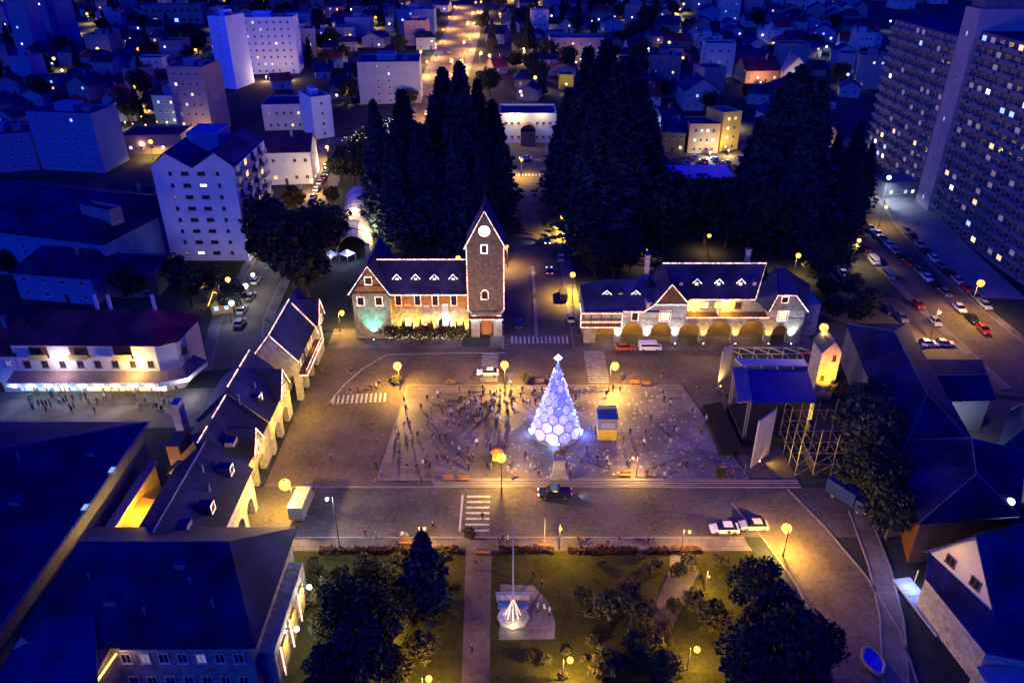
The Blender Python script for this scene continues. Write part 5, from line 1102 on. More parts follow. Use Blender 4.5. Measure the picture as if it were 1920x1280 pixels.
# tall advertising panels
def panel(lab, a, b, z0, z1, mat, th=.25):
    a, b = Vector(a), Vector(b); t = thing('advertising_board', lab, 'board', (a.x, a.y, 0), 0, 'tall panels round the stage'); d_ = (b - a).normalized(); n_ = Vector((-d_.y, d_.x)) * th
    MB().hexa([(a.x, a.y, z0), (b.x, b.y, z0), (b.x + n_.x, b.y + n_.y, z0), (a.x + n_.x, a.y + n_.y, z0), (a.x, a.y, z1), (b.x, b.y, z1), (b.x + n_.x, b.y + n_.y, z1), (a.x + n_.x, a.y + n_.y, z1)]).build('face', mat, t)
    for p in (a, b): MB().tube([(p.x, p.y + .4, 0), (p.x, p.y + .4, z1)], .09, 5).build('post', STEEL, t)
    return t
PNL = M('pale_panel', (.36, .32, .29), .7, .2, .8)
panel('tall pale panel at the near left corner of the stage', G(1408, 880), G(1440, 855), .4, 9.6, PNL)
panel('narrow pale panel at the far left corner of the stage', G(1347, 722), G(1366, 705), .3, 7.4, PNL)
# stone tower lit orange
tw = thing('stone_turret', 'slender stone turret lit bright orange behind the stage', 'turret', (57.5, 122, 0)); ta, tb = 56.2, 59.7
gable_wall(MB(), ta, tb, 121.5, 126, 0, 10.8, 13.2, 'y').build('shaft', STONE_L, tw); gable_roof(ta, tb, 121.5, 126, 10.8, 13.3, 'y', .25).build('roof', SLATE, tw)
for x, z in ((58.6, 8.6), (57.2, 4.4)): window(tw, x - 57.5, 121.48 - 122, z, 0, .7, 1.1, GLASS, FRAME_D)
flood('orange floodlight at the foot of the stone turret', (58.6, 113.5, .06), (58, 121.5, 6.6), 9000, (1, .36, .01), 42, 'floodlights round the stage', 'o')
flood('yellow work floodlight at the foot of the near stage panel', G(1422, 868), (47.5, 101, 4), 1300, (1, .6, .08), 120, 'floodlights round the stage', 'y')
flood('yellow work floodlight at the foot of the far stage panel', G(1350, 728), (41.5, 127.5, 3.5), 520, (1, .66, .12), 120, 'floodlights round the stage', 'y')
# ---- vendor cart, benches, planters
vc = G(932, 866); ve = thing('vendor_cart', 'small vendor cart with orange and yellow canopy beside the plaza lamp', 'cart', vc)
MB().box(-.8, .8, -.45, .45, .5, 1.1).build('box', M('cart_yellow', (.7, .5, .08), .6, .1, 1), ve, world=False); MB().lathe([(1.1, 2.1), (.05, 2.7)], 10).build('canopy', M('cart_orange', (.8, .22, .02), .7, .1, 1), ve, world=False)
for x in (-.7, .7): MB().tube([(x, -.5, .35), (x, -.42, .35)], .35, 10).build('wheel', METAL, ve, world=False)
MB().tube([(0, 0, 1.1), (0, 0, 2.6)], .04, 5).build('pole', STEEL, ve, world=False)
BENCH = [('seat', MB().box(-.9, .9, -.22, .22, .4, .47).mesh('seat', [WOOD])), ('backrest', MB().box(-.9, .9, .2, .26, .55, .95).mesh('backrest', [WOOD]))]
BLEG = MB().box(-.05, .05, -.2, .24, 0, .4).mesh('leg', [METAL])
for i, (px, py) in enumerate(((845, 722), (1190, 722), (1210, 724), (1012, 720), (840, 902), (870, 903), (1172, 895), (1350, 884), (1130, 1030), (1020, 1026), (760, 1022), (905, 1040))):
    bq = thing('bench', 'wooden bench, %s from the left among those round the square' % nth(sorted([845, 1190, 1210, 1012, 840, 870, 1172, 1350, 1130, 1020, 760, 905]).index(px)), 'bench', G(px, py) + Vector((0, 0, .14)), 0, 'benches round the square')
    for nm, me in BENCH: put(nm, me, bq)
    for x in (-.75, .75): put('leg', BLEG, bq, (x, 0, 0))
# ---- flagpole with fountain-like base in the park
fp = G(962, 1158); ft = thing('flagpole', 'very tall white flagpole rising from a lit pyramid base in the park', 'flagpole', fp)
MB().tube([(0, 0, 0), (0, 0, 16.5)], .14, 8, 0, .06).build('pole', WHITE2, ft, world=False)
for k in range(8):
    a = k * pi / 4; MB().tube([(1.0 * cos(a), 1.0 * sin(a), .5), (.1 * cos(a), .1 * sin(a), 3.4)], .1, 5, 0, .05).build('rib', M('glowing_rib', (.8, .72, .5), .6, .1, 1, emi=(1, .8, .4), es=.5), ft, world=False)  # ribs carry their own glow in place of lamplight on the base
MB().lathe([(2.1, 0), (2.1, .35), (1.4, .45), (1.4, .6)], 8).build('plinth', STONE_L, ft, world=False)
light('POINT', fp + Vector((0, -2.0, 1.0)), 60, (1, .8, .5), ft, .1); light('POINT', fp + Vector((-.9, .2, 1.3)), 25, (.5, .4, 1), ft, .1)
mw = thing('memorial_wall', 'low memorial wall with flower bed behind the flagpole base', 'wall', fp + Vector((0, 2.6, 0)))
MB().box(-2.2, 2.2, 0, .4, 0, 1.3).build('wall', STONE_L, mw, world=False); MB().box(-2.3, 2.3, -.1, .5, 1.3, 1.42).build('coping', WHITE2, mw, world=False); MB().box(-2, 2, -1.2, -.05, 0, .4).build('planter', BLUEW, mw, world=False)
# ---- banners on poles and a second thin pole by the road
for i, (px, py, h) in enumerate(((1020, 1036, 6.5),)):
    p = G(px, py); t = thing('flagpole', 'slim bare pole at the park edge right of the tall flagpole', 'flagpole', p); MB().tube([(0, 0, 0), (0, 0, h)], .07, 6).build('pole', WHITE2, t, world=False); MB().lathe([(.25, 0), (.2, .3)], 8).build('foot', CONC, t, world=False)
# ---- arched tent by the west street
ten = thing('arched_tent', 'long pale arched tent glowing yellow behind the town hall', 'tent', G(668, 485)); ta0, ta1 = G(664, 487), G(676, 388); dv = (ta1 - ta0).to_2d(); L_ = dv.length; dv = dv.normalized(); nv = Vector((-dv.y, dv.x)); TW = 4.6
CAN = M('tent_canvas', (.55, .5, .52), .7, .15, .4)
nb = 7
for k in range(nb):
    a = ta0.to_2d() + dv * (L_ * k / nb); b = ta0.to_2d() + dv * (L_ * (k + .97) / nb); m = MB()
    for s_ in range(10):
        f0, f1 = pi * s_ / 10, pi * (s_ + 1) / 10
        P = lambda base, f_: (base.x + nv.x * TW * cos(f_), base.y + nv.y * TW * cos(f_), gz(base.y) + .1 + 6.5 * sin(f_))
        m.poly([P(a, f0), P(b, f0), P(b, f1), P(a, f1)])
    m.build('canvas_bay', CAN, ten, True)
for k in range(nb + 1):
    a = ta0.to_2d() + dv * (L_ * k / nb); MB().tube([(a.x + nv.x * (TW + .08) * cos(pi * s_ / 12), a.y + nv.y * (TW + .08) * cos(pi * s_ / 12), gz(a.y) + .1 + 6.6 * sin(pi * s_ / 12)) for s_ in range(13)], .08, 4).build('rib', STEEL, ten)
light('POINT', G(672, 455) + Vector((5.2, -3, 5.5)), 2600, (1, .75, .3), ten, .2); light('POINT', G(668, 440) + Vector((-1, 0, 9.5)), 1600, (1, .7, .3), ten, .2); light('POINT', ta0 + Vector((0, -2, 3)), 300, (.6, .65, 1), ten, .2)  # the overhead light is added to warm the canvas
for i, (px, py) in enumerate(((622, 492), (652, 490))):
    p = G(px, py); t = thing('market_tent', ['left small blue-lit market tent near the arched tent', 'right small blue-lit market tent near the arched tent'][i], 'tent', p, .2, 'small market tents'); 
    MB().lathe([(2.2, 2.2), (.1, 3.4)], 4).build('canopy', M('white_canvas', (.6, .6, .65), .7, .1, 1), t, world=False)
    for x, y in ((2.1, 0), (0, 2.1), (-2.1, 0), (0, -2.1)): MB().tube([(x, y, 0), (x, y, 2.25)], .05, 5).build('leg', STEEL, t, world=False)
    light('POINT', p + Vector((0, -2.6, 2.4)), 180, (.45, .55, 1), t, .15)
# ================================================================== TREES
NEEDLE = M('needles', (.014, .026, .040), .95, .4, .35, rnd=.25, two=(.035, .06, .085))
LEAF = M('leaves', (.055, .055, .022), .9, .5, .5, rnd=.3, two=(.12, .105, .045))
LEAF_D = M('dark_leaves', (.02, .028, .024), .95, .4, .5, rnd=.25, two=(.055, .06, .042))
BARK = M('bark', (.07, .05, .035), .95, .4, 1)
def quadleaf(m, c, s, rng, flat=.0):
    a = Vector((rng.gauss(0, 1), rng.gauss(0, 1), rng.gauss(0, 1 - flat))).normalized(); b = a.orthogonal().normalized()
    b = (b * cos(rng.random() * 6.3) + a.cross(b) * sin(rng.random() * 6.3)); e = s * rng.uniform(.45, .8)
    m.poly([c + a * s, c + b * e, c - a * s, c - b * e])
def conifer_mesh(h, r, seed, n):
    rng = random.Random(seed); m = MB()
    for k in range(n):
        t = rng.random() ** .75; z = h * (.06 + .94 * t)
        tier = .72 + .28 * abs(sin(z * 1.15 + seed)); R_ = r * (1 - t) ** .82 * tier + .12
        a = rng.random() * 2 * pi; lob = .78 + .22 * sin(a * 5 + z * .7 + seed)
        q = R_ * lob * (1 - .65 * rng.random() ** 2.2)
        quadleaf(m, Vector((q * cos(a), q * sin(a), z - q * .32)), rng.uniform(.3, .75) * (h / 24) ** .5, rng, .5)
    return m.mesh('crown', [NEEDLE]), MB().tube([(0, 0, -.5), (0, 0, h * .5), (0, 0, h * .97)], h * .017, 7, 0, .05).mesh('trunk', [BARK])
def broad_mesh(h, r, seed, n, mat):
    rng = random.Random(seed); m = MB(); tk = MB(); cl = []
    tk.tube([(0, 0, -.4), (.1, 0, h * .3), (0, .15, h * .5)], h * .03, 7, 0, h * .018)
    for k in range(24):
        a = k * 2.4; t = (k + .5) / 24; q = r * .78 * sqrt(1 - (2 * t - 1) ** 2 * .8) * rng.uniform(.45, 1.12)
        c = Vector((q * cos(a), q * sin(a), h * (.36 + .56 * t))); cl.append((c, r * rng.uniform(.16, .38))); tk.tube([(0, .1, h * .38), tuple(c * .55 + Vector((0, 0, h * .17))), tuple(c)], h * .012, 5, 0, .03)
    for k in range(n):
        c, s = rng.choice(cl); d = Vector((rng.gauss(0, 1), rng.gauss(0, 1), rng.gauss(0, .8))).normalized() * s * rng.uniform(.55, 1.12)
        quadleaf(m, c + d, rng.choice((.12, .2, .3, .42)) * (h / 9) ** .5, rng)
    return m.mesh('crown', [mat]), tk.mesh('trunk', [BARK])
CON = [conifer_mesh(30, 5.6, s, 5200) for s in (1, 2, 3)] + [conifer_mesh(15, 3.6, 4, 3200)]
BRO = [broad_mesh(9, 4.2, s, 3400, LEAF) for s in (5, 6)] + [broad_mesh(11, 5.0, s, 4200, LEAF_D) for s in (7, 8)]
SHR = [broad_mesh(2.4, 1.3, 9, 900, LEAF)]
def tree(name, label, loc, h, kind, group, cat='tree', wide=1.0):
    ref = {'c': 30, 's': 15, 'b': 9, 'd': 11, 'u': 2.4}[kind]; rng = random.Random(hash((round(loc[0], 1), round(loc[1], 1))) & 0xffff)
    cr_, tk = {'c': CON[:3], 's': CON[3:], 'b': BRO[:2], 'd': BRO[2:], 'u': SHR}[kind][int(rng.random() * 97) % {'c': 3, 's': 1, 'b': 2, 'd': 2, 'u': 1}[kind]]
    t = thing(name, label, cat, loc, rng.random() * 6.3, group); s = h / ref
    wide *= rng.uniform(.8, 1.3) if kind == 'c' else 1
    put('crown', cr_, t, (0, 0, 0), 0, (s * wide, s * wide, s)); put('trunk', tk, t, (0, 0, 0), 0, (s, s, s)); return t
def htop(px, py_base, py_top): p = G(px, py_base); return max(2, V(px, py_top, p.y).z - p.z)
def trees(lst, lab, name, kind, group, cat='tree', wide=1.0):
    lst = sorted(lst)
    for i, (px, pb_, pt_) in enumerate(lst):
        tree(name, lab % nth(i), G(px, pb_), htop(px, pb_, pt_), kind, group, cat, wide)
trees([(1088, 440, 92), (1140, 450, 120), (1120, 400, 78), (1180, 440, 150), (1060, 395, 170), (1205, 420, 210), (1165, 395, 110), (1100, 470, 190), (1160, 475, 200), (1215, 460, 260)], 'tall dark conifer, %s from left in the group right of the avenue', 'conifer_tree', 'c', 'conifers right of the avenue', 'tree', 1.4)
trees([(1420, 440, 165), (1455, 430, 125), (1490, 440, 150), (1400, 420, 220), (1440, 400, 140), (1475, 470, 240)], 'tall dark conifer, %s from left in the group behind the arcade hall', 'conifer_tree', 'c', 'conifers behind the arcade hall', 'tree', 1.4)
trees([(1540, 420, 250), (1580, 400, 230), (1610, 390, 270), (1560, 440, 300), (1515, 450, 290), (1595, 440, 310)], 'dark conifer, %s from left beside the forecourt of the high-rise', 'conifer_tree', 'c', 'conifers beside the high-rise', 'tree', 1.25)
trees([(1240, 470, 330), (1280, 455, 350), (1320, 460, 340), (1360, 465, 345), (1400, 480, 350), (1260, 435, 352), (1345, 430, 352), (1385, 440, 340)], 'bushy dark tree, %s from left behind the arcade hall roof', 'park_tree', 'd', 'trees behind the arcade hall roof', 'tree', 1.3)
trees([(720, 440, 190), (770, 430, 170), (840, 400, 130), (870, 420, 120), (900, 410, 150), (925, 400, 190), (800, 455, 235), (860, 465, 245), (745, 465, 265), (905, 465, 280), (820, 380, 180), (940, 440, 270)], 'tall dark conifer, %s from left in the park behind the town hall', 'conifer_tree', 'c', 'conifers behind the town hall', 'tree', 1.35)
trees([(665, 350, 270), (700, 360, 265), (640, 345, 285), (730, 330, 250)], 'bluish park tree, %s from left near the top of the west street', 'park_tree', 'd', 'trees at the top of the west street')
trees([(555, 545, 400), (600, 500, 385), (530, 520, 420), (625, 470, 390), (580, 560, 455), (510, 480, 370)], 'dark leafy tree, %s from left along the west street', 'street_tree', 'd', 'trees along the west street', 'tree', 1.1)
trees([(555, 400, 350), (625, 385, 350), (570, 440, 395)], 'small reddish street tree, %s from left on the west street', 'street_tree', 'b', 'small trees on the west street')
trees([(90, 545, 480), (190, 540, 480), (250, 570, 500), (20, 520, 470), (300, 440, 395)], 'dark tree, %s from left among the dark roofs at left', 'garden_tree', 'd', 'trees among the dark roofs')
trees([(360, 575, 500), (400, 560, 500), (340, 540, 480), (440, 590, 530)], 'dark garden tree, %s from left below the white apartment block', 'garden_tree', 'd', 'trees below the apartment block')
trees([(800, 1140, 1000)], 'park fir with yellowish lit branches, %s and only one by the front road', 'fir_tree', 's', 'fir in the park', 'tree', 1.5)
trees([(702, 1225, 1120), (664, 1200, 1100), (690, 1300, 1180), (636, 1310, 1215)], 'large dark tree, %s from left in the left part of the park', 'park_tree', 'd', 'dark trees at left in the park', 'tree', .95)
trees([(790, 1240, 1190), (640, 1125, 1072), (690, 1095, 1050), (745, 1180, 1120), (740, 1280, 1220), (612, 1200, 1150), (770, 1130, 1085)], 'loose small tree, %s from left in the left part of the park', 'park_tree', 'b', 'small trees at left in the park')
trees([(1172, 1150, 1098), (1205, 1185, 1135), (1190, 1235, 1185), (1140, 1270, 1225), (1240, 1270, 1225), (1330, 1180, 1130)], 'loose small tree, %s from left in the middle right of the park', 'park_tree', 'b', 'small trees in the middle of the park')
trees([(1405, 1150, 1062), (1448, 1215, 1122), (1495, 1270, 1165), (1415, 1245, 1150), (1390, 1300, 1195), (1470, 1310, 1180)], 'large dark tree, %s from left in the right part of the park', 'park_tree', 'd', 'dark trees at right in the park', 'tree', 1.05)
trees([(1612, 810, 720), (1620, 880, 760), (1640, 950, 850), (1660, 1010, 920), (1600, 930, 850)], 'dark tree, %s from left on the slope right of the stage', 'slope_tree', 'd', 'trees right of the stage', 'tree', 1.1)
trees([(1115, 520, 455), (1150, 520, 460), (1180, 510, 465), (1105, 500, 440)], 'greenish tree, %s from left between avenue and arcade hall', 'park_tree', 'd', 'trees between avenue and arcade hall')
trees([(600 + k * 0, 0, 0) for k in range(0)] + [(240, 120, 88), (90, 150, 112), (160, 150, 118), (380, 150, 118), (300, 220, 170), (180, 250, 200), (610, 130, 98), (640, 175, 130), (560, 120, 92), (770, 200, 168), (820, 40, 16), (980, 50, 20), (905, 60, 26), (1020, 58, 30), (1160, 90, 58), (1290, 66, 34), (1340, 130, 96), (1440, 120, 84), (1520, 100, 64), (1570, 160, 118), (1620, 130, 90), (1240, 190, 150), (1400, 190, 158), (1330, 210, 172), (1490, 200, 150), (1560, 60, 26), (1420, 52, 20), (1260, 26, 2), (760, 40, 12), (540, 60, 30), (60, 140, 108), (290, 106, 80), (1080, 38, 12), (1230, 120, 92)], 'dark tree on the hillside, %s from the left among the far houses', 'hillside_tree', 'd', 'trees among the far houses', 'tree', 1.2)
trees([(735, 638, 612), (752, 639, 614), (770, 638, 615), (790, 639, 612), (806, 638, 612), (826, 639, 616), (846, 638, 613), (864, 637, 612)], 'small flowering shrub, %s from left along the town hall front', 'shrub', 'u', 'shrubs along the town hall', 'shrub')
trees([(690, 628, 598), (712, 630, 606)], 'teal-lit shrub, %s from left under the town hall gable', 'shrub', 'u', 'shrubs under the town hall gable', 'shrub')
trees([(1090, 1135, 1105), (1135, 1160, 1120), (1225, 1220, 1190), (1290, 1072, 1042), (1300, 1140, 1110), (985, 720, 702), (1050, 720, 706), (1350, 900, 880), (1560, 745, 705), (745, 722, 704), (880, 1010, 990)], 'low shrub, %s from left among those round the square and park', 'shrub', 'u', 'low shrubs round the square', 'shrub')

# ================================================================== LAMPS
LG = {'s': lamp_mat('sodium', (1, .50, .07), 2.3), 'g': lamp_mat('gold', (1, .56, .16), 2.4), 'w': lamp_mat('cold', (.85, .92, 1), 4), 'o': lamp_mat('orange', (1, .44, .07), 2.1)}
LC = {'s': (1, .57, .075), 'g': (1, .66, .24), 'w': (.72, .84, 1), 'o': (1, .52, .14)}
LM = {}
def lamp_parts(h, key, r):
    k = (round(h, 1), key, r)
    if k not in LM:
        post = MB().lathe([(.16, 0), (.16, .5), (.08, .6), (.06, h + .35)], 8).mesh('post', [METAL])
        arm = MB().tube([(0, 0, h + .2), (.3, 0, h + .3), (.8 - r * .8, 0, h + .1)], .045, 5).mesh('arm', [METAL])
        hood = MB().lathe([(r * .2, 0), (r * .16, .05), (.03, .1)], 8).mesh('hood', [METAL])
        globe = MB().ball((0, 0, 0), r, 10).mesh('globe', [LG[key]], True)
        LM[k] = (post, arm, hood, globe)
    return LM[k]
def lamp(label, px, py, h, power, key='s', group=None, r=.34, turn=None, name='street_lamp'):
    if r >= .3: r = round(r * 1.35, 2)  # larger globes enlarged further to stand in for the lamps' glow
    p = G(px, py, h) if G(px, py).y < S0 - 8 else None
    if p is None:
        v = ray(px, py); t = (h - HC - SLOPE * S0) / (v.z - SLOPE * v.y); p = v * t
        if v.y * t < S0: p = Vector((v.x * (h - HC) / v.z, v.y * (h - HC) / v.z, 0))
    rz = RND.choice([0, pi / 2, pi, -pi / 2]) if turn is None else turn
    base = Vector((p.x - .8 * cos(rz), p.y - .8 * sin(rz), gz(p.y)))
    t = thing(name, label, 'street lamp', base, rz, group); po, ar, ho, gl = lamp_parts(h, key, r)
    put('post', po, t); put('arm', ar, t); put('hood', ho, t, (.8, 0, h + r * .97)); put('globe', gl, t, (.8, 0, h))
    near = p.y < 150 or group in ('lamps on the west street', 'lamps up the long street'); l = bpy.data.lights.new('bulb', 'POINT' if near else 'SPOT'); l.energy = power * ((4.3 if p.y < 150 else 2.0) if near else 4.0); l.color = LC[key]; l.shadow_soft_size = .16
    lo_ = bpy.data.objects.new('bulb', l); COL.objects.link(lo_); lo_.parent = t; lo_.location = (.8, 0, h - r - .2)
    if not near: l.spot_size = radians(150); l.spot_blend = .7
    return t
g1 = 'yellow lamps round the square'
lamp('yellow lamp at the far left of the paved square', 745, 686, 5.8, 2600, 's', g1, .6)
lamp('yellow lamp at the far middle of the square by the white car', 946, 684, 5.8, 2400, 's', g1, .6)
lamp('yellow lamp at the far right of the square before the red car', 1153, 686, 5.8, 2600, 's', g1, .6)
lamp('yellow lamp beside the orange vendor cart', 940, 858, 5.8, 1900, 's', g1, .58)
lamp('dim yellow lamp right of the booth', 1187, 858, 4.0, 800, 's', g1, .24)
lamp('large yellow lamp at the left before the arcade row', 534, 908, 6.0, 2400, 's', g1, .66)
lamp('yellow lamp between arcade corner and town hall', 641, 586, 4.6, 1000, 's', g1, .42)
lamp('yellow lamp just behind the town hall roof beside the tower', 859, 484, 4.5, 1500, 's', g1, .5)
lamp('pale violet lamp on a tall post at the left of the front road', 613, 935, 9.5, 900, 'w', g1, .26)
lamp('small yellow lamp over the fir by the front road', 796, 990, 5.0, 900, 's', g1, .24)
lamp('small pale lamp at the park edge below the dark pickup', 1051, 991, 4.6, 900, 's', g1, .24)
lamp('orange lamp at the park edge left of the white car', 1293, 996, 4.4, 900, 'o', g1, .26)
lamp('bright yellow lamp where the front road bends to the lower right', 1475, 990, 4.6, 2600, 's', g1, .55)
lamp('bright yellow lamp on top of the orange turret', 1545, 614, 13.5, 500, 's', g1, .6)
g2 = 'low lamps in the park'
lamp('park lamp at the bottom left of the path', 804, 1272, 3.6, 800, 's', g2, .3); lamp('park lamp right of the flagpole paving', 1069, 1237, 3.6, 1100, 's', g2, .3); lamp('park lamp among the small trees at right', 1307, 1217, 3.6, 800, 's', g2, .3)
lamp('unlit-looking weak lamp at the left of the park lawn', 720, 1180, 3.4, 700, 's', g2, .12); lamp('weak lamp on the right of the park lawn', 1330, 1080, 3.4, 600, 's', g2, .12)
g3 = 'lamps along the avenue'
lamp('nearer yellow lamp on the right side of the avenue', 1074, 515, 6, 6000, 's', g3, .5); lamp('farther yellow lamp on the right side of the avenue', 1055, 407, 6, 6000, 's', g3, .5)
lamp('small lamp beside the top right edge of the clock tower', 951, 462, 6, 2500, 'o', g3, .3); lamp('small lamp among trees behind the west end of arcade hall', 1213, 469, 5, 350, 'o', g3, .26); lamp('orange lamp in the dark park behind the arcade hall', 1330, 442, 5, 500, 'o', g3, .42)
lamp('yellow lamp at the far end of the avenue', 978, 300, 6, 3000, 's', g3, .4)
g4 = 'lamps on the east street'
lamp('yellow lamp behind the right end of the arcade hall', 1497, 479, 6, 1300, 's', g4, .48); lamp('orange lamp where parked vans line the east street', 1611, 451, 7, 1700, 'g', g4, .4); lamp('yellow lamp beside the parked cars at the right', 1839, 531, 9, 2600, 's', g4, .6); lamp('small yellow lamp above the white car on the east street', 1763, 585, 7, 1500, 's', g4, .28)
lamp('bright cold lamp at the forecourt of the high-rise', 1667, 333, 8, 1900, 'w', g4, .5); lamp('warm lamp next to the cold lamp of the high-rise forecourt', 1662, 388, 6, 900, 'g', g4, .36)
lamp('lamp on the far yard behind the dark roofs at right', 1890, 870, 5, 900, 'w', g4, .3); lamp('cold lamp over the greenish yard between the right roofs', 1800, 800, 5, 500, 'w', g4, .2); lamp('blue-white lamp at the right edge over the timber hall', 1895, 940, 9, 700, 'w', g4, .4)
g5 = 'lamps on the west street'
for i, (px, py, pw, key, r) in enumerate(((375, 527, 600, 'g', .36), (427, 524, 600, 'g', .36), (460, 536, 500, 'w', .36), (434, 568, 500, 'w', .34), (474, 515, 350, 'w', .28), (530, 417, 1500, 's', .36), (584, 338, 1700, 'g', .36), (613, 276, 1600, 'g', .36), (498, 458, 700, 'w', .3))):
    lamp('lamp on the west street, %s counting from the kiosk upward' % nth(i), px, py, 5, pw * (2.4 if py < 440 else 1), key, g5, r * 1.3)
g6 = 'lamps up the long street'
for i, (px, py) in enumerate(((829, 232), (808, 190), (852, 145), (866, 113), (870, 78), (877, 42), (886, 24), (892, 5), (789, 97), (902, 99), (918, 104), (846, 112))):
    lamp('golden lamp up the long hillside street, %s in the chain' % nth(i), px, py, 7, 9000, 'o', g6, .6)
g7 = 'lamps scattered over the far town'
FL = [(129, 68, 'g'), (244, 74, 's'), (356, 77, 's'), (335, 128, 's'), (400, 88, 'w'), (204, 249, 'o'), (395, 243, 's'), (282, 266, 's'), (97, 120, 'w'), (116, 132, 'w'), (8, 46, 'w'), (35, 115, 'w'), (232, 190, 'g'), (220, 192, 'w'), (246, 186, 's'), (312, 184, 'w'), (984, 97, 'o'), (1004, 131, 'o'), (1070, 102, 'o'), (1149, 86, 'g'), (1200, 174, 'w'), (1224, 210, 'w'), (1282, 40, 'g'), (1282, 8, 'g'), (1255, 80, 'g'), (1207, 94, 'w'), (1542, 70, 'w'), (1558, 72, 'w'), (1550, 88, 'w'), (1670, 40, 'w'), (1450, 82, 'g'), (1430, 66, 'w'), (1332, 238, 'g'), (1352, 213, 'w'), (1376, 212, 'g'), (1520, 246, 'g'), (1034, 30, 'w'), (1111, 40, 'w'), (1152, 32, 'w'), (976, 172, 'w'), (1010, 44, 'w'), (658, 18, 'w'), (730, 45, 'w'), (620, 98, 'w'), (501, 264, 'w'), (1645, 245, 'w'), (1590, 140, 'w'), (1345, 125, 'w'), (1400, 132, 's'), (1490, 132, 'g')]
for i, (px, py, key) in enumerate(sorted(FL)):
    lamp('far lamp in the town above, %s from the left' % nth(i), px, py, 6, 3000 if key != 'w' else 500, key, g7, .6 if key != 'w' else .42)
# lit restaurant garden bulbs at the upper left
for i in range(14):
    p = G(205 + 9 * i + RND.uniform(-4, 4), 225 + RND.uniform(-38, 22)); t = thing('garden_light', 'small white garden light, %s in the cluster by the restaurant' % nth(i), 'garden light', p, 0, 'garden lights by the restaurant')
    MB().tube([(0, 0, 0), (0, 0, 2.4)], .05, 5).build('post', METAL, t, world=False); MB().ball((0, 0, 2.6), .3, 8).build('globe', LG['g' if i % 3 else 'w'], t, world=False)
    if i % 4 == 0: light('POINT', p + Vector((.5, -.5, 2.4)), 500, GOLD, t, .2)
# white fairy-lit trees at the top of the west street
for i, (px, py) in enumerate(((672, 300), (690, 285), (740, 262))):
    p = G(px, py); t = tree('lit_tree', 'tree wrapped in cold white fairy lights, %s from left at the street top' % nth(i), p, 9, 'b', 'fairy-lit trees'); rng = random.Random(i); m = MB()
    for k in range(90): m.ball((rng.gauss(0, 1.9), rng.gauss(0, 1.9), rng.uniform(2.5, 8.5)), .09, 4)
    m.build('fairy_lights', LG['w'], t, world=False); light('POINT', p + Vector((0, -3.4, 4)), 350, (.5, .6, 1), t, .3)
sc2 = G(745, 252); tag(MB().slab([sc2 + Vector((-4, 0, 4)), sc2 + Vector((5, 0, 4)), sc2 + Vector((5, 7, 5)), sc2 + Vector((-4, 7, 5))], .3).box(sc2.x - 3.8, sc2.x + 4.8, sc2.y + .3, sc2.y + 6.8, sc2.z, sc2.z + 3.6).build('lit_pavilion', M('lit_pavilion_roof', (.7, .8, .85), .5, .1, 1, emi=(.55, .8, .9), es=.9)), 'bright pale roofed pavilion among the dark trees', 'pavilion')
DOTS = MB()
for k in range(26):
    a_ = RND.random() * 6.3; q_ = RND.uniform(.5, 1.15); DOTS.ball((q_ * cos(a_), q_ * sin(a_), RND.uniform(.7, 2.2)), .07, 4)
DOTS = DOTS.mesh('fairy_lights', [M('fairy_white', (.8, .8, .8), .4, .02, 1, emi=(1, .95, .9), es=1.6)])
for o_ in list(bpy.data.objects):
    if o_.get('group') == 'shrubs along the town hall': put('fairy_lights', DOTS, o_)

for i, (px, py, pw, c_) in enumerate(((500, 152, 5000, (1, .5, .3)), (545, 150, 4000, (1, .6, .2)), (1330, 296, 3000, (.7, .85, 1)), (1365, 292, 2600, (1, .75, .25)), (1535, 298, 2200, (1, .65, .25)), (1425, 162, 2600, (1, .6, .25)), (1500, 164, 2200, (1, .75, .3)), (1062, 176, 900, (1, .8, .1)), (1080, 124, 2200, (1, .6, .25)), (375, 268, 2500, (1, .65, .3)), (610, 318, 2200, (1, .7, .3)))):  # lights added for the glow at the feet of far buildings
    p = G(px, py); t = thing('added_glow_light', 'low added glow light before a lit house, %s in the far town' % nth(i), 'forecourt light', p, 0, 'added glow lights in the far town')
    MB().lathe([(.14, 0), (.12, 1.6)], 8).build('post', METAL, t, world=False); MB().ball((0, 0, 1.9), .38, 8).build('globe', LG['g' if c_[0] == 1 else 'w'], t, world=False)
    light('POINT', p + Vector((0, -.9, 2.2)), pw * .5, c_, t, .25)

# trees and lamps between the houses of the far town
rt = random.Random(5); TT = []
for px, x, y in TOWN:
    for k in range(2):
        if rt.random() < .62: TT.append((x + rt.uniform(8, 12) * rt.choice((-1, 1)), y + rt.uniform(-9, 9)))
TT.sort(key=lambda q_: q_[0] / q_[1])
for i, (x, y) in enumerate(TT[:260]):
    kd = rt.choice('dddc'); tree('town_tree', 'dark %s between far town houses, %s from the left' % ('conifer' if kd == 'c' else 'round tree', nth3(i)), (x, y, gz(y)), rt.uniform(7, 12) if kd == 'd' else rt.uniform(11, 18), kd, 'trees between the far town houses', 'tree', 1.15)
LT = [q_ for q_ in TOWN if rt.random() < .5]; LT = LT[:96]
for i, (px_, x, y) in enumerate(LT):
    key = rt.choice('ssooogw'); a_ = rt.choice((-1, 1)); X_, Y_ = x + 9.5 * a_, y - 7; px, py = proj(X_, Y_, gz(Y_) + 6)
    lamp('%s lamp between far town houses, %s from the left' % ({'s': 'yellow', 'o': 'orange', 'g': 'golden', 'w': 'white'}[key], nth(i)), px, py, 6, 3200 if key != 'w' else 500, key, 'lamps between the far town houses', .62 if key != 'w' else .34)
rs = random.Random(9); SP = sorted((rs.uniform(930, 1400), rs.uniform(1045, 1270)) for k in range(46)) 
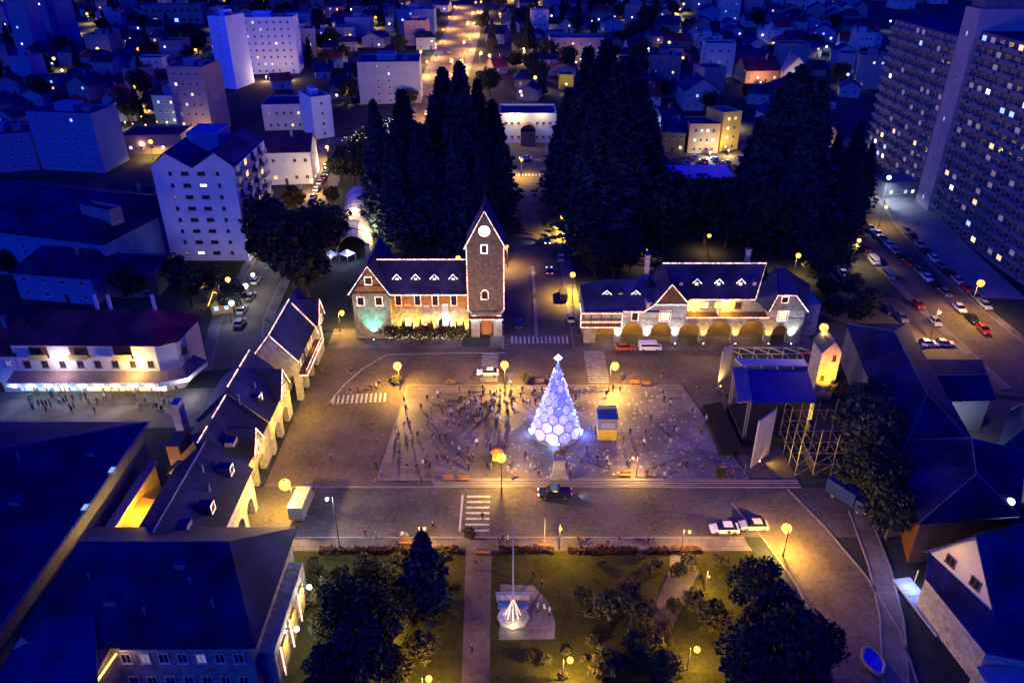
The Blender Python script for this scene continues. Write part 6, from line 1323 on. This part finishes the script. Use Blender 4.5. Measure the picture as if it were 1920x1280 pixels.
SP = [(a_, b_) for a_, b_ in SP if not (930 < a_ < 1060 and b_ < 1215)]
for i, (px, py) in enumerate(SP): tree('bush', 'dark garden bush, %s from left on the right lawn' % nth(i), G(px, py), rs.uniform(.7, 2.2), 'u', 'bushes on the right lawn', 'bush', rs.uniform(1, 1.6))
SP = sorted((rs.uniform(570, 860), rs.uniform(1040, 1130)) for k in range(30))
for i, (px, py) in enumerate(SP): tree('bush', 'dark garden bush, %s from left on the left lawn' % nth(i), G(px, py), rs.uniform(.7, 2.4), 'u', 'bushes on the left lawn', 'bush', rs.uniform(1, 1.6))

for i in range(14):
    p_ = FS[0].lerp(FS[5], .06 + i * .068); side = -1 if i % 2 else 1; px, py = proj(p_.x + side * 8.5, p_.y, gz(p_.y) + 7)
    lamp('orange kerb lamp on the long hillside street, %s going up' % nth(i), px, py, 7, 5200, 'o', 'kerb lamps on the long street', .58)

trees([(1525, 520, 478), (1545, 560, 520), (1590, 560, 515), (1560, 600, 560), (1600, 610, 560), (1535, 500, 455), (1625, 590, 545), (1580, 490, 445)], 'dark tree, %s from left on the slope beside the parking court', 'slope_tree', 'd', 'trees beside the parking court', 'tree', 1.2)
# ================================================================== CARS
TYRE = M('tyre', (.02, .02, .02), .9, .2, 2); RIM = M('rim', (.4, .4, .4), .3, .1, 2, metal=.8)
HEAD_ON = M('headlight_on', (.9, .9, .9), .3, .02, 1, emi=(.85, .85, 1), es=9); HEAD = M('headlight_off', (.6, .6, .6), .2, .1, 1)
TAIL_ON = M('taillight_on', (.5, .02, .02), .3, .1, 1, emi=(1, .06, .03), es=5); TAIL = M('taillight_off', (.25, .02, .02), .3, .1, 1)
CARGLASS = M('car_glass', (.01, .012, .015), .08, .1, 1)
PAINTS = {n: M('car_paint_' + n.replace(' ', '_'), c, .25, .05, 1) for n, c in (('white', (.7, .7, .7)), ('silver', (.38, .38, .39)), ('red', (.4, .03, .02)), ('black', (.015, .015, .018)), ('dark blue', (.02, .035, .12)), ('grey', (.16, .16, .17)), ('orange', (.45, .16, .03)))}
def sect(m, rows, mi):
    """closed hull through cross-sections (x, half width, z bottom, z top, top half width)"""
    rings = []
    for x, hw, zb, zt, tw_ in rows: i = len(m.v); m.v += [(x, -hw, zb), (x, hw, zb), (x, hw, lerp(zb, zt, .6)), (x, tw_, zt), (x, -tw_, zt), (x, -hw, lerp(zb, zt, .6))]; rings.append(i)
    for a, b in zip(rings[:-1], rings[1:]):
        for q in range(6): m.f.append((a + q, a + (q + 1) % 6, b + (q + 1) % 6, b + q)); m.m.append(mi)
    m.f.append(tuple(rings[0] + q for q in range(5, -1, -1))); m.m.append(mi); m.f.append(tuple(rings[-1] + q for q in range(6))); m.m.append(mi)
    return m
CARM = {}
def car_meshes(kind):
    if kind in CARM: return CARM[kind]
    ph = PAINTS['white']; b = MB(); gl = MB()
    if kind == 'pickup':
        sect(b, [(-2.6, .85, .45, .95, .85), (-2.5, .9, .4, 1.05, .88), (-.5, .9, .38, 1.08, .88), (1.2, .9, .38, 1.1, .86), (2.3, .88, .4, 1.0, .8), (2.6, .8, .45, .85, .7)], 0)
        sect(b, [(-.55, .8, 1.74, 1.78, .7), (.75, .8, 1.74, 1.78, .68)], 0); sect(gl, [(-.75, .86, 1.05, 1.7, .7), (-.5, .86, 1.05, 1.75, .72), (.7, .86, 1.05, 1.75, .7), (1.35, .84, 1.05, 1.15, .7)], 0)
        b.box(-2.5, -.8, -.8, -.72, 1.05, 1.2).box(-2.5, -.8, .72, .8, 1.05, 1.2); wb, L2, W2 = 1.6, 2.6, .9
    elif kind == 'van':
        sect(b, [(-2.35, .86, .4, 1.5, .8), (-2.25, .9, .35, 1.9, .78), (1.2, .9, .35, 1.95, .76), (1.9, .88, .36, 1.2, .74), (2.4, .8, .42, .95, .66)], 0)
        sect(gl, [(-2.0, .915, 1.25, 1.7, .83), (1.15, .915, 1.25, 1.72, .82), (1.92, .895, 1.2, 1.3, .76)], 0); wb, L2, W2 = 1.45, 2.4, .9
    elif kind == 'truck':
        sect(b, [(-3.6, 1.1, .7, 3.1, 1.08), (1.4, 1.1, .7, 3.1, 1.08)], 0); sect(b, [(1.55, 1.05, .5, 2.4, .95), (2.7, 1.05, .5, 2.3, .9), (3.2, 1.0, .55, 1.3, .85)], 0)
        sect(gl, [(2.0, 1.07, 1.4, 2.1, .95), (2.75, 1.06, 1.35, 2.1, .92), (3.0, 1.02, 1.35, 1.5, .9)], 0); wb, L2, W2 = 2.2, 3.4, 1.05
    else:
        sect(b, [(-2.1, .74, .45, .8, .66), (-1.98, .84, .36, .95, .78), (-1.1, .87, .32, .98, .8), (.8, .87, .32, .95, .8), (1.75, .84, .34, .8, .72), (2.1, .74, .42, .68, .6)], 0)
        sect(b, [(-1.05, .62, 1.40, 1.45, .56), (.25, .62, 1.40, 1.45, .56)], 0); sect(gl, [(-1.75, .78, .93, 1.0, .62), (-1.1, .78, .93, 1.4, .6), (.3, .78, .93, 1.4, .6), (1.05, .78, .93, .98, .66)], 0); wb, L2, W2 = 1.28, 2.1, .85
    body = b.mesh('body', [ph], False); glass = gl.mesh('windows', [CARGLASS])
    wr = .33 if kind != 'truck' else .48
    tyre = MB().tube([(0, -.1, 0), (0, .1, 0)], wr, 12).mesh('wheel', [TYRE]); rim = MB().tube([(0, -.115, 0), (0, .115, 0)], wr * .58, 8).mesh('rim', [RIM])
    hl = MB().box(-.06, .08, -.16, .16, -.07, .08).mesh('headlight', [HEAD]); tl = MB().box(-.06, .06, -.14, .14, -.08, .1).mesh('taillight', [TAIL])
    CARM[kind] = (body, glass, tyre, rim, hl, tl, wb, L2, W2, wr); return CARM[kind]
def car(label, px, py, head, color='white', kind='car', on=False, group=None, z=.06, far=False):
    p = G(px, py); t = thing('parked_car' if kind == 'car' else {'pickup': 'pickup', 'van': 'van', 'truck': 'box_truck'}[kind], label, 'car' if kind in ('car',) else kind, (p.x, p.y, p.z + z), head, group)
    bo_, gl_, ty_, ri_, hl_, tl_, wb, L2, W2, wr = car_meshes(kind)
    b_ = put('body', bo_, t); b_.material_slots[0].link = 'OBJECT'; b_.material_slots[0].material = PAINTS[color]
    put('windows', gl_, t)
    for sx in (-1, 1):
        for sy in (-1, 1):
            w_ = put('wheel', ty_, t, (sx * wb, sy * (W2 - .08), wr)); 
            if not far: put('rim', ri_, w_)
    zt = {'car': .66, 'pickup': .8, 'van': .75, 'truck': .9}[kind]
    for sy in (-1, 1):
        a = put('headlight', hl_, t, (L2 - .06, sy * W2 * .72, zt)); b_ = put('taillight', tl_, t, (-L2 + .04 if kind != 'truck' else -3.6, sy * W2 * .75, zt + .1))
        if on:
            a.material_slots[0].link = 'OBJECT'; a.material_slots[0].material = HEAD_ON; b_.material_slots[0].link = 'OBJECT'; b_.material_slots[0].material = TAIL_ON
    if on:
        c_, s_ = cos(head), sin(head)
        light('SPOT', (p.x + c_ * (L2 + .15), p.y + s_ * (L2 + .15), p.z + .8), 260, (.85, .88, 1), t, .1, 'headlight_beam', (p.x + c_ * 12, p.y + s_ * 12, p.z), 70)
    return t
car('white patrol car driving left in front of the square lamp with headlights on', 915, 703, pi, 'white', 'car', True)
cp = car('dark pickup with glowing red tail lights on the front road below the tree', 1040, 930, pi, 'black', 'pickup', True)
pp = G(1040, 930); light('POINT', (pp.x + 3.1, pp.y + .2, 1.0), 35, (1, .06, .03), cp, .1, 'taillight_glow')
car('small orange red car parked before the arcade next to a white van', 1171, 656, 0, 'red'); car('white van parked before the arcade beside the red car', 1218, 656, 0, 'white', 'van')
car('white car parked at the park edge near the right end of the front road', 1357, 996, pi, 'white', 'car'); car('white car half hidden by the park tree at the end of the front road', 1412, 990, pi, 'silver', 'car')
car('pale grey box truck standing in front of the arcade row at left', 570, 952, pi / 2 - .05, 'grey', 'truck'); car('blue box truck on the lower drive right of the scaffolding', 1590, 945, -1.0, 'dark blue', 'truck')
for i, (px, py, c, k) in enumerate(((1056, 558, 'black', 'van'), (1070, 600, 'silver', 'car'), (1052, 487, 'silver', 'car'), (1043, 428, 'grey', 'car'), (1033, 358, 'white', 'car'))):
    car('%s %s parked on the right side of the avenue, %s from the square' % (c, 'van' if k == 'van' else 'car', nth(i)), px, py, pi / 2, c, k, False, 'cars parked along the avenue')
car('blue car waiting on the left lane of the avenue', 972, 612, pi / 2, 'dark blue'); car('car with white headlights coming down the avenue', 1026, 455, -pi / 2, 'grey', 'car', True); car('car with red tail lights going up the avenue', 1030, 512, pi / 2, 'grey', 'car', True)
car('white car crossing at the far end of the avenue', 985, 300, pi, 'white', 'car', True)
ed = (RS[3] - RS[1]); ea = atan2(ed.y, ed.x)
E_ = [(1632, 432), (1645, 442), (1656, 452), (1666, 463), (1678, 474), (1690, 486), (1705, 497), (1722, 512), (1738, 525), (1755, 540), (1771, 553), (1798, 582), (1822, 602), (1843, 622)]
for i, (px, py) in enumerate(E_):
    c = ['silver', 'white', 'grey', 'white', 'silver', 'black', 'red', 'grey', 'white', 'black', 'grey', 'white', 'black', 'red'][i]
    car('%s car in the long row on the east street, %s from its far end' % (c, nth(i)), px, py, ea, c, 'car', False, 'cars in the long row on the east street')
PK = ((1622, 470, 'red', 'car'), (1638, 494, 'silver', 'van'), (1664, 520, 'grey', 'van'), (1580, 517, 'white', 'car'), (1720, 575, 'red', 'car'), (1752, 607, 'silver', 'car'), (1690, 600, 'grey', 'car'), (1665, 585, 'black', 'car'), (1715, 650, 'silver', 'car'), (1738, 648, 'white', 'car'), (1768, 648, 'silver', 'car'), (1641, 555, 'black', 'car'))
for i, (px, py, c, k) in enumerate(PK):
    car('%s %s, %s from left in the parking court by the east street' % (c, k, nth(sorted(q_[0] for q_ in PK).index(px))), px, py, ea + (1.5 if 1700 < px and py > 640 else 0), c, k, False, 'cars in the parking court')
wd_ = LS[3] - LS[2]; wa = atan2(wd_.y, wd_.x)
for i, (px, py) in enumerate(((600, 345), (594, 358), (607, 335), (612, 322), (588, 372), (470, 560), (455, 585), (480, 530), (598, 392), (440, 560), (450, 610))):
    c = ['white', 'silver', 'grey', 'white', 'silver', 'grey', 'silver', 'white', 'red', 'silver', 'grey'][i]
    car('%s car on the west street, %s in a count down from its top' % (c, nth(i)), px, py, wa, c, 'car', i in (2,), 'cars on the west street', far=True)
for i, (px, py) in enumerate(((1225, 298), (1240, 305), (1262, 303), (1285, 308), (1300, 298), (1320, 306), (1340, 302), (1362, 308), (1385, 300), (1275, 318), (1330, 318))):
    c = ['white', 'silver', 'grey', 'silver', 'white', 'red', 'white', 'silver', 'grey', 'white', 'grey'][i]
    car('%s car parked before the lit shops beyond the park, %s from the left' % (c, nth(i)), px, py, pi / 2 + .2, c, 'car', i == 5, 'cars before the lit shops', far=True)
fd = FS[2] - FS[1]; fa_ = atan2(fd.y, fd.x)
for i, (px, py) in enumerate(((800, 215), (812, 200), (806, 180), (826, 168), (838, 158), (818, 150), (832, 130), (846, 118), (842, 100), (800, 232), (850, 182), (842, 205))):
    c = ['white', 'silver', 'grey'][i % 3]
    car('%s car on the long hillside street, %s in its line' % (c, nth(i)), px, py, fa_ + (pi if i % 2 else 0), c, 'car', i % 2 == 0, 'cars on the long street', far=True)
# ================================================================== PEOPLE
SKIN = M('skin', (.42, .26, .18), .6, .1, 2); HAIR = M('hair', (.03, .02, .015), .7, .2, 2)
def person_mesh(pose):
    st, ar = {'stand': (.0, .05), 'walk': (.22, .18), 'stride': (.32, .28), 'point': (.05, .5), 'sit': (.0, .1)}[pose]
    hz_ = .95 if pose != 'sit' else .48
    P = [(0, 0, hz_), (0, 0, hz_ + .25), (0, .01, hz_ + .48), (0, .0, hz_ + .6), (0, -.02, hz_ + .76), (0, -.0, hz_ + .86)]
    R_ = [(.15, .11), (.14, .1), (.17, .1), .055, (.085, .1), (.06, .07)]; Ed = [(0, 1), (1, 2), (2, 3), (3, 4), (4, 5)]
    for s in (-1, 1):
        i = len(P); d = s * st
        if pose == 'sit': P += [(s * .1, -.12, .46), (s * .11, -.45, .46), (s * .11, -.47, .06), (s * .11, -.62, .03)]
        else: P += [(s * .1, -d * .3, .85), (s * .1, -d * .6, .48), (s * .1, -d * (1 if s > 0 else .85), .07), (s * .1, -d - .16, .04)]
        R_ += [.09, .062, .045, (.045, .03)]; Ed += [(0, i), (i, i + 1), (i + 1, i + 2), (i + 2, i + 3)]
    for s in (-1, 1):
        i = len(P); d = -s * ar
        if pose == 'point' and s > 0: P += [(.2, 0, hz_ + .45), (.36, -.2, hz_ + .4), (.45, -.42, hz_ + .48), (.47, -.5, hz_ + .5)]
        else: P += [(s * .2, 0, hz_ + .45), (s * .26, -d * .4, hz_ + .2), (s * .27, -d - .06, hz_ - .04), (s * .265, -d - .09, hz_ - .12)]
        R_ += [.055, .045, .035, .035]; Ed += [(2, i), (i, i + 1), (i + 1, i + 2), (i + 2, i + 3)]
    def paint(c):
        if c.z > hz_ + .79 or (c.z > hz_ + .68 and c.y > .03): return 3
        if c.z > hz_ + .56: return 2
        if abs(c.x) > .22 and c.z < hz_ - .03: return 2
        if c.z > hz_ - .02: return 0
        return 1
    return skinmesh('person', Ed, P, R_, [HAIR, HAIR, SKIN, HAIR], 1, 0, paint)
POSES = {k: person_mesh(k) for k in ('stand', 'walk', 'stride', 'point', 'sit')}
CLOTH = {n: M('cloth_' + n.replace(' ', '_'), c, .85, .2, 3) for n, c in (('black', (.02, .02, .025)), ('dark blue', (.025, .035, .09)), ('white', (.6, .6, .6)), ('red', (.16, .025, .02)), ('grey', (.16, .16, .17)), ('brown', (.13, .07, .04)), ('pale blue', (.25, .35, .5)), ('green', (.06, .12, .06)))}
CN = ['black', 'black', 'dark blue', 'dark blue', 'grey', 'brown', 'white', 'red', 'pale blue', 'green', 'black']
def person(label, px, py, pose, top, rz, group, z=.14, low=None):
    p = G(px, py); o = put('person', POSES[pose], None, (p.x, p.y, z), rz, 1 + RND.uniform(-.06, .06)); tag(o, label, 'person', group)
    for k, n in ((0, top), (1, low or RND.choice(['black', 'dark blue', 'grey', 'brown']))): o.material_slots[k].link = 'OBJECT'; o.material_slots[k].material = CLOTH[n]
    return o
VERB = {'stand': 'standing', 'walk': 'walking', 'stride': 'striding', 'point': 'reaching out', 'sit': 'sitting'}
def crowd(pts, where, group, z=.14, poses=('stand', 'stand', 'walk', 'stand', 'point')):
    for i, (px, py) in enumerate(sorted(pts)):
        top = RND.choice(CN); po_ = RND.choice(poses)
        person('person in %s top, %s from left %s' % (top, nth(i), where), px, py, po_, top, RND.random() * 6.28, group, z)
rp_ = random.Random(21)
cl1 = [(rp_.gauss(918, 20), rp_.gauss(768, 17)) for k in range(44)]
crowd(cl1, 'in the crowd beside the lit tree', 'crowd left of the tree')
crowd([(rp_.gauss(862, 20), rp_.gauss(785, 26)) for k in range(24)], 'in the loose crowd mid-square', 'loose crowd in the middle of the square')
crowd([(rp_.uniform(975, 1020), rp_.uniform(735, 765)) for k in range(10)], 'behind the lit tree on its left', 'people behind the tree')
crowd([(1072, 748), (1086, 745), (1079, 752), (1066, 742)], 'right behind the lit tree', 'people right of the tree')
crowd([(905, 735), (938, 742), (946, 748), (930, 750), (958, 746), (932, 738), (948, 740)], 'near the far middle lamp of the square', 'people by the far middle lamp')
crowd([(758, 757), (765, 790), (802, 800), (790, 770), (658, 742), (672, 738), (697, 735), (706, 732), (712, 728), (660, 705), (650, 708), (605, 705)], 'on the open left half', 'people on the left half', poses=('walk', 'stride', 'stand'))
crowd([(621, 868), (708, 838), (706, 880), (716, 900), (796, 872), (800, 876), (703, 905), (790, 905), (820, 865), (835, 850), (860, 872), (880, 868), (846, 880), (876, 880)], 'near the front left edge', 'people at the front left')
crowd([(1243, 745), (1298, 775), (1220, 790), (1210, 820), (1247, 832), (1232, 890), (1212, 895), (1207, 838), (1245, 900), (1180, 880), (1240, 710), (1165, 715)], 'on the pale marked paving', 'people on the marked paving')
crowd([(995, 885), (1010, 895), (1000, 870), (1062, 880), (1070, 890), (955, 882), (985, 860), (1090, 870), (1100, 850), (1120, 870), (1140, 880), (960, 900)], 'between lit tree and statue', 'people before the tree')
crowd([(905, 976)], 'on the zebra crossing of the front road', 'person on the crossing', .06, ('stride',))
crowd([(887, 1012), (942, 1018), (952, 1020), (936, 1022), (706, 1012), (685, 1008), (755, 1012), (762, 1010), (812, 995), (1084, 1020), (1095, 1022), (1140, 1022), (1160, 1018), (1215, 1022), (1225, 1020), (1365, 1010)], 'along the park edge', 'people along the park edge', .06, ('stand', 'walk', 'sit'))
crowd([(1020, 1150), (1030, 1155), (1008, 1148), (1015, 1105), (1000, 1085), (885, 1225), (893, 1065)], 'on the paths by the flagpole', 'people by the flagpole', .09)
crowd([(1352, 745), (1362, 752), (1385, 735), (1375, 760), (1390, 745), (1345, 738), (1400, 765), (1340, 895), (1372, 898), (1395, 890)], 'beside the stage front', 'people beside the stage')
crowd([(rp_.uniform(55, 165), rp_.uniform(735, 775)) for k in range(30)], 'in the shopping street crowd', 'crowd in the shopping street', .07)
crowd([(263, 765), (290, 768), (335, 770), (310, 762), (333, 738), (212, 735), (275, 728), (290, 730), (320, 765), (345, 775), (240, 745), (185, 760), (255, 750)], 'at the right of the shopping street', 'people at the right of the shopping street', .07, ('walk', 'stride', 'stand'))
crowd([(1757, 440), (1800, 450), (1720, 420)], 'on the high-rise forecourt', 'people on the forecourt', .1, ('walk',))

crowd([(rp_.uniform(740, 960), rp_.uniform(725, 890)) for k in range(42)], 'spread over the square left of the tree', 'people spread over the square')
crowd([(rp_.uniform(165, 340), rp_.uniform(728, 782)) for k in range(14)], 'strolling before the lit shops', 'people strolling before the shops', .07, ('walk', 'stride', 'stand'))
for i, k in enumerate(range(11)):
    p_ = RS[1].lerp(RS[3], .12 + .08 * k); d_ = (RS[3] - RS[1]).normalized(); q_ = p_ + Vector((-d_.y, d_.x, 0)) * 7.6
    px, py = proj(q_.x, q_.y, gz(q_.y)); c = ['grey', 'black', 'silver', 'dark blue', 'white', 'grey', 'black', 'silver', 'red', 'grey', 'silver'][i]
    car('%s car on the outer kerb of the east street, %s from its far end' % (c, nth(i)), px, py, ea, c, 'car', False, 'cars on the outer kerb', far=True)

crowd([(rp_.uniform(1100, 1330), rp_.uniform(728, 895)) for k in range(24)], 'spread over the square right of the tree', 'people spread right of the tree')
